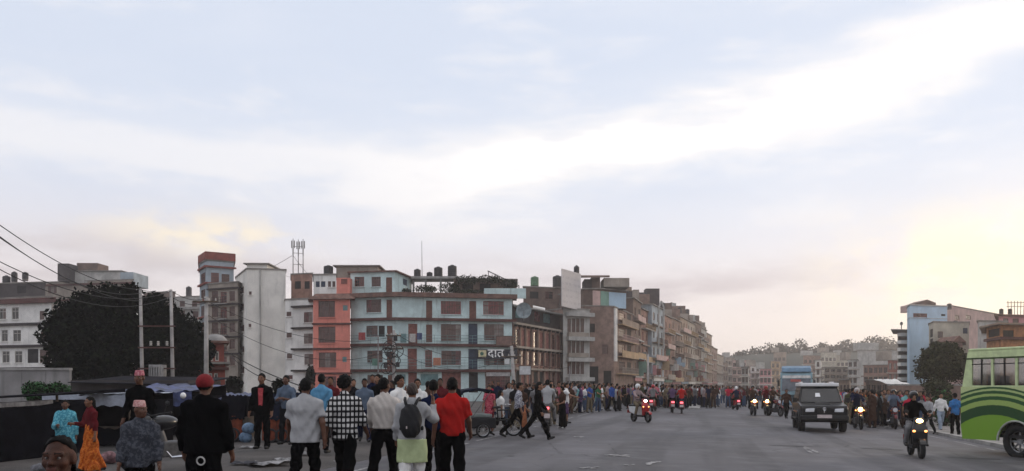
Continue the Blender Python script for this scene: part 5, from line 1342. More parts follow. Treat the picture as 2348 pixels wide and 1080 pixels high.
def wheel(parent, x_, y_, r, w_, name='wheel', spokes=6, rim=RIM, sub=True):
    m = MB(); k = 20; prof = [(r * .62, -w_ / 2), (r * .9, -w_ / 2), (r, -w_ * .3), (r, w_ * .3), (r * .9, w_ / 2), (r * .62, w_ / 2)]
    vs = []; fs = []
    for i in range(k):
        a = 2 * math.pi * i / k
        for (q, s_) in prof: vs.append((x_ + s_, y_ + q * math.cos(a), r + q * math.sin(a)))
    n = len(prof)
    for i in range(k):
        for j in range(n): fs.append((i * n + j, ((i + 1) % k) * n + j, ((i + 1) % k) * n + (j + 1) % n, i * n + (j + 1) % n))
    m.raw(vs, fs); wo = m.build(name, TYRE, parent, smooth=True)
    m = MB(); m.cyl((x_ - w_ * .12, y_, r), (x_ + w_ * .12, y_, r), r * .16, n=10)
    for i in range(spokes):
        a = 2 * math.pi * i / spokes; m.cyl((x_, y_, r), (x_, y_ + r * .63 * math.cos(a), r + r * .63 * math.sin(a)), r * .07, r * .05, 5)
    m.torus((x_, y_, r), (1, 0, 0), r * .62, r * .05, 20, 5); m.build('rim', rim, wo)
    return wo
def suv(label, px, Y, rz):
    t = thing('jeep', label, 'car', on(px, Y), rz); PB = mat('paint_black', (0.006, 0.0065, 0.009), .32, .2, 4, spec=.25); PW = mat('paint_white', (.72, .72, .73), .35, .05, 4)
    m = MB(); prof = [(-2.12, .42), (-2.22, .55), (-2.22, .98), (-2.12, 1.08), (-1.0, 1.19), (2.12, 1.19), (2.2, 1.0), (2.2, .5), (2.1, .42)]
    m.xprism(prof, -.88, .88); m.build('body', PB, t, bevel=.06, smooth=False)
    m = MB(); m.hexa([(-.84, -1.0, 1.18), (.84, -1.0, 1.18), (.84, 2.12, 1.18), (-.84, 2.12, 1.18)], [(-.71, -.38, 1.84), (.71, -.38, 1.84), (.71, 2.0, 1.84), (-.71, 2.0, 1.84)]); m.build('cabin', PB, t, bevel=.03)
    m = MB(); m.box(-.75, -.50, 1.842, .75, 2.06, 1.985); m.build('roof', PW, t, bevel=.035)
    m = MB(); m.hexa([(-.76, -1.0, 1.21), (.76, -1.0, 1.21), (.76, -.97, 1.21), (-.76, -.97, 1.21)], [(-.66, -.44, 1.80), (.66, -.44, 1.80), (.66, -.41, 1.80), (-.66, -.41, 1.80)]); wsh = m.build('windscreen', AUTOG, t)
    m = MB(); m.face([(-.20, -.83, 1.42), (.0, -.83, 1.42), (-.02, -.695, 1.57), (-.18, -.695, 1.57)]); m.build('white_quad', PW, wsh)  # small flat white area on the windscreen
    for s_ in (-1, 1):
        for (y0, y1, y2, y3) in ((-.72, -.02, -.02, -.28), (.06, .86, .86, .06), (.96, 1.95, 1.85, .96)):
            m = MB(); f = lambda z: s_ * (.855 - (z - 1.18) / .66 * .13)
            m.face([(f(1.24), y0, 1.24), (f(1.24), y1, 1.24), (f(1.76), y2, 1.76), (f(1.76), y3, 1.76)]); m.build('side_window', AUTOG, t)
        m = MB(); m.hexa([(s_ * .54 - .17, -2.25, .83), (s_ * .54 + .17, -2.24, .83), (s_ * .54 + .17, -2.15, .83), (s_ * .54 - .17, -2.15, .83)], [(s_ * .54 - .15, -2.25, .96), (s_ * .54 + .19, -2.22, .99), (s_ * .54 + .19, -2.15, .99), (s_ * .54 - .15, -2.15, .96)]); m.build('headlight', LENS, t, bevel=.03)
        m = MB(); m.cyl((s_ * .62, -2.33, .60), (s_ * .62, -2.27, .60), .07, n=10); m.build('fog_light', LENS, t)
        m = MB(); m.hexa([(s_ * .92, -.95, 1.2), (s_ * 1.08, -.95, 1.2), (s_ * 1.08, -.82, 1.2), (s_ * .92, -.82, 1.2)], [(s_ * .92, -.95, 1.38), (s_ * 1.08, -.95, 1.38), (s_ * 1.08, -.82, 1.38), (s_ * .92, -.82, 1.38)]); m.build('mirror', BLK, t)
        m = MB(); m.cyl((s_ * .62, 0, 2.02), (s_ * .62, 1.9, 2.02), .02, n=6); m.build('roof_rail', CHROME, t)
        for yy in (-1.38, 1.3):
            wheel(t, s_ * .78, yy, .39, .24)
            m = MB(); pts = [(s_ * .90, yy + .47 * math.cos(a), .39 + .47 * math.sin(a)) for a in np.linspace(0, math.pi, 11)]; m.tube(pts, .045, 6); m.build('wheel_arch', BLK, t)
        m = MB(); m.box(s_ * .9 - .02, -1.0, .78, s_ * .9 + .02, .9, .82); m.build('side_strip', mat('strip_orange', (.45, .20, .10), .5), t)
        m = MB(); m.box(s_ * .86, -.86, .5, s_ * .98, .82, .55); m.build('side_step', BLK, t)
    m = MB(); m.box(-.25, -2.25, .79, .25, -2.18, 1.02); g_ = m.build('grille', BLK, t)
    for k in range(5): mm_ = MB(); mm_.box(-.2 + k * .09, -2.27, .81, -.165 + k * .09, -2.251, 1.0); mm_.build('slat', CHROME if k == 2 else BLK, g_)
    m = MB(); m.torus((0, -2.29, .95), (0, 1, 0), .055, .014, 12, 5); m.build('emblem', CHROME, g_)
    m = MB(); m.box(-.90, -2.34, .50, .90, -2.18, .70); m.build('bumper', BLK, t, bevel=.05)
    m = MB(); m.box(-.27, -2.36, .60, .27, -2.342, .73); m.build('number_plate', PLATE, t)
    m = MB(); m.hexa([(-.3, -1.75, 1.10), (.3, -1.75, 1.10), (.3, -1.15, 1.16), (-.3, -1.15, 1.16)], [(-.26, -1.7, 1.15), (.26, -1.7, 1.15), (.26, -1.2, 1.21), (-.26, -1.2, 1.21)]); m.build('bonnet_scoop', PB, t)
    return t
suv('black jeep with white roof driving towards the camera', 1876, 33.8, R(-15))

# ---------- green bus at the right edge
def bus_mat():
    mm = D.materials.new('bus_livery'); mm.use_nodes = True; t = NT(mm.node_tree); b_ = t.n['Principled BSDF']
    co = t.node('ShaderNodeTexCoord').outputs['Object']; ox, oy, oz = t.sep(co)
    dx = t.m('DIVIDE', t.sub(ox, 1.25), 1.15); dz = t.add(oz, .6); n = t.noise(co, 9, 3, .6)
    e = t.add(t.m('SQRT', t.add(t.mul(dx, dx), t.mul(dz, dz))), t.mul(t.sub(n, .5), .03))
    # the swoosh leans: shift centre with height
    c = (0.175, 0.335, 0.030)
    for lo, colr in ((1.90, (0.010, 0.055, 0.014)), (2.20, (0.30, 0.42, 0.11)), (2.36, (0.014, 0.075, 0.02)), (2.47, (0.34, 0.46, 0.14)), (2.55, (0.014, 0.075, 0.02)), (2.64, (0.40, 0.50, 0.20)), (2.70, (0.014, 0.075, 0.02)), (2.76, (0.50, 0.58, 0.28))):
        c = t.mix(t.step(e, lo - .01, lo + .01), c, colr)
    sp = t.noise(co, 46, 2, .7); c = t.mix(t.mul(t.step(sp, .5, .7), .35), c, (0.08, 0.12, 0.03))
    t.put(b_.inputs['Base Color'], c); b_.inputs['Roughness'].default_value = .35; b_.inputs['Specular IOR Level'].default_value = .4
    return mm
def green_bus():
    A = Vector((13.4, 24.0)); B = Vector((14.02, 22.0)); d = (B - A).normalized(); ang = math.atan2(d.y, d.x)
    g_ = gz(14.6, 19); t = thing('green_bus', 'green and lime passenger bus with swoosh livery cut by right edge', 'bus', (A.x, A.y, g_), ang)
    LV = bus_mat(); LIME = mat('bus_lime', (0.56, 0.66, 0.36), .4, .15, 4); L = 9.4; W_ = 2.4
    m = MB()
    def arch(cx, r, n=12): return [(cx + r * math.cos(a), .52 + r * math.sin(a)) for a in np.linspace(math.pi, 0, n)]
    for y0 in (0.0, W_ - .06):
        low = [(0.04, .52), (0.0, .9), (0.0, 2.16)][::-1]
        poly = [(0.0, 2.16), (0.0, .9), (0.06, .50)] + arch(1.98, .62) + arch(7.3, .62) + [(L, .50), (L, 2.16)]
        n = len(poly); vs = [(p[0], y0, p[1]) for p in poly] + [(p[0], y0 + .06, p[1]) for p in poly]
        m.raw(vs, [tuple(range(n)), tuple(range(2 * n - 1, n - 1, -1))] + [(i, i + n, (i + 1) % n + n, (i + 1) % n) for i in range(n)])
    m.build('side_panel', LV, t)
    # upper side with window openings
    wins = [(.42, 1.12), (1.20, 1.95), (2.03, 2.95), (3.03, 3.95), (4.03, 4.95), (5.03, 5.95), (6.03, 6.95), (7.03, 7.95), (8.03, 9.1)]
    zlo, zhi = 2.2, 3.02; m = MB()
    for y0 in (0.0, W_ - .06):
        m.box(.06, y0, 2.162, L, y0 + .06, zlo)
        m.hexa([(.22, y0, zhi), (L, y0, zhi), (L, y0 + .06, zhi), (.22, y0 + .06, zhi)], [(.27, y0, 3.28), (L, y0, 3.28), (L, y0 + .06, 3.28), (.27, y0 + .06, 3.28)])
        xs = [.06] + [q for w_ in wins for q in w_] + [L]
        m.hexa([(.06, y0, zlo), (wins[0][0], y0, zlo), (wins[0][0], y0 + .06, zlo), (.06, y0 + .06, zlo)], [(.22, y0, zhi), (wins[0][0], y0, zhi), (wins[0][0], y0 + .06, zhi), (.22, y0 + .06, zhi)])
        for a_, b_ in zip(wins[:-1], wins[1:]): m.box(a_[1], y0, zlo, b_[0], y0 + .06, zhi)
        m.box(wins[-1][1], y0, zlo, L, y0 + .06, zhi)
    m.build('window_pillars', LIME, t)
    GL = D.materials.new('bus_glass'); GL.use_nodes = True; gt = NT(GL.node_tree); gt.n.clear()
    tr = gt.node('ShaderNodeBsdfTransparent'); tr.inputs[0].default_value = (.80, .80, .76, 1); gl = gt.node('ShaderNodeBsdfGlossy'); gl.inputs[0].default_value = (.9, .9, .9, 1); gl.inputs[1].default_value = .05
    mx = gt.node('ShaderNodeMixShader'); mx.inputs[0].default_value = .22; gt.l.new(tr.outputs[0], mx.inputs[1]); gt.l.new(gl.outputs[0], mx.inputs[2]); oo = gt.node('ShaderNodeOutputMaterial'); gt.l.new(mx.outputs[0], oo.inputs[0])
    for y0 in (.025, W_ - .035):
        for (a_, b_) in wins:
            m = MB(); m.box(a_ + .002, y0, zlo + .002, b_ - .002, y0 + .012, zhi - .002); po = m.build('window_pane', GL, t)
            if y0 < 1:
                f_ = MB(); c_ = (a_ + b_) / 2; f_.box(c_ - .02, y0 - .02, zlo, c_ + .02, y0 - .003, zhi); f_.box(a_, y0 - .02, zhi - .17, b_, y0 - .003, zhi - .14); f_.build('window_bar', BLK, po)
    CUR = mat('curtain_brown', (0.16, 0.05, 0.02), .9, .4, 5)
    for xx in (1.14, 1.98, 2.15, 3.0, 4.0):
        m = MB()
        for k in range(5): m.cyl((xx + k * .035, .14 + .015 * (k % 2), zlo - .1), (xx + k * .035, .14 + .015 * (k % 2), zhi), .02, n=6)
        m.build('curtain', CUR, t, smooth=True)
    m = MB(); m.box(.27, 0, 3.282, L, W_, 3.36); m.build('roof', LIME, t, bevel=.035)
    m = MB(); m.hexa([(.0, .06, .55), (.06, .06, .55), (.06, W_ - .06, .55), (0, W_ - .06, .55)], [(0.0, .06, 2.16), (.06, .06, 2.16), (.06, W_ - .06, 2.16), (0, W_ - .06, 2.16)]); m.build('end_panel', LIME, t)
    m = MB(); m.hexa([(.03, .06, 2.17), (.08, .06, 2.17), (.08, W_ - .06, 2.17), (.03, W_ - .06, 2.17)], [(.24, .06, 3.27), (.29, .06, 3.27), (.29, W_ - .06, 3.27), (.24, W_ - .06, 3.27)]); m.build('end_window', GL, t)
    m = MB(); m.box(L - .06, .06, .55, L, W_ - .06, 3.27); m.build('front_panel', LIME, t)
    m = MB(); m.box(.1, .07, .62, L - .1, W_ - .07, .72); m.build('floor', BLK, t)
    m = MB(); m.box(0.22, -.015, 3.02, L, -.003, 3.07); m.build('gutter_strip', mat('bus_dark_green', (.05, .08, .03), .5), t)
    SEAT = mat('seat_blue_grey', (0.05, 0.055, 0.075), .9, .4, 5)
    for k in range(8):
        for yy in (.2, 1.45):
            m = MB(); m.box(.9 + k, yy, 1.15, 1.35 + k, yy + .75, 1.25); m.box(.82 + k, yy, 1.25, .95 + k, yy + .75, 2.5); m.build('seat', SEAT, t, bevel=.03)
    for xx in (1.98, 7.3):
        for yy in (.16, W_ - .16):
            w_ = wheel(t, 0, 0, .52, .26, spokes=8); w_.location = (xx, yy, 0); w_.rotation_euler = (0, 0, R(90))
        m = MB(); pts = [(xx + .62 * math.cos(a), -.02, .52 + .62 * math.sin(a)) for a in np.linspace(0, math.pi, 15)]; m.tube(pts, .03, 6); m.build('arch_trim', mat('arch_pale', (.35, .36, .33), .6), t)
        m = MB(); m.box(xx - .6, .30, .5, xx + .6, .34, 1.12); m.box(xx - .6, .06, 1.13, xx + .6, .34, 1.16); m.build('wheel_well', BLK, t)
    t.scale = (.93, .93, .93)
    return t
green_bus()

# ---------- blue bus far down the road, front view
def blue_bus():
    t = thing('blue_bus', 'pale blue bus approaching far behind the jeep', 'bus', on(1826, 66), R(-19))
    TB = mat('bus_teal', (0.22, 0.34, 0.39), .45, .2, 3); TB2 = mat('bus_blue', (0.13, 0.22, 0.32), .45, .2, 3); W_ = 1.25
    m = MB(); m.xprism([(-.1, .4), (-.18, .6), (-.16, 1.5), (0.0, 2.95), (.15, 3.1), (9, 3.1), (9.1, 2.9), (9.1, .5), (9.0, .4)], -W_, W_); m.build('body', TB, t, bevel=.07)
    m = MB(); m.hexa([(-1.12, -.21, 1.55), (1.12, -.21, 1.55), (1.12, -.15, 1.55), (-1.12, -.15, 1.55)], [(-1.1, -.075, 2.55), (1.1, -.075, 2.55), (1.1, -.02, 2.55), (-1.1, -.02, 2.55)]); m.build('windscreen', glass('bus_screen', (.10, .11, .13), .1, .6), t)
    m = MB(); m.hexa([(-1.1, -.09, 2.6), (1.1, -.09, 2.6), (1.1, -.02, 2.6), (-1.1, -.02, 2.6)], [(-1.08, -.05, 2.82), (1.08, -.05, 2.82), (1.08, 0, 2.82), (-1.08, 0, 2.82)]); m.build('destination_board', mat('board_ivory', (.62, .60, .58), .6), t)
    m = MB(); m.face([(-.45, -.17, 2.3), (.35, -.17, 2.3), (.35, -.13, 2.5), (-.45, -.13, 2.5)]); m.build('screen_banner', mat('banner_red', (.40, .10, .09), .7), t)
    m = MB(); vs = []
    m.xprism([(-.1, 3.1), (.1, 3.45), (.8, 3.62), (2.2, 3.5), (2.4, 3.1)], -1.15, 1.15); m.build('roof_visor', TB2, t, bevel=.1)
    m = MB(); m.box(-1.2, -.26, .85, 1.2, -.19, 1.25); m.build('front_band', mat('band_dark_teal', (.02, .045, .055), .5), t)
    m = MB(); m.box(-1.24, -.3, .38, 1.24, -.15, .62); m.build('bumper', TB2, t, bevel=.04)
    for s_ in (-1, 1):
        m = MB(); m.box(s_ * .85 - .2, -.25, .66, s_ * .85 + .2, -.17, .82); m.build('headlight', LENS, t)
        m = MB(); m.cyl((s_ * 1.2, -.05, 2.6), (s_ * 1.38, -.4, 2.4), .025, n=6); m.box(s_ * 1.38 - .09, -.46, 1.95, s_ * 1.38 + .09, -.38, 2.42); m.build('mirror', BLK, t)
        for yy in (1.4, 6.8): wheel(t, s_ * 1.05, yy, .48, .28)
        for k in range(7):
            m = MB(); m.box(s_ * 1.255 - .01, .5 + k * 1.15, 1.75, s_ * 1.255 + .01, 1.45 + k * 1.15, 2.6); m.build('side_window', AUTOG, t)
    m = MB(); m.box(-.25, -.33, .45, .25, -.305, .57); m.build('number_plate', PLATE, t)
    for s_ in (-.5, .5):
        m = MB(); m.cyl((s_, -.24, 1.5), (s_ - .35, -.17, 1.95), .012, n=5); m.build('wiper', BLK, t)
    return t
blue_bus()

# ---------- two-wheelers
def seg(mb, a, b_, r, n=7): mb.cyl(a, b_, r, n=n)
def motorcycle(label, loc, rz, col, head=None, tail=False, lean=0.0, group='motorcycles', name='motorcycle'):
    """Front towards -Y. Parts: two wheels, frame, engine, tank, seat, tail, fork, headlamp, handlebar, exhaust, mudguards."""
    t = thing(name, label, 'motorcycle', loc, rz, group); t.rotation_euler = (0, lean, rz)
    wheel(t, 0, -.66, .30, .10, spokes=8, rim=ENG); wheel(t, 0, .64, .30, .12, spokes=8, rim=ENG)
    m = MB(); seg(m, (0, -.35, .86), (0, -.05, .45), .035); seg(m, (0, -.05, .45), (0, .25, .42), .035); seg(m, (0, -.30, .84), (0, .75, .78), .03)
    for s_ in (-1, 1): seg(m, (s_ * .09, .15, .42), (s_ * .09, .64, .30), .025); seg(m, (s_ * .1, .50, .72), (s_ * .1, .60, .34), .025)
    m.build('frame', BLK, t)
    m = MB(); m.box(-.15, -.22, .24, .15, .22, .52); m.cyl((0, -.12, .45), (0, -.20, .72), .11, .09, 10); m.build('engine', ENG, t, bevel=.04)
    m = MB(); m.ell((0, -.10, .86), (.15, .30, .13), 14, 9); m.build('fuel_tank', col, t, smooth=True)
    m = MB(); m.hexa([(-.13, .12, .78), (.13, .12, .78), (.1, .82, .86), (-.1, .82, .86)], [(-.12, .12, .86), (.12, .12, .86), (.09, .80, .95), (-.09, .80, .95)]); m.build('seat', BLK, t, bevel=.025)
    m = MB(); m.hexa([(-.11, .5, .72), (.11, .5, .72), (.06, .95, .86), (-.06, .95, .86)], [(-.12, .5, .80), (.12, .5, .80), (.07, .97, .94), (-.07, .97, .94)]); m.build('tail_cowl', col, t, bevel=.02)
    m = MB(); m.box(-.07, .955, .84, .07, .99, .92); m.build('tail_light', TAIL if tail else mat('tail_red', (.25, .01, .015), .3), t)
    m = MB(); m.box(-.10, 1.0, .55, .10, 1.015, .70); m.build('number_plate', PLATE if tail else PLATER, t)
    m = MB()
    for s_ in (-1, 1): seg(m, (s_ * .085, -.66, .30), (s_ * .085, -.36, .92), .027)
    m.build('fork', ENG, t)
    m = MB(); pts = [(s_ * 1.0, 0, 0) for s_ in ()]
    m.tube([(-.36, -.20, 1.05), (-.20, -.30, 1.02), (0, -.36, .98), (.20, -.30, 1.02), (.36, -.20, 1.05)], .018, 6); m.build('handlebar', BLK, t)
    m = MB(); m.ell((0, -.45, .88), (.12, .10, .12), 12, 8); hl = m.build('headlamp', col, t, smooth=True)
    m = MB(); m.cyl((0, -.535, .88), (0, -.555, .88), .10, n=12); m.build('lens', head or LENS, hl)
    m = MB(); m.box(-.10, -.48, .70, .10, -.40, .76); m.build('front_plate', PLATER, t)
    for s_ in (-1, 1):
        m = MB(); seg(m, (s_ * .26, -.28, 1.03), (s_ * .30, -.26, 1.18), .008, 5); m.ell((s_ * .32, -.26, 1.21), (.06, .02, .045), 10, 6); m.build('mirror', BLK, t)
        m = MB(); m.ell((s_ * .17, -.42, .84), (.035, .035, .03), 8, 6); m.build('indicator', AMBER if head else mat('amber', (.5, .16, .02), .3), t)
    m = MB(); m.tube([(.12, -.18, .40), (.14, -.05, .24), (.15, .25, .24), (.16, .85, .36)], [.025, .028, .045, .05], 8); m.build('exhaust', CHROME, t)
    for (cy, a0, a1) in ((-.66, .5, 2.5), (.64, .3, 1.9)):
        m = MB(); pts = [(0, cy + .34 * math.cos(a), .30 + .34 * math.sin(a)) for a in np.linspace(a0, a1, 9)]
        for p, q in zip(pts[:-1], pts[1:]): m.hexa([(-.06, p[1], p[2]), (.06, p[1], p[2]), (.06, q[1], q[2]), (-.06, q[1], q[2])], [(-.06, p[1], p[2] + .012), (.06, p[1], p[2] + .012), (.06, q[1], q[2] + .012), (-.06, q[1], q[2] + .012)])
        m.build('mudguard', col, t)
    return t
def scooter(label, loc, rz, col, head=None, tail=False, group='motorcycles', col2=None):
    t = thing('scooter', label, 'scooter', loc, rz, group); col2 = col2 or col
    wheel(t, 0, -.60, .23, .11, spokes=5, rim=ENG); wheel(t, 0, .56, .23, .11, spokes=5, rim=ENG)
    m = MB(); m.hexa([(-.17, -.42, .32), (.17, -.42, .32), (.15, -.34, .30), (-.15, -.34, .30)], [(-.20, -.44, .72), (.20, -.44, .72), (.18, -.32, .78), (-.18, -.32, .78)])
    m.hexa([(-.20, -.44, .721), (.20, -.44, .721), (.18, -.32, .781), (-.18, -.32, .781)], [(-.12, -.34, .96), (.12, -.34, .96), (.10, -.26, .96), (-.10, -.26, .96)]); m.build('apron', col, t, bevel=.03)
    m = MB(); m.box(-.16, -.33, .24, .16, .12, .33); m.build('floorboard', BLK, t, bevel=.02)
    m = MB(); m.hexa([(-.15, .10, .28), (.15, .10, .28), (.13, .78, .45), (-.13, .78, .45)], [(-.15, .14, .70), (.15, .14, .70), (.10, .92, .76), (-.10, .92, .76)]); m.build('rear_body', col2, t, bevel=.05)
    m = MB(); m.box(-.14, .12, .705, .14, .82, .80); m.build('seat', BLK, t, bevel=.04)
    m = MB(); m.box(-.09, .90, .62, .09, .94, .72); m.build('tail_light', TAIL if tail else mat('tail_red', (.25, .01, .015), .3), t)
    m = MB(); m.box(-.11, .95, .40, .11, .965, .54); m.build('number_plate', PLATE if tail else PLATER, t)
    m = MB(); m.hexa([(-.14, -.40, .90), (.14, -.40, .90), (.12, -.22, .92), (-.12, -.22, .92)], [(-.13, -.36, 1.04), (.13, -.36, 1.04), (.1, -.22, 1.06), (-.1, -.22, 1.06)]); hc = m.build('handlebar_cowl', col, t, bevel=.03)
    m = MB(); m.ell((0, -.40, .965), (.085, .03, .055), 12, 8); m.build('headlamp', head or LENS, hc)
    m = MB(); m.tube([(-.34, -.17, 1.03), (-.18, -.27, 1.0), (.18, -.27, 1.0), (.34, -.17, 1.03)], .018, 6); m.build('handlebar', BLK, t)
    m = MB(); seg(m, (0, -.60, .23), (0, -.40, .50), .035); m.build('fork', ENG, t)
    m = MB(); pts = [(0, -.60 + .27 * math.cos(a), .23 + .27 * math.sin(a)) for a in np.linspace(.3, 2.6, 9)]
    for p, q in zip(pts[:-1], pts[1:]): m.hexa([(-.07, p[1], p[2]), (.07, p[1], p[2]), (.07, q[1], q[2]), (-.07, q[1], q[2])], [(-.07, p[1], p[2] + .014), (.07, p[1], p[2] + .014), (.07, q[1], q[2] + .014), (-.07, q[1], q[2] + .014)])
    m.build('mudguard', col, t)
    for s_ in (-1, 1):
        m = MB(); seg(m, (s_ * .22, -.25, 1.02), (s_ * .27, -.24, 1.18), .008, 5); m.ell((s_ * .28, -.24, 1.21), (.055, .02, .045), 10, 6); m.build('mirror', BLK, t)
        m = MB(); m.ell((s_ * .14, -.44, .70), (.04, .02, .03), 8, 6); m.build('indicator', AMBER if head else mat('amber', (.5, .16, .02), .3), t)
    m = MB(); m.cyl((.16, .30, .28), (.17, .80, .36), .05, n=8); m.build('exhaust', ENG, t)
    return t
CR = mat('paint_red', (.30, .012, .018), .3, .15, 5, coat=.3); CK = mat('paint_bike_black', (.014, .014, .016), .3, .15, 5, coat=.3); CW = mat('paint_bike_white', (.6, .6, .6), .35, .1, 5)
CB = mat('paint_bike_blue', (.03, .05, .14), .35, .15, 5); CG = mat('paint_bike_grey', (.09, .09, .095), .35, .15, 5); CM = mat('paint_maroon', (.14, .012, .02), .35, .15, 5)
BIKES = []   # (loc, rz, rider spec) filled for riders
def bike(kind, label, px, Y, rz, col, head=None, tail=False, rider=None, col2=None):
    loc = on(px, Y); loc = (loc[0], loc[1], loc[2] + .012)
    (scooter(label, loc, rz, col, head, tail, col2=col2) if kind == 's' else motorcycle(label, loc, rz, col, head, tail))
    if rider: BIKES.append((kind, loc, rz, rider))
bike('s', 'dark scooter with lit headlamp ridden at the front right of the road', 2100, 21.3, R(-14), CK, HEADON, rider=dict(shirt='black', pants='grey', helmet='black', label='person in black jacket and dark helmet riding the front right scooter'), col2=CK)
bike('s', 'red and white scooter riding alone on the middle of the road', 1469, 36.5, R(24), CR, HEADW, rider=dict(shirt='pinkgrey', pants='khaki', helmet='white', label='person in pale jacket and white helmet riding the red white scooter'), col2=CW)
bike('m', 'black motorcycle with glowing red tail light seen from behind', 1256, 27.5, R(176), CK, None, True, rider=dict(shirt='palegrey', pants='grey', label='person in pale grey T-shirt on the motorcycle with red tail light'))
bike('m', 'motorcycle with lit yellow headlamp right beside the jeep', 1967, 36, R(-12), CK, HEADON, rider=dict(shirt='navy', pants='black', helmet='pale', label='person in navy top riding the motorcycle beside the jeep'))
bike('m', 'red faired motorcycle in the crowd right of the jeep', 2050, 37.5, R(-20), CM, None, rider=dict(shirt='greyblue', pants='navy', helmet='black', label='person in grey blue top on the red motorcycle in the crowd'))
bike('m', 'dark motorcycle parked beside the crowd behind the brown dressed person', 2018, 39.5, R(-58), CB)
bike('m', 'left motorcycle of the pair with blazing headlamps', 1727, 49, R(-8), CK, HEADON, rider=dict(shirt='brown', pants='black', helmet='black', label='person in brown top riding the left blazing motorcycle'))
bike('m', 'right motorcycle of the pair with blazing headlamps', 1757, 50, R(-12), CK, HEADON, rider=dict(shirt='maroon', pants='black', helmet='red', label='person in maroon top riding the right blazing motorcycle'))
bike('m', 'dark unlit motorcycle just right of the blazing pair', 1776, 49, R(14), CM, None, rider=dict(shirt='brown', pants='black', helmet='black', label='person in brown jacket on unlit motorcycle left of blue bus'))
bike('s', 'red scooter seen from behind far along the road', 1686, 60, R(180), CR, None, True, rider=dict(shirt='navy', pants='black', helmet='white', label='person in navy top and white helmet on far red scooter'))
bike('s', 'red scooter parked left of the pair at left roadside', 1499, 52, R(160), CR, None, True, rider=dict(shirt='grey', pants='black', helmet='red', label='person in grey top and red helmet at the left roadside'))
bike('s', 'pinkish red scooter, left one of the roadside pair', 1541, 50, R(172), CR, None, True, rider=dict(shirt='purple', pants='black', label='person in purple top on the left scooter of roadside pair'))
bike('s', 'bright red scooter, right one of the roadside pair', 1563, 49, R(168), CR, None, True, rider=dict(shirt='red', pants='navy', label='person in red top on the right scooter of roadside pair'))
bike('m', 'parked black motorcycle with shiny engine left of the black jacketed man', 386, 14.5, R(-30), CK)
bike('m', 'dark motorcycle parked by the kerb in the right crowd', 1990, 44, R(-30), CK)
bike('m', 'dark motorcycle among people at the far right kerb', 2090, 46, R(-35), CG)
hm_ = MB(); hm_.ell((0, 0, .10), (.10, .12, .11), 14, 10); ho_ = tag(hm_.build('helmet', mat('helmet_white', (.8, .8, .8), .25), smooth=True), 'white helmet lying on the blue tarpaulin stall', 'helmet'); ho_.location = (X(420, 28.6), 28.6, 1.18)

# ---------- cycle rickshaw facing right
def rickshaw():
    loc = on(1100, 25.5); t = thing('cycle_rickshaw', 'dark cycle rickshaw with navy hood at the left roadside', 'rickshaw', loc, R(20))
    def wh(x_, y_, r):
        m = MB(); m.torus((x_, y_, r), (0, 1, 0), r - .03, .03, 20, 6); w_ = m.build('wheel', TYRE, t)
        m = MB(); m.cyl((x_, y_ - .04, r), (x_, y_ + .04, r), .04, n=8)
        for k in range(12): a = k * math.pi / 6; m.cyl((x_, y_, r), (x_ + (r - .05) * math.cos(a), y_, r + (r - .05) * math.sin(a)), .006, n=4)
        m.torus((x_, y_, r), (0, 1, 0), r - .065, .012, 20, 5); m.build('spokes', RIM, w_)
    wh(-.05, -.5, .24); wh(-.05, .5, .24); wh(1.15, 0, .30)
    m = MB(); m.box(-.5, -.46, .30, .40, .46, .62); m.build('seat_box', mat('rick_black', (.015, .015, .018), .7), t, bevel=.03)
    m = MB(); m.box(-.42, -.38, .63, .30, .38, .74); m.build('seat_cushion', mat('cushion_grey', (.22, .25, .24), .85, .3, 4), t, bevel=.04)
    m = MB(); m.hexa([(-.52, -.4, .62), (-.40, -.4, .62), (-.40, .4, .62), (-.52, .4, .62)], [(-.62, -.4, 1.25), (-.52, -.4, 1.25), (-.52, .4, 1.25), (-.62, .4, 1.25)]); m.build('backrest', mat('cushion_beige', (.36, .30, .23), .85, .3, 4), t, bevel=.03)
    m = MB(); pr = [(-.85, 1.30), (-.7, 1.48), (-.2, 1.56), (.25, 1.50), (.38, 1.38), (.25, 1.44), (-.2, 1.49), (-.66, 1.41), (-.78, 1.28)]
    n = len(pr); m.raw([(p[0], -.48, p[1]) for p in pr] + [(p[0], .48, p[1]) for p in pr], [tuple(range(n - 1, -1, -1)), tuple(range(n, 2 * n))] + [(i, (i + 1) % n, (i + 1) % n + n, i + n) for i in range(n)]); m.build('hood', TARPN, t)
    m = MB()
    for s_ in (-.44, .44):
        seg(m, (-.45, s_, .6), (-.7, s_, 1.4), .014, 5); seg(m, (-.40, s_, .62), (.22, s_, 1.45), .014, 5)
    m.build('hood_frame', STEEL, t)
    m = MB(); seg(m, (.35, 0, .5), (1.0, 0, .55), .03); seg(m, (1.0, 0, .95), (1.15, 0, .33), .025); seg(m, (.62, 0, .52), (.58, 0, .9), .025); seg(m, (.6, 0, .84), (1.02, 0, .86), .025); m.build('frame', BLK, t)
    m = MB(); m.ell((.58, 0, .94), (.14, .08, .045), 10, 6); m.build('saddle', BLK, t)
    m = MB(); m.tube([(.82, -.26, 1.04), (1.0, -.12, 1.02), (1.0, .12, 1.02), (.82, .26, 1.04)], .015, 6); m.build('handlebar', CHROME, t)
    return t
rickshaw()

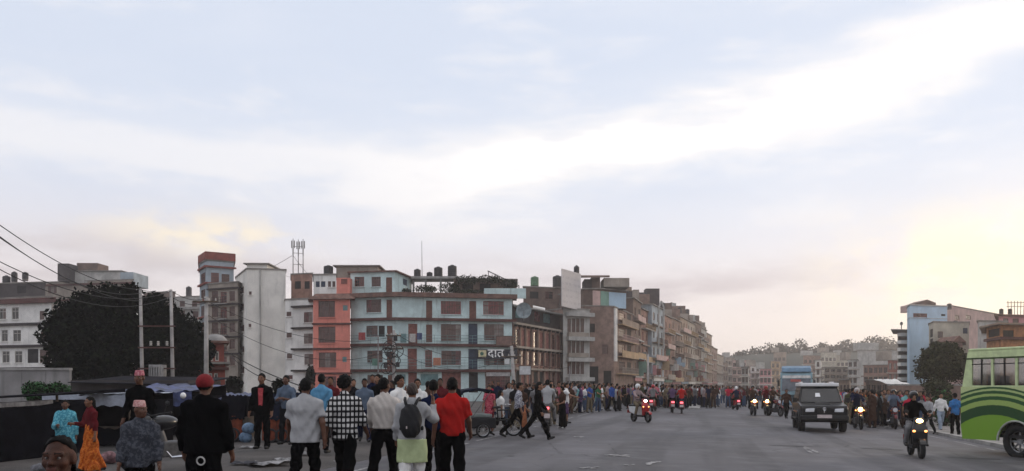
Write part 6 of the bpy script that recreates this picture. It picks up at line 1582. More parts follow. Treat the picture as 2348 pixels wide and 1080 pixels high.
# ================================================================== PEOPLE
# Bodies are smooth unions of tapered limbs, turned into one surface by surface nets.
def nets(fn, lo, hi, h):
    lo = np.array(lo, np.float32); hi = np.array(hi, np.float32)
    n = np.maximum(4, np.ceil((hi - lo) / h).astype(int) + 1)
    ax = [lo[i] + h * np.arange(n[i], dtype=np.float32) for i in range(3)]
    G = np.stack(np.meshgrid(*ax, indexing='ij'), -1)
    v = fn(G.reshape(-1, 3)).reshape(n)
    ins = v < 0
    c = [ins[a:n[0] - 1 + a, b:n[1] - 1 + b, d:n[2] - 1 + d] for a in (0, 1) for b in (0, 1) for d in (0, 1)]
    s = sum(q.astype(np.int8) for q in c); act = (s > 0) & (s < 8)
    idx = np.full(act.shape, -1, np.int64); cell = np.argwhere(act); idx[act] = np.arange(len(cell))
    acc = np.zeros((len(cell), 3), np.float32); cnt = np.zeros(len(cell), np.float32)
    for axis in range(3):
        o1, o2 = [a for a in range(3) if a != axis]
        for u in (0, 1):
            for w_ in (0, 1):
                a0 = cell.copy(); a0[:, o1] += u; a0[:, o2] += w_; a1 = a0.copy(); a1[:, axis] += 1
                v0 = v[tuple(a0.T)]; v1 = v[tuple(a1.T)]; m = (v0 < 0) != (v1 < 0)
                t = np.where(m, v0 / np.where(m, v0 - v1, 1), 0)
                p = a0.astype(np.float32); p[:, axis] += t
                acc += np.where(m[:, None], p, 0); cnt += m
    V = lo + h * acc / cnt[:, None]
    Fs = []
    for axis in range(3):
        o1, o2 = (axis + 1) % 3, (axis + 2) % 3
        sl0 = [slice(None)] * 3; sl1 = [slice(None)] * 3
        sl0[axis] = slice(0, -1); sl1[axis] = slice(1, None)
        ch = ins[tuple(sl0)] != ins[tuple(sl1)]
        e = np.argwhere(ch); e = e[(e[:, o1] >= 1) & (e[:, o2] >= 1) & (e[:, o1] < n[o1] - 1) & (e[:, o2] < n[o2] - 1)]
        if not len(e): continue
        def at(d1, d2):
            q = e.copy(); q[:, o1] += d1; q[:, o2] += d2; return idx[tuple(q.T)]
        quad = np.stack([at(-1, -1), at(0, -1), at(0, 0), at(-1, 0)], 1)
        fl = ~ins[tuple(e.T)]
        quad[fl] = quad[fl][:, ::-1]
        Fs.append(quad[(quad >= 0).all(1)])
    return V, np.concatenate(Fs)
def np_mesh(name, parts, mats, mat_idx=None):
    V = []; Fq = []; k = 0
    for (v, f) in parts: V.append(v); Fq.append(f + k); k += len(v)
    V = np.concatenate(V); Fq = np.concatenate(Fq)
    me = D.meshes.new(name); me.vertices.add(len(V)); me.vertices.foreach_set('co', V.astype(np.float32).ravel())
    me.loops.add(4 * len(Fq)); me.loops.foreach_set('vertex_index', Fq.astype(np.int32).ravel())
    me.polygons.add(len(Fq)); me.polygons.foreach_set('loop_start', np.arange(0, 4 * len(Fq), 4, dtype=np.int32))
    try: me.polygons.foreach_set('loop_total', np.full(len(Fq), 4, dtype=np.int32))
    except Exception: pass
    for q in mats: me.materials.append(q)
    if mat_idx is not None: me.polygons.foreach_set('material_index', mat_idx[Fq[:, 0]].astype(np.int32))
    me.polygons.foreach_set('use_smooth', np.ones(len(Fq), bool))
    me.update(); me.validate(); return me
A3 = lambda p: np.array(p, np.float32)
def cap_d(P_, a, b, ra, rb, S=None, cut=None):
    if S is not None: Q = P_ @ S.T; a2, b2 = S @ a, S @ b
    else: Q, a2, b2 = P_, a, b
    d = b2 - a2; L2 = float(d @ d) + 1e-9
    t = np.clip((Q - a2) @ d / L2, 0, 1)
    r = np.sqrt(np.maximum(((Q - a2 - t[:, None] * d) ** 2).sum(1), 1e-12)) - (ra + (rb - ra) * t)
    if S is not None: r = r * 0.8
    if cut is not None:
        for (pt, nrm) in cut: r = np.maximum(r, (P_ - pt) @ nrm)
    return r
def smin(a, b, k):
    h = np.clip(0.5 + 0.5 * (b - a) / k, 0, 1)
    return b * (1 - h) + a * h - k * h * (1 - h)
class Grp:
    """Smooth union of primitives, with optional cloth folds."""
    def __init__(s, k=0.03, fold=0.0, seed=0): s.p = []; s.k = k; s.fold = fold; s.seed = seed; s.cuts = []
    def cap(s, a, b, ra, rb, S=None, cut=None): s.p.append((A3(a), A3(b), ra, rb, S, cut)); return s
    def ell(s, c, r, Rm=None):
        r = A3(r); m = r.min(); S = np.diag(m / r).astype(np.float32)
        if Rm is not None: S = S @ Rm
        s.p.append((A3(c), A3(c) + 1e-5, float(m), float(m), S, None)); return s
    def __call__(s, P_):
        d = None
        for (a, b, ra, rb, S, cut) in s.p:
            q = cap_d(P_, a, b, ra, rb, S, cut)
            d = q if d is None else smin(d, q, s.k)
        if s.fold:
            x_, y_, z_ = P_[:, 0], P_[:, 1], P_[:, 2]; e = s.seed * 1.7
            d = d + s.fold * (np.sin(26 * z_ + 17 * x_ + 9 * np.sin(6 * y_ + 5 * x_ + e) + e) * 0.8 + np.sin(61 * x_ + 23 * z_ + e) * np.cos(47 * y_ - 15 * z_) * 0.5)
        for (pt, nrm) in s.cuts: d = np.maximum(d, (P_ - A3(pt)) @ A3(nrm))
        return d
    def box(s, pad=0.04):
        lo = np.min([np.minimum(a, b) - max(ra, rb) * (1.0 if S is None else 1.9) for a, b, ra, rb, S, c in s.p], 0); hi = np.max([np.maximum(a, b) + max(ra, rb) * (1.0 if S is None else 1.9) for a, b, ra, rb, S, c in s.p], 0)
        return lo - pad, hi + pad
def rotz(a): c, s = math.cos(a), math.sin(a); return np.array([[c, -s, 0], [s, c, 0], [0, 0, 1]], np.float32)
def rotx(a): c, s = math.cos(a), math.sin(a); return np.array([[1, 0, 0], [0, c, -s], [0, s, c]], np.float32)
def unit(v): v = np.array(v, np.float32); return v / np.linalg.norm(v)
POSES = {
 'stand': dict(L=(2, 4, 2), R=(-2, 4, 2), aL=(4, 14, 14, 0), aR=(2, 14, 16, 0)),
 'stand2': dict(L=(6, 5, 12), R=(-3, 4, 0), aL=(10, 12, 60, .5), aR=(2, 10, 10, 0)),
 'fold': dict(L=(2, 4, 2), R=(0, 5, 2), aL=(18, 14, 85, .75), aR=(18, 14, 85, .75)),
 'walk': dict(L=(-16, 2, 18), R=(20, 2, 6), aL=(18, 14, 22, 0), aR=(-14, 15, 14, 0)),
 'walk2': dict(L=(18, 2, 6), R=(-14, 2, 22), aL=(-14, 15, 14, 0), aR=(16, 14, 22, 0)),
 'stride': dict(L=(-30, 2, 14), R=(26, 2, 4), aL=(20, 8, 20, 0), aR=(-8, 10, 25, .1), lean=4),
 'phone': dict(L=(-8, 2, 14), R=(12, 2, 4), aL=(6, 12, 25, 0), aR=(48, 30, 125, .25)),
 'hip': dict(L=(2, 6, 2), R=(0, 6, 4), aL=(-10, 32, 70, .6), aR=(4, 9, 12, 0)),
 'ride': dict(L=(72, 16, 84), R=(72, 16, 84), aL=(44, 14, 28, 0), aR=(44, 14, 28, 0), lean=8),
 'point': dict(L=(4, 4, 4), R=(-4, 4, 2), aL=(2, 9, 12, 0), aR=(55, 15, 20, 0)),
 'bag': dict(L=(-10, 2, 14), R=(14, 2, 4), aL=(-4, 12, 8, 0), aR=(20, 12, 75, .3)),
}
def skeleton(H, pose, fem=False, wide=1.0, yaw=0.0, nod=0.0):
    s = H / 1.72; p = POSES[pose] if isinstance(pose, str) else pose; J = {'s': s}
    ln = R(p.get('lean', 0)); side = A3((1, 0, 0)); sp = A3((0, math.sin(ln), math.cos(ln))); fw = A3((0, math.cos(ln), -math.sin(ln)))
    pel = A3((0, 0, 0)); J['sp'], J['fw'], J['side'] = sp, fw, side
    J['pel'] = pel; J['waist'] = pel + sp * .17 * s; J['chest'] = pel + sp * .36 * s; J['neck'] = pel + sp * .52 * s
    J['head'] = J['neck'] + A3((0, .03 + .08 * math.sin(ln), .175)) * s
    sw = (.150 if fem else .172) * s * wide
    for k, sd in (('L', -1), ('R', 1)):
        hf, ab, kn = p[k]; hf, ab, kn = R(hf), R(ab), R(kn)
        hip = pel + side * sd * .088 * s * wide + A3((0, 0, -.05 * s))
        td = unit((sd * math.sin(ab), math.cos(ab) * math.sin(hf), -math.cos(ab) * math.cos(hf)))
        knee = hip + td * .425 * s; a2 = hf - kn
        sd_ = unit((sd * math.sin(ab) * .4, math.sin(a2), -math.cos(a2)))
        ank = knee + sd_ * .40 * s; pitch = min(max(a2, -1.0), .3)
        ft = unit((sd * .12, math.cos(pitch * .8), math.sin(pitch * .8)))
        J['hip' + k], J['knee' + k], J['ank' + k], J['toe' + k], J['sh_d' + k] = hip, knee, ank, ank + ft * .15 * s - A3((0, 0, .045 * s)), sd_
        f, ab, el, inn = p['a' + k]; f, ab, el = R(f), R(ab), R(el)
        sh = J['neck'] - sp * .088 * s + side * sd * sw
        ud = unit((sd * math.sin(ab), math.cos(ab) * math.sin(f + ln), -math.cos(ab) * math.cos(f + ln)))
        elb = sh + ud * .285 * s
        fd = unit((sd * (math.sin(ab) * .45 - inn), math.sin(f + el + ln), -math.cos(f + el + ln)))
        wr = elb + fd * .245 * s
        J['sh' + k], J['elb' + k], J['wr' + k], J['ud' + k], J['fd' + k] = sh, elb, wr, ud, fd
    low = min(J['ankL'][2], J['ankR'][2], J['toeL'][2] + .02, J['toeR'][2] + .02) - .085 * s
    J['lift'] = -low
    for k, v in list(J.items()):
        if k[:3] in ('pel', 'wai', 'che', 'nec', 'hea', 'hip', 'kne', 'ank', 'toe', 'elb') or k in ('shL', 'shR', 'wrL', 'wrR'): J[k] = v + A3((0, 0, -low))
    J['hR'] = rotx(nod).T @ rotz(yaw).T      # world -> head frame
    B = np.stack([side, fw, sp]); J['S'] = (np.diag([1, 1 / .68, 1]).astype(np.float32) @ B)
    J['fem'] = fem; J['w'] = wide
    return J
def head_pt(J, q): return J['head'] + J['hR'].T @ (A3(q) * J['s'])
def groups(J, sleeve='short', hem=.02, hair='short', loose=.0, skirt=None, shorts=False, foldamp=.0095, seed=0, jacket=False):
    """Primitive groups: skin, top, bottom, hair, shoes."""
    s, w_ = J['s'], J['w']; S = J['S']; sk = Grp(.02); f = 1.0 if not J['fem'] else .92
    sk.cap(J['neck'] - J['sp'] * .03, J['head'] - A3((0, .012, .07)) * s, .056 * s, .05 * s)
    sk.ell(head_pt(J, (0, -.012, .022)), A3((.074, .094, .098)) * s, J['hR']); sk.ell(head_pt(J, (0, .022, -.045)), A3((.056, .068, .075)) * s, J['hR'])
    for k in 'LR':
        sk.cap(J['sh' + k], J['elb' + k], .050 * s * f, .043 * s * f); sk.cap(J['elb' + k], J['wr' + k], .044 * s * f, .030 * s * f)
        sk.cap(J['wr' + k], J['wr' + k] + J['fd' + k] * .10 * s, .030 * s, .026 * s)
        sk.cap(J['hip' + k], J['knee' + k], .070 * s, .052 * s); sk.cap(J['knee' + k], J['ank' + k], .050 * s, .034 * s)
    sk.cap(J['pel'], J['chest'], .105 * s * w_, .115 * s * w_, S)
    lo = loose
    top = Grp(.055, foldamp, seed)
    top.cap(J['pel'] + J['sp'] * .02, J['waist'], (.154 + lo) * s * w_, (.142 + lo) * s * w_ * f, S)
    top.cap(J['waist'], J['chest'], (.138 + lo) * s * w_ * f, (.163 + lo * .7) * s * w_, S)
    top.cap(J['chest'], J['neck'] - J['sp'] * .09 * s, (.156 + lo * .5) * s * w_, .105 * s * w_, S)
    for k in 'LR': top.cap(J['neck'] - J['sp'] * .025 * s, J['sh' + k], .052 * s, .060 * s + lo * .3)
    top.cap(J['neck'] - J['sp'] * .06, J['neck'] + A3((0, .005, .03)) * s, .085 * s, .060 * s)
    for k in 'LR':
        if sleeve == 'short':
            e = J['sh' + k] + J['ud' + k] * .20 * s; top.cap(J['sh' + k], e, .062 * s + lo * .4, .068 * s + lo * .5, None, [(e, J['ud' + k])])
        elif sleeve == 'long':
            top.cap(J['sh' + k], J['elb' + k], .066 * s + lo * .5, .054 * s + lo * .5); e = J['wr' + k] - J['fd' + k] * .01
            top.cap(J['elb' + k], e, .054 * s + lo * .5, .042 * s + lo * .3, None, [(e, J['fd' + k])])
        elif sleeve == 'roll':
            top.cap(J['sh' + k], J['elb' + k], .066 * s + lo * .5, .056 * s + lo * .5); e = J['elb' + k] + J['fd' + k] * .10 * s
            top.cap(J['elb' + k], e, .056 * s + lo * .5, .052 * s + lo * .4, None, [(e, J['fd' + k])])
    top.cuts.append((J['pel'] - J['sp'] * hem * s, -J['sp']))
    if hem > .06:
        for k in 'LR': pass
        top.cap(J['pel'] + J['sp'] * .05, J['pel'] - J['sp'] * (hem + .05) * s, (.156 + lo) * s * w_, (.166 + lo + hem * .10) * s * w_, S)
    bt = Grp(.035, foldamp * 1.1, seed + 3)
    bt.cap(J['pel'] + J['sp'] * .06 * s, J['pel'] - A3((0, 0, .03)) * s, .128 * s * w_, .132 * s * w_, S)
    lo2 = .012 + lo * .4
    for k in 'LR':
        bt.cap(J['hip' + k], J['knee' + k], (.082 + lo2) * s, (.060 + lo2) * s)
        if shorts: e = J['knee' + k] + J['sh_d' + k] * .04 * s; bt.cap(J['knee' + k], e, (.062 + lo2) * s, (.062 + lo2) * s, None, [(e, J['sh_d' + k])])
        else: e = J['ank' + k] + J['sh_d' + k] * .03 * s; bt.cap(J['knee' + k], e, (.060 + lo2) * s, (.050 + lo2) * s, None, [(e, J['sh_d' + k])])
    if skirt:
        for k in 'LR': pass
        c0 = J['pel'] + J['sp'] * .08; c1 = A3(((J['ankL'][0] + J['ankR'][0]) / 2, (J['ankL'][1] + J['ankR'][1]) / 2, skirt))
        bt.cap(c0, c1, .14 * s, .21 * s, np.diag([1, 1.25, 1]).astype(np.float32), [(c1, A3((0, 0, -1)))])
    hr = Grp(.015)
    hs = {'short': .010, 'bushy': .030, 'long': .008, 'bun': .010, 'crop': .006}.get(hair, .010) * s
    hr.ell(head_pt(J, (0, -.016, .03)), A3((.0735, .096, .099)) * s + hs, J['hR'])
    fwd = J['hR'].T @ A3((0, 1, 0)); up = J['hR'].T @ A3((0, 0, 1))
    if hair == 'long': hr.cap(head_pt(J, (0, -.075, .0)), head_pt(J, (0, -.10, -.22)), .065 * s, .05 * s)
    if hair == 'bun': hr.ell(head_pt(J, (0, -.13, .0)), A3((.04, .04, .04)) * s)
    so = Grp(.02)
    for k in 'LR': so.cap(J['ank' + k] + A3((0, -.02, -.04)) * s, J['toe' + k], .045 * s, .036 * s); so.cap(J['ank' + k], J['ank' + k] - A3((0, 0, .04)) * s, .042 * s, .045 * s)
    return dict(skin=sk, top=top, bottom=bt, hair=hr, shoes=so, fwd=fwd, up=up)
def hair_cut(J, g, hair):
    """Bare the face: cut the hair cap in front of the ears and below the hairline."""
    s = J['s']; f = unit(g['fwd'] * .80 - g['up'] * .60)
    base = g['hair']
    c1 = head_pt(J, (0, .036, .045) if not J.get('recede') else (0, .012, .062)); c2 = head_pt(J, (0, 0, -.055 if hair != 'long' else -.30))
    def fn(P_):
        d = base(P_); d = np.maximum(d, (P_ - c1) @ f); return np.maximum(d, -(P_ - c2) @ g['up'])
    fn.box = base.box; return fn
# ---- materials for people
SKIN = mat('skin_brown', (0.17, 0.075, 0.042), .6, .2, 12, spec=.35); SKIN2 = mat('skin_tan', (0.25, 0.125, 0.075), .6, .2, 12, spec=.35); SKIND = mat('skin_dark', (0.10, 0.040, 0.022), .55, .2, 12, spec=.4)
HAIRB = mat('hair_black', (0.005, 0.0045, 0.0045), .75, .4, 40, spec=.12, bump=.4); LIPS = mat('lips', (0.075, 0.022, 0.016), .5, .2, 20); EYEW = mat('eye_white', (.20, .17, .155), .3, .1, 20); EYED = mat('eye_dark', (.008, .006, .006), .2, .1, 20)
SHOE = mat('shoe_dark', (.015, .014, .014), .6, .3, 10); SHOEW = mat('shoe_pale', (.40, .39, .38), .7, .3, 10)
CLO = {'black': (.0035, .0035, .004), 'charcoal': (.013, .013, .015), 'grey': (.09, .09, .095), 'palegrey': (.34, .34, .35), 'white': (.70, .69, .68), 'cream': (.50, .46, .43), 'red': (.36, .018, .016), 'crimson': (.42, .02, .05), 'maroon': (.10, .014, .018), 'pink': (.45, .13, .17),
       'orange': (.50, .13, .025), 'brown': (.055, .03, .022), 'navy': (.008, .012, .035), 'blue': (.03, .07, .25), 'lightblue': (.10, .26, .42), 'greyblue': (.10, .13, .18), 'teal': (.16, .36, .37), 'green': (.03, .10, .05), 'olive': (.06, .06, .03), 'khaki': (.15, .12, .08), 'purple': (.10, .06, .12),
       'jeans': (.05, .075, .13), 'paleblue': (.26, .31, .38), 'yellow': (.38, .28, .06), 'pinkgrey': (.28, .21, .21), 'pale': (.45, .43, .42), 'lime': (.40, .46, .26)}
def cloth(c): return mat('cloth_' + c, CLO[c], .95, .12, 7, bump=.25, spec=.02)
def pattern_mat(name, base, spot, kind):
    if name in MATS: return MATS[name]
    mm = D.materials.new(name); mm.use_nodes = True; MATS[name] = mm; t = NT(mm.node_tree); b_ = t.n['Principled BSDF']
    co = t.node('ShaderNodeTexCoord').outputs['Object']; ox, oy, oz = t.sep(co)
    if kind == 'check':
        dist = t.mul(t.sub(t.noise(co, 6, 2), .5), .02)
        fx = t.m('FRACT', t.mul(t.add(t.add(ox, t.mul(oy, .35)), dist), 1 / .066)); fz = t.m('FRACT', t.mul(t.add(oz, dist), 1 / .082))
        mx = t.mul(t.mul(t.step(fx, .30, .36), t.step(fx, .98, .92)), t.mul(t.step(fz, .34, .40), t.step(fz, .98, .92)))
        half = t.m('MAXIMUM', t.mul(mx, .95), t.mul(t.mul(t.step(fx, .30, .36), t.step(fx, .98, .92)), .05))
        c = t.mix(half, base, spot)
    else:
        c = t.mix(t.step(t.noise(co, 26, 3, .6), .47, .56), base, spot)
    t.put(b_.inputs['Base Color'], c); b_.inputs['Roughness'].default_value = .9; b_.inputs['Specular IOR Level'].default_value = .1
    return mm
def hand_group(J, k, curl=.5):
    s = J['s']; w0 = J['wr' + k]; d = J['fd' + k]; sd = -1 if k == 'L' else 1
    inn = unit(J['fw'] * .25 - J['side'] * sd); inn = unit(inn - d * float(inn @ d)); ac = np.cross(d, inn) * sd   # palm normal, thumb side
    if float(ac @ J['fw']) < 0: ac = -ac
    g = Grp(.008); S = np.diag([1, 1, 1]).astype(np.float32)
    for q in (-.024, -.008, .009, .025):
        g.cap(w0 - d * .01 * s, w0 + (d * .088 + ac * q) * s, .019 * s, .0125 * s)
    for q, L in ((-.027, .058), (-.009, .072), (.009, .078), (.026, .070)):
        a = w0 + (d * .088 + ac * q) * s; m_ = a + (d * math.cos(curl * .5) + inn * math.sin(curl * .5)) * L * .55 * s; e = m_ + (d * math.cos(curl * 1.5) + inn * math.sin(curl * 1.5)) * L * .45 * s
        g.cap(a, m_, .0100 * s, .0092 * s); g.cap(m_, e, .0092 * s, .0075 * s)
    a = w0 + (d * .03 + ac * .02) * s; m_ = a + unit(d * .6 + ac * .7 + inn * .35) * .045 * s; e = m_ + unit(d * .9 + ac * .25 + inn * .4) * .032 * s
    g.cap(a, m_, .014 * s, .0115 * s); g.cap(m_, e, .0115 * s, .0085 * s)
    return g
def face_patch(J, h, detail=True):
    s = J['s']; g = Grp(.014)
    hp = lambda *q: head_pt(J, q)
    g.ell(hp(0, -.012, .022), A3((.074, .094, .098)) * s, J['hR']); g.ell(hp(0, .020, -.045), A3((.057, .070, .072)) * s, J['hR']); g.ell(hp(0, .066, -.088), A3((.024, .022, .020)) * s, J['hR'])
    g.cap(hp(0, .088, .018), hp(0, .108, -.018), .009 * s, .014 * s); g.cap(hp(-.014, .092, -.022), hp(.014, .092, -.022), .008 * s, .008 * s)
    g.cap(hp(-.045, .074, .032), hp(.045, .074, .032), .013 * s, .013 * s)          # brow ridge
    for sd in (-1, 1):
        g.ell(hp(sd * .045, .055, -.02), A3((.024, .026, .024)) * s, J['hR']); g.ell(hp(sd * .084, -.008, -.002), A3((.010, .024, .034)) * s, J['hR'])
    g.cap(hp(-.018, .087, -.052), hp(.018, .087, -.052), .0085 * s, .0085 * s); g.cap(hp(-.014, .085, -.063), hp(.014, .085, -.063), .009 * s, .009 * s)
    g.cap(hp(0, -.01, -.05), J['neck'] + A3((0, 0, .0)), .052 * s, .056 * s)
    eyes = [hp(sd * .032, .094, .012) for sd in (-1, 1)]
    def fn(P_):
        d = g(P_)
        for e in eyes: d = np.maximum(d, -(np.sqrt((((P_ - e) @ J['hR'].T * A3((1, 1, 2.6))) ** 2).sum(1)) - .0165 * s))
        return d
    lo, hi = g.box(.02); lo[2] = max(lo[2], J['neck'][2] - .01)
    V, Fq = nets(fn, lo, hi, h)
    loc = ((V - J['head']) @ J['hR'].T) / s
    mi = np.zeros(len(V), int)
    x_, y_, z_ = loc[:, 0], loc[:, 1], loc[:, 2]
    mi[(np.abs(z_ + .057) < .011) & (np.abs(x_) < .026) & (y_ > .07)] = 1
    mi[(np.abs(z_ - .034 - .1 * (.033 - np.abs(x_))) < .0042) & (np.abs(np.abs(x_) - .033) < .019) & (y_ > .05)] = 2
    return V, Fq, mi
def eyeballs(J, mb):
    s = J['s']
    for sd in (-1, 1):
        c = head_pt(J, (sd * .032, .071, .012)); mb.ell(c, (.0130 * s,) * 3, 10, 8, 0); q = head_pt(J, (sd * .031, .0785, .0115)); mb.ell(q, (.0068 * s,) * 3, 8, 6, 1)
NEAR = {}
def person(label, px, Y, face, H=1.70, pose='stand', top='grey', bottom='black', hair='short', sleeve='short', hem=.02, fem=False, wide=1.0, yaw=0, nod=0, skin=None, shorts=False, skirt=None, loose=0.0, vox=.018,
           shoes=None, topmat=None, bottommat=None, hat=None, seed=0, z=None, loc=None, headvox=.0085, hairmat=None, hands=True, topname='shirt', recede=False):
    """face: degrees the person's front is turned from straight away (0 = back to camera, 180 = facing it)."""
    J = skeleton(H, pose, fem, wide, R(yaw), R(nod)); J['recede'] = recede; g = groups(J, sleeve, hem, hair, loose, skirt, shorts, seed=seed)
    skin = skin or SKIN
    loc = loc or on(px, Y); t = thing('person', label, 'person', loc, R(face), 'people'); 
    if z is not None: t.location.z = z
    lo, hi = g['skin'].box()
    parts = [nets(g['skin'], lo, hi, vox)]; idx = [np.zeros(len(parts[0][0]), int)]
    V, Fq, mi = face_patch(J, headvox); parts.append((V, Fq)); idx.append(mi)
    if hands:
        for k in 'LR': hg = hand_group(J, k, .6 if 'ride' not in str(pose) else 1.3); l2, h2 = hg.box(.012); q = nets(hg, l2, h2, .0065); parts.append(q); idx.append(np.zeros(len(q[0]), int))
    bo = obj('body', np_mesh('body', parts, [skin, LIPS, HAIRB], np.concatenate(idx)), t)
    em = MB(); eyeballs(J, em); em.build('eyes', [EYEW, EYED], bo, smooth=True)
    for nm, gr, m_ in ((topname, g['top'], topmat or cloth(top)), ('trousers' if not skirt else 'skirt', g['bottom'], bottommat or cloth(bottom))):
        l2, h2 = gr.box(); obj(nm, np_mesh(nm, [nets(gr, l2, h2, vox * .9)], [m_]), t)
    for k in 'LR':
        s1 = Grp(.02); s = J['s']; s1.cap(J['ank' + k] + A3((0, -.025, -.045)) * s, J['toe' + k], .045 * s, .038 * s); s1.cap(J['ank' + k], J['ank' + k] - A3((0, 0, .04)) * s, .042 * s, .046 * s)
        l2, h2 = s1.box(.02); obj('shoe', np_mesh('shoe', [nets(s1, l2, h2, .014)], [shoes or SHOE]), t)
    if hair and hair != 'none':
        fn = hair_cut(J, g, hair); base = fn
        if hair == 'bushy':
            def fn(P_, b_=base): return b_(P_) + .010 * np.sin(70 * P_[:, 0] + 3) * np.sin(66 * P_[:, 1]) * np.sin(73 * P_[:, 2] + 1)
        else:
            def fn(P_, b_=base): return b_(P_) + .0045 * np.sin(120 * P_[:, 0] + 60 * P_[:, 2]) * np.sin(105 * P_[:, 1] + 20 * P_[:, 2])
        l2, h2 = g['hair'].box(.03); obj('hair', np_mesh('hair', [nets(fn, l2, h2, .010)], [hairmat or HAIRB]), t)
    if hat: make_hat(t, J, hat)
    return t, J
HATS = {'black': mat('helmet_black', (.012, .012, .014), .25, .1, 5, coat=.5), 'white': MATS['helmet_white'], 'red': mat('helmet_red', (.35, .02, .03), .3, .1, 5, coat=.4), 'pale': mat('helmet_pale', (.45, .42, .42), .35, .1, 5)}
def make_hat(t, J, hat):
    s = J['s']; kind, m_ = hat; g = Grp(.01)
    if kind == 'cap':
        g.ell(head_pt(J, (0, -.014, .038)), A3((.097, .114, .102)) * s, J['hR']); g.cuts.append((head_pt(J, (0, 0, -.012)), -(J['hR'].T @ A3((0, -.12, 1)))))
        b2 = Grp(.01); b2.cap(head_pt(J, (-.04, .10, .045)), head_pt(J, (.04, .10, .045)), .012, .012); b2.ell(head_pt(J, (0, .115, .043)), A3((.07, .06, .010)) * s, J['hR'])
        l2, h2 = b2.box(.02); parts = [nets(b2, l2, h2, .009)]
    elif kind == 'topi':
        up = J['hR'].T @ A3((0, .05, 1)); g.cap(head_pt(J, (0, -.012, .055)), head_pt(J, (0, -.01, .135)), .085 * s, .070 * s, (np.diag([1, .86, 1]).astype(np.float32) @ J['hR']))
        g.cuts += [(head_pt(J, (0, 0, .045)), -up), (head_pt(J, (0, 0, .145)), up)]; parts = []
    elif kind == 'helmet':
        g.ell(head_pt(J, (0, -.01, .02)), A3((.118, .135, .128)) * s, J['hR']); f = unit(J['hR'].T @ A3((0, .9, -.35))); g.cuts += [(head_pt(J, (0, .07, -.02)), f), (head_pt(J, (0, 0, -.085)), -(J['hR'].T @ A3((0, 0, 1))))]; parts = []
    else:   # hood or shawl over the head
        g.ell(head_pt(J, (0, -.02, .02)), A3((.10, .115, .12)) * s, J['hR']); g.cap(head_pt(J, (0, -.05, -.06)), J['neck'] - A3((0, .02, .02)), .09 * s, .12 * s); f = unit(J['hR'].T @ A3((0, 1, -.1))); g.cuts.append((head_pt(J, (0, .055, 0)), f)); parts = []
    l2, h2 = g.box(.03); parts.append(nets(g, l2, h2, .011))
    nm = {'cap': 'cap', 'topi': 'hat', 'helmet': 'helmet'}.get(kind, 'headscarf')
    obj(nm, np_mesh(nm, parts, [m_]), t)

# ---------- the people near the camera
person('man in black jacket and red cap standing with his back turned', 468, 9.2, -4, 1.68, 'stand', 'black', 'black', hair='crop', sleeve='long', hem=.10, wide=1.12, loose=.035, hat=('cap', mat('cap_red', (.16, .008, .012), .85, .3, 12)), skin=SKIND, seed=1, topname='jacket')
person('man in plain grey T-shirt walking away, left of the checkered shirt', 700, 11.6, 3, 1.66, 'walk', 'palegrey', 'black', hair='short', hem=.13, wide=1.12, loose=.02, skin=SKIND, seed=2)
person('young man in black and white checkered shirt with bushy hair', 791, 12.0, -6, 1.70, 'walk2', 'black', 'black', hair='bushy', sleeve='roll', hem=.14, yaw=-28, topmat=pattern_mat('check_cloth', (.008, .008, .010), (.60, .59, .58), 'check'), skin=SKIND, loose=.02, seed=3)
person('man in white long sleeved shirt tucked into black trousers, walking away', 880, 12.4, -8, 1.68, 'walk', 'cream', 'black', hair='short', sleeve='long', hem=-.02, yaw=-18, loose=.018, wide=1.05, skin=SKIND, seed=4)
ek = person('man in pale vest over lime kurta phoning, black backpack on his back', 945, 11.4, 2, 1.58, 'phone', 'palegrey', 'white', hair='short', sleeve='long', hem=.12, loose=.03, skin=SKIN, seed=5, hairmat=mat('hair_grey_brown', (.045, .03, .026), .7, .4, 40))
person('person in dark navy clothes half hidden behind the red shirted man', 994, 13.4, 4, 1.66, 'walk2', 'navy', 'black', hair='short', sleeve='long', hem=.06, skin=SKIND, seed=6)
person('man in bright red shirt and black trousers walking away', 1037, 12.0, 4, 1.69, 'walk2', 'red', 'black', hair='short', hem=.06, wide=1.05, loose=.025, skin=SKIND, seed=7)
person('man in black suit jacket and pink shirt facing the camera', 601, 19.0, 176, 1.72, 'stand', 'black', 'black', hair='short', sleeve='long', hem=.12, loose=.012, skin=SKIN, seed=8, topname='jacket')
person('person in sky blue T-shirt standing behind the grey shirted man', 737, 18.0, -10, 1.70, 'stand', 'lightblue', 'black', hem=.08, skin=SKIND, seed=9)
person('man in grey shirt with folded arms facing the camera behind the carts', 657, 20.5, 172, 1.70, 'fold', 'greyblue', 'charcoal', sleeve='roll', skin=SKIND, seed=10, hem=.05)
person('young man in white T-shirt turned right between white shirt and backpack', 915, 17.4, 235, 1.74, 'stand', 'white', 'charcoal', hair='bushy', skin=SKIN, seed=11, hem=.1)
person('man in white T-shirt with dark jacket facing camera beside backpack man', 957, 20.0, 190, 1.70, 'phone', 'white', 'charcoal', skin=SKIN, seed=12, hem=.06)
person('man in dark top looking left behind the white shirted man', 868, 22.0, 150, 1.74, 'stand', 'black', 'black', skin=SKIN2, seed=13)
person('woman in light blue shawl and tunic before the pale stall', 150, 17.4, 205, 1.46, 'bag', 'lightblue', 'blue', hair='bun', sleeve='long', hem=.30, fem=True, loose=.05, skirt=.12, topmat=pattern_mat('shawl_blue', (.05, .22, .30), (.14, .40, .48), 'spot'), bottommat=pattern_mat('skirt_teal', (.02, .07, .10), (.06, .20, .24), 'spot'), skin=SKIND, seed=14, topname='shawl')
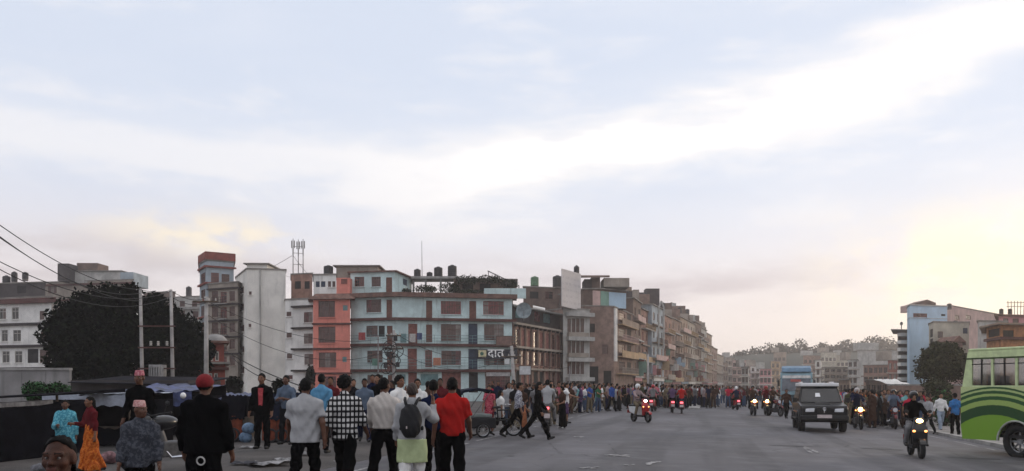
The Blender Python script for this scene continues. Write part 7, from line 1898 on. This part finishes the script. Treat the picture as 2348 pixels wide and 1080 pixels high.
person('woman in dark red top and orange skirt pointing left', 208, 16.2, 140, 1.47, 'bag', 'maroon', 'orange', hair='long', sleeve='long', hem=-.02, fem=True, skirt=.06, bottommat=pattern_mat('skirt_orange', (.38, .075, .012), (.55, .16, .03), 'spot'), skin=SKIN, seed=15, topname='blouse')
person('man in grey patterned jacket and pale topi hat looking right', 322, 10.0, 196, 1.46, 'stand', 'grey', 'black', sleeve='long', hem=.14, loose=.025, hair='crop', yaw=55, hat=('topi', pattern_mat('topi_pale', (.42, .20, .20), (.55, .36, .34), 'spot')), topmat=pattern_mat('jacket_grey', (.035, .038, .048), (.07, .075, .09), 'spot'), skin=SKIND, seed=16, topname='jacket')
person('man in dark clothes and pink topi hat behind the grey jacketed man', 321, 14.4, 180, 1.70, 'stand', 'black', 'black', sleeve='long', hair='crop', hat=('topi', pattern_mat('topi_pink', (.35, .10, .13), (.48, .24, .26), 'spot')), skin=SKIND, seed=17)
person('bare foreheaded person with dark pulled back hair close to the camera', 139, 3.7, 192, 1.345, 'stand', 'maroon', 'black', hair='long', sleeve='long', yaw=-6, fem=True, skin=mat('skin_umber', (0.060, 0.019, 0.009), .6, .4, 22, spec=.3, bump=.35), seed=18, headvox=.0045, recede=True)
person('person in black striding right, front one of the walking couple', 1232, 24.2, -84, 1.74, 'stride', 'black', 'black', hair='long', sleeve='long', hem=.08, fem=True, yaw=-10, skin=SKIN2, seed=19)
person('person in white checked shirt striding right behind the one in black', 1187, 24.8, -82, 1.72, 'stride', 'palegrey', 'black', sleeve='roll', hem=.0, topmat=pattern_mat('check_pale', (.40, .40, .43), (.10, .10, .14), 'spot'), skin=SKIN2, seed=20)
person('child in long white T-shirt and dark shorts stepping by the rickshaw', 1147, 26.0, -60, 1.42, 'walk', 'white', 'charcoal', hem=.24, hair='long', shorts=True, loose=.03, fem=True, skin=SKIN2, seed=21)
person('man in white T-shirt and dark shorts at the left road edge', 1298, 34.0, -100, 1.66, 'point', 'white', 'purple', hem=.08, shorts=True, skin=SKIN2, seed=22, loose=.02)
person('man in teal shirt and white trousers at the left road edge', 1328, 47.5, -110, 1.64, 'walk', 'teal', 'pale', hem=.06, sleeve='long', skin=SKIN2, seed=23)
person('man in bright blue shirt standing beside the green bus tail', 2190, 32.0, 8, 1.66, 'stand', 'lightblue', 'black', hem=.08, topmat=mat('cloth_bright_blue', (.03, .15, .38), .9, .3, 9), skin=SKIND, seed=24)
person('person in white sleeves and pale jeans left of the blue shirted man', 2157, 36.0, 175, 1.66, 'walk', 'white', 'paleblue', sleeve='long', skin=SKIN2, seed=25)
person('woman in pink red patterned tunic behind the rickshaw', 1122, 28.5, 170, 1.55, 'stand', 'crimson', 'maroon', fem=True, hem=.3, hair='bun', topmat=pattern_mat('tunic_pink', (.30, .03, .06), (.48, .12, .14), 'spot'), skin=SKIN2, seed=26)
person('person in long brown robe standing right of the jeep', 2000, 37.0, 20, 1.70, 'stand', 'brown', 'brown', hem=.35, sleeve='long', fem=True, skirt=.35, skin=SKIN2, seed=27)
person('person in red top standing behind the front right scooter', 2085, 33.5, 170, 1.60, 'stand', 'crimson', 'black', hem=.06, skin=SKIN2, seed=28)
person('person in pale shirt walking behind the front right scooter rider', 2128, 33.0, 120, 1.55, 'walk', 'palegrey', 'charcoal', hem=.06, sleeve='long', skin=SKIN2, seed=29)
person('person in dark brown clothes walking between motorcycles and blue bus', 1803, 45.0, 178, 1.62, 'walk', 'brown', 'black', sleeve='long', skin=SKIN, seed=30)
# garments worn open, bags, phone
def strip_child(parent_label, name, mat_, pts, w_): pass
def find(lb): return next(o for o in COL.objects if o.get('label', '').startswith(lb))
sm_ = find('man in black suit'); m = MB(); J0 = skeleton(1.72, 'stand')
cz = J0['chest'][2]; pts = []
for i in range(9):
    q = i / 8; zz = cz + .12 - q * .46; wq = .07 - .02 * q; yy = .128 - .016 * abs(q - .3) + .006
    pts.append(((-wq, yy, zz), (wq * .7, yy, zz)))
for a_, c_ in zip(pts[:-1], pts[1:]):
    m.hexa([(*c_[0][:1], c_[0][1] - .03, c_[0][2]), (c_[1][0], c_[1][1] - .03, c_[1][2]), c_[1], c_[0]], [(a_[0][0], a_[0][1] - .03, a_[0][2]), (a_[1][0], a_[1][1] - .03, a_[1][2]), a_[1], a_[0]])
m.build('shirt_front', mat('cloth_shirt_pink', (.42, .06, .07), .85, .3, 14), sm_, smooth=False)
# lime kurta hem below the vest, and backpack
bt_, JB = ek
kg = Grp(.03, .004, 2); kg.cap(JB['pel'], JB['pel'] - A3((0, 0, .42)), .205, .225, JB['S']); kg.cuts += [(JB['pel'] - A3((0, 0, .36)), A3((0, 0, -1))), (JB['pel'] - A3((0, 0, .03)), A3((0, 0, 1)))]
l2, h2 = kg.box(); obj('kurta', np_mesh('kurta', [nets(kg, l2, h2, .016)], [cloth('lime')]), bt_)
bp_ = thing('backpack', 'rounded black backpack on the phoning man', 'backpack', bt_.location, bt_.rotation_euler.z); ch = JB['chest']; BPM = mat('backpack_black', (.010, .010, .012), .75, .3, 9, bump=.3)
pk = Grp(.03, .003, 1); pk.ell(ch + A3((0, -.24, -.10)), (.155, .11, .25)); pk.ell(ch + A3((0, -.30, -.18)), (.125, .07, .13)); l2, h2 = pk.box(.02); pk.cuts.append((ch + A3((0, -.135, 0)), A3((0, 1, 0)))); obj('bag', np_mesh('bag', [nets(pk, l2, h2, .013)], [BPM]), bp_)
for sd in (-1, 1):
    m = MB(); m.tube([ch + A3((sd * .06, -.22, .12)), ch + A3((sd * .09, -.13, .19)), ch + A3((sd * .10, .0, .215)), ch + A3((sd * .105, .12, .12)), ch + A3((sd * .12, .13, -.05)), ch + A3((sd * .15, -.10, -.22))], .022, 7); m.build('strap', BPM, bp_, smooth=True)
m = MB(); m.box(ch[0] - .05, ch[1] - .385, ch[2] - .20, ch[0] - .035, ch[1] - .365, ch[2] - .165); m.build('zip_tag', PLATE, bp_)
ph_ = MB(); q = JB['wrR'] + JB['fdR'] * .10; ph_.box(q[0] - .005, q[1] - .035, q[2] - .06, q[0] + .005, q[1] + .035, q[2] + .08); po_ = tag(ph_.build('phone', BLK, origin=q), 'dark phone held at the ear of the backpack man', 'phone'); po_.location = Vector(bt_.location) + Matrix.Rotation(bt_.rotation_euler.z, 3, 'Z') @ Vector(q.tolist()); po_.rotation_euler = bt_.rotation_euler
# orange cloth bag between the couple, held
m = MB(); g2 = Grp(.03, .006, 4); g2.cap((0, 0, .38), (0, .05, .0), .05, .09, np.diag([1, 1.4, 1]).astype(np.float32)); g2.cap((0, 0, .38), (.02, .03, .62), .03, .018); l2, h2 = g2.box(.02)
ob_ = tag(obj('cloth_bag', np_mesh('cloth_bag', [nets(g2, l2, h2, .016)], [mat('cloth_bag_orange', (.36, .13, .06), .9, .4, 8)])), 'orange brown cloth bag hanging between the striding couple', 'bag'); ob_.location = (X(1203, 24.4), 24.4, .42)
# white ring print and bracelet on the black jacketed man
bm_ = find('man in black jacket'); m = MB(); m.torus((.045, -.18, .80), (0, 1, .1), .045, .009, 18, 6); m.build('ring_tag', SHOEW, bm_)

# ---------- crowd: one continuous low-detail body per pose, shared by many people
def proto(pose, H=1.68, **kw):
    fem = kw.pop('fem', False); hat = kw.pop('hatted', False); yaw = kw.pop('yaw', 0)
    J = skeleton(H, pose, fem, 1.0, R(yaw)); hair = kw.get('hair', 'short'); g = groups(J, seed=len(PROTO), foldamp=.003, **kw)
    hc = hair_cut(J, g, hair); names = [g['skin'], g['top'], g['bottom'], hc, g['shoes']]
    if hat:
        hg = Grp(.01); s = J['s']; hg.ell(head_pt(J, (0, -.01, .02)), A3((.118, .135, .128)) * s, J['hR']); f = unit(J['hR'].T @ A3((0, .9, -.35))); hg.cuts += [(head_pt(J, (0, .07, -.02)), f), (head_pt(J, (0, 0, -.085)), -(J['hR'].T @ A3((0, 0, 1))))]; names[3] = hg
    bx = [q.box() for q in names]; lo = np.min([b_[0] for b_ in bx], 0); hi = np.max([b_[1] for b_ in bx], 0)
    def fn(P_):
        d = None
        for q in names: d = q(P_) if d is None else np.minimum(d, q(P_))
        return d
    V, Fq = nets(fn, lo, hi, .024)
    ds = np.stack([q(V) for q in names]); ds[0] += .006
    mi = ds.argmin(0)
    me = np_mesh('body', [(V, Fq)], [SKIN, cloth('grey'), cloth('black'), HAIRB, SHOE], mi)
    PROTO.append(me); return me, J
PROTO = []
CP = [proto('stand', hem=.06)[0], proto('stand2', sleeve='long', hem=.05)[0], proto('fold', sleeve='roll', hem=.04)[0], proto('walk', hem=.08)[0], proto('walk2', sleeve='long', hem=.06)[0], proto('hip', sleeve='short', hem=.08)[0],
      proto('stand', H=1.58, fem=True, hair='long', hem=.28, sleeve='long', loose=.02)[0], proto('stand2', H=1.57, fem=True, hair='bun', skirt=.12, sleeve='short')[0], proto('point', hem=.06)[0], proto('phone', sleeve='long', hem=.1)[0], proto('walk', H=1.6, fem=True, hair='long', hem=.25, sleeve='long')[0], proto('stand', hem=.12, sleeve='long', loose=.03, yaw=35)[0]]
RIDE, JRIDE = proto('ride', sleeve='long', hem=.05); RIDEH, _ = proto('ride', sleeve='long', hem=.05, hatted=True)
SK = [SKIN, SKIN2, SKIND]
def crowd_person(label, loc, rz, me, top, bottom, skin, shoe, hat=None, scale=1.0, group='people in the crowd'):
    o = obj('person', me); o.location = loc; o.rotation_euler = (0, 0, rz); o.scale = (scale,) * 3
    tag(o, label, 'person', group)
    for i, m_ in enumerate((skin, cloth(top), cloth(bottom), hat or HAIRB, shoe)):
        o.material_slots[i].link = 'OBJECT'; o.material_slots[i].material = m_
    return o
for kind, loc, rz, rd in BIKES:
    seat = .90 if kind == 'm' else .80; rot = Matrix.Rotation(rz, 3, 'Z'); off = rot @ Vector((0, .30 if kind == 'm' else .34, 0))
    pz = float(JRIDE['pel'][2]) - .13
    crowd_person(rd['label'], (loc[0] + off.x, loc[1] + off.y, loc[2] + seat - pz - .0), rz + math.pi, RIDEH if 'helmet' in rd else RIDE, rd['shirt'], rd['pants'], SKIN2, SHOE, HATS.get(rd.get('helmet')), group='people riding')
WORD = {'palegrey': 'pale grey', 'greyblue': 'grey blue', 'lightblue': 'light blue', 'paleblue': 'pale blue', 'pinkgrey': 'pinkish grey'}
FARV = {}
def lowres(pose, **kw):
    J = skeleton(1.66, pose); g = groups(J, seed=3, foldamp=0, **kw); names = [g['skin'], g['top'], g['bottom'], hair_cut(J, g, 'short'), g['shoes']]
    bx = [q.box() for q in names]; V, Fq = nets(lambda P_: np.min([q(P_) for q in names], 0), np.min([b_[0] for b_ in bx], 0), np.max([b_[1] for b_ in bx], 0), .045)
    return V, Fq, np.stack([q(V) for q in names]).argmin(0)
LOWP = [lowres('stand', hem=.06), lowres('walk', hem=.1), lowres('fold', sleeve='roll', hem=.05), lowres('hip', hem=.1)]
def far_crowd(name, label, n, px0, px1, ya, yb, tops, bottoms, seed):
    """The mass of people too small and too many to tell apart: one object."""
    rnd = random.Random(seed); ms = [SKIN, HAIRB, SHOE] + [cloth(c) for c in tops] + [cloth(c) for c in bottoms]; parts = []; mi = []; done = []
    while len(parts) < n:
        px, Y = rnd.uniform(px0, px1), rnd.uniform(ya, yb); x_ = X(px, Y)
        if any((x_ - q[0]) ** 2 + (Y - q[1]) ** 2 < .4 for q in done): continue
        done.append((x_, Y)); V, Fq, m_ = rnd.choice(LOWP); a = rnd.uniform(0, 6.28) if rnd.random() < .4 else math.pi + rnd.uniform(-.6, .6)
        V2 = (V * rnd.uniform(.9, 1.06)) @ rotz(a).T + A3((x_, Y, gz(x_, Y))); t_ = 3 + rnd.randrange(len(tops)); b_ = 3 + len(tops) + rnd.randrange(len(bottoms))
        parts.append((V2, Fq)); mi.append(np.array([0, t_, b_, 1, 2])[m_])
    o = obj(name, np_mesh(name, parts, ms, np.concatenate(mi))); stuff(o); o['label'] = label; o['category'] = 'crowd'
def zone(n, px0, px1, ya, yb, phrase, tops, bottoms, seed, face=(150, 210), far=None, ybias=1.0, line=None, keep=None):
    rnd = random.Random(seed); combos = [(a, b) for a in tops for b in bottoms]; rnd.shuffle(combos); placed = []
    tries = 0
    while len(placed) < n and tries < n * 60:
        tries += 1
        px = rnd.uniform(px0, px1); Y = ya + (yb - ya) * rnd.random() ** ybias
        if line: Y = line(px) + rnd.uniform(ya, yb)
        x_ = X(px, Y)
        if keep and not keep(px, Y): continue
        if any((x_ - q[0]) ** 2 + (Y - q[1]) ** 2 < .30 for q in placed): continue
        placed.append((x_, Y, px))
    placed.sort(key=lambda q: q[1])
    for i, (x_, Y, px) in enumerate(placed):
        a, b = combos[i % len(combos)]
        if far: lb = far
        elif i < len(combos): lb = 'person in %s top and %s %s %s' % (WORD.get(a, a), WORD.get(b, b), 'trousers', phrase)
        else: lb = 'another person in %s top and %s trousers %s' % (WORD.get(a, a), WORD.get(b, b), phrase)
        k = rnd.randrange(len(CP)); f = R(rnd.uniform(*face)) if rnd.random() < .75 else R(rnd.uniform(0, 360))
        crowd_person(lb, (x_, Y, gz(x_, Y)), f, CP[k], a, b, rnd.choice(SK), rnd.choice((SHOE, SHOE, SHOEW)), scale=rnd.uniform(.94, 1.05), group=('distant crowd' if far else 'people in the crowd'))
T1 = ['black', 'grey', 'white', 'navy', 'maroon', 'palegrey', 'brown', 'charcoal', 'olive', 'red', 'greyblue', 'pinkgrey', 'teal', 'purple', 'green', 'pink', 'blue', 'khaki']
B1 = ['black', 'jeans', 'charcoal', 'brown', 'navy', 'khaki']
zone(16, 1150, 1292, 29, 38, 'beside the leaning pole at left', ['maroon', 'black', 'white', 'grey', 'crimson', 'palegrey', 'brown', 'charcoal', 'navy', 'pink'], B1, 31, (120, 240))
zone(34, 1285, 1462, -1.5, 5.5, 'in the line along left kerb', T1, B1, 32, (200, 290), line=lambda p: 46 + (p - 1285) * .045)
zone(36, 1455, 1640, -1, 9, 'near the scooters at left roadside', T1, B1, 33, (190, 290), line=lambda p: 53.5 + (p - 1455) * .07, keep=lambda p, Y: not (1480 < p < 1580 and Y < 54))
far_crowd('far_crowd', 'dense mass of tiny figures at the far end of the road', 64, 1600, 1800, 84, 170, ['red', 'maroon', 'crimson', 'grey', 'brown', 'black', 'pink', 'navy', 'palegrey'], B1, 34)
zone(18, 1636, 1722, 64, 82, 'around the far red scooter', ['red', 'crimson', 'maroon', 'white', 'pink', 'grey', 'brown'], B1, 35, (150, 210), keep=lambda p, Y: not (1670 < p < 1702 and Y < 64))
zone(92, 1918, 2112, 40, 66, 'in the right hand crowd', ['black', 'maroon', 'brown', 'crimson', 'red', 'navy', 'grey', 'charcoal', 'palegrey', 'orange', 'blue', 'teal', 'purple', 'pink', 'olive', 'white'], B1, 36, (150, 215), ybias=.75, keep=lambda p, Y: Y > 36 + (2112 - p) * .0)
far_crowd('far_crowd', 'dense mass of small figures behind the right hand crowd', 120, 1850, 2120, 67, 110, ['red', 'maroon', 'crimson', 'grey', 'brown', 'black', 'navy', 'palegrey', 'orange'], B1, 37)
zone(16, 2080, 2200, 40, 58, 'near the roadside tree at right', ['maroon', 'brown', 'black', 'grey', 'pink', 'greyblue', 'white'], B1, 38, (150, 260), keep=lambda p, Y: p < 2180)
zone(9, 560, 1080, 21, 25, 'behind the walking men by the carts', ['black', 'greyblue', 'maroon', 'charcoal', 'brown', 'navy'], B1, 39, (150, 210), keep=lambda p, Y: abs(p - 601) > 30 and abs(p - 657) > 20 and abs(p - 957) > 18 and p < 1050)
zone(26, 1950, 2120, 37.2, 42, 'at the front of the right hand crowd', ['black', 'maroon', 'brown', 'crimson', 'navy', 'grey', 'charcoal', 'khaki', 'teal'], B1, 41, (150, 230), keep=lambda p, Y: not (1950 < p < 1980 and Y < 38) and not (2030 < p < 2068 and Y < 40))
PS = [(0.9, .55, 'brown'), (2.9, .6, 'charcoal'), (1.9, 1.8, 'maroon')]
gb = find('green and lime')
for i, (xx, yy, c) in enumerate(PS):
    q = gb.matrix_basis @ Vector((xx + .25, yy, 0)) if False else Vector(gb.location) + Matrix.Rotation(gb.rotation_euler.z, 3, 'Z') @ Vector(((xx + .25) * .93, yy * .93, 0))
    crowd_person('passenger in %s top sitting inside the green bus' % c, (q.x, q.y, gb.location.z + 1.2 - float(JRIDE['pel'][2]) + .12), gb.rotation_euler.z - math.pi / 2, RIDE, c, 'black', SKIND, SHOE, group='bus passengers')
far_crowd('far_crowd', 'dense mass of figures behind the line at left kerb', 110, 1290, 1640, 60, 72, ['black', 'maroon', 'brown', 'charcoal', 'grey', 'navy', 'palegrey', 'olive'], B1, 51)
far_crowd('far_crowd', 'dim mass of people in front of the brick corner house', 45, 1120, 1300, 40, 56, ['black', 'maroon', 'brown', 'charcoal', 'grey', 'navy', 'white', 'crimson'], B1, 52)

# ================================================================== HAZE
hz = MB(); hz.box(-1300, -70, -3.5, 1900, 1420, 56)
hm = D.materials.new('haze'); hm.use_nodes = True
ht = hm.node_tree; ht.nodes.clear()
pv = ht.nodes.new('ShaderNodeVolumePrincipled'); pv.inputs['Color'].default_value = (0.97, 0.93, 0.92, 1)
pv.inputs['Density'].default_value = 0.00065; pv.inputs['Anisotropy'].default_value = 0.6
ho = ht.nodes.new('ShaderNodeOutputMaterial'); ht.links.new(pv.outputs[0], ho.inputs['Volume'])
stuff(hz.build('haze', hm))
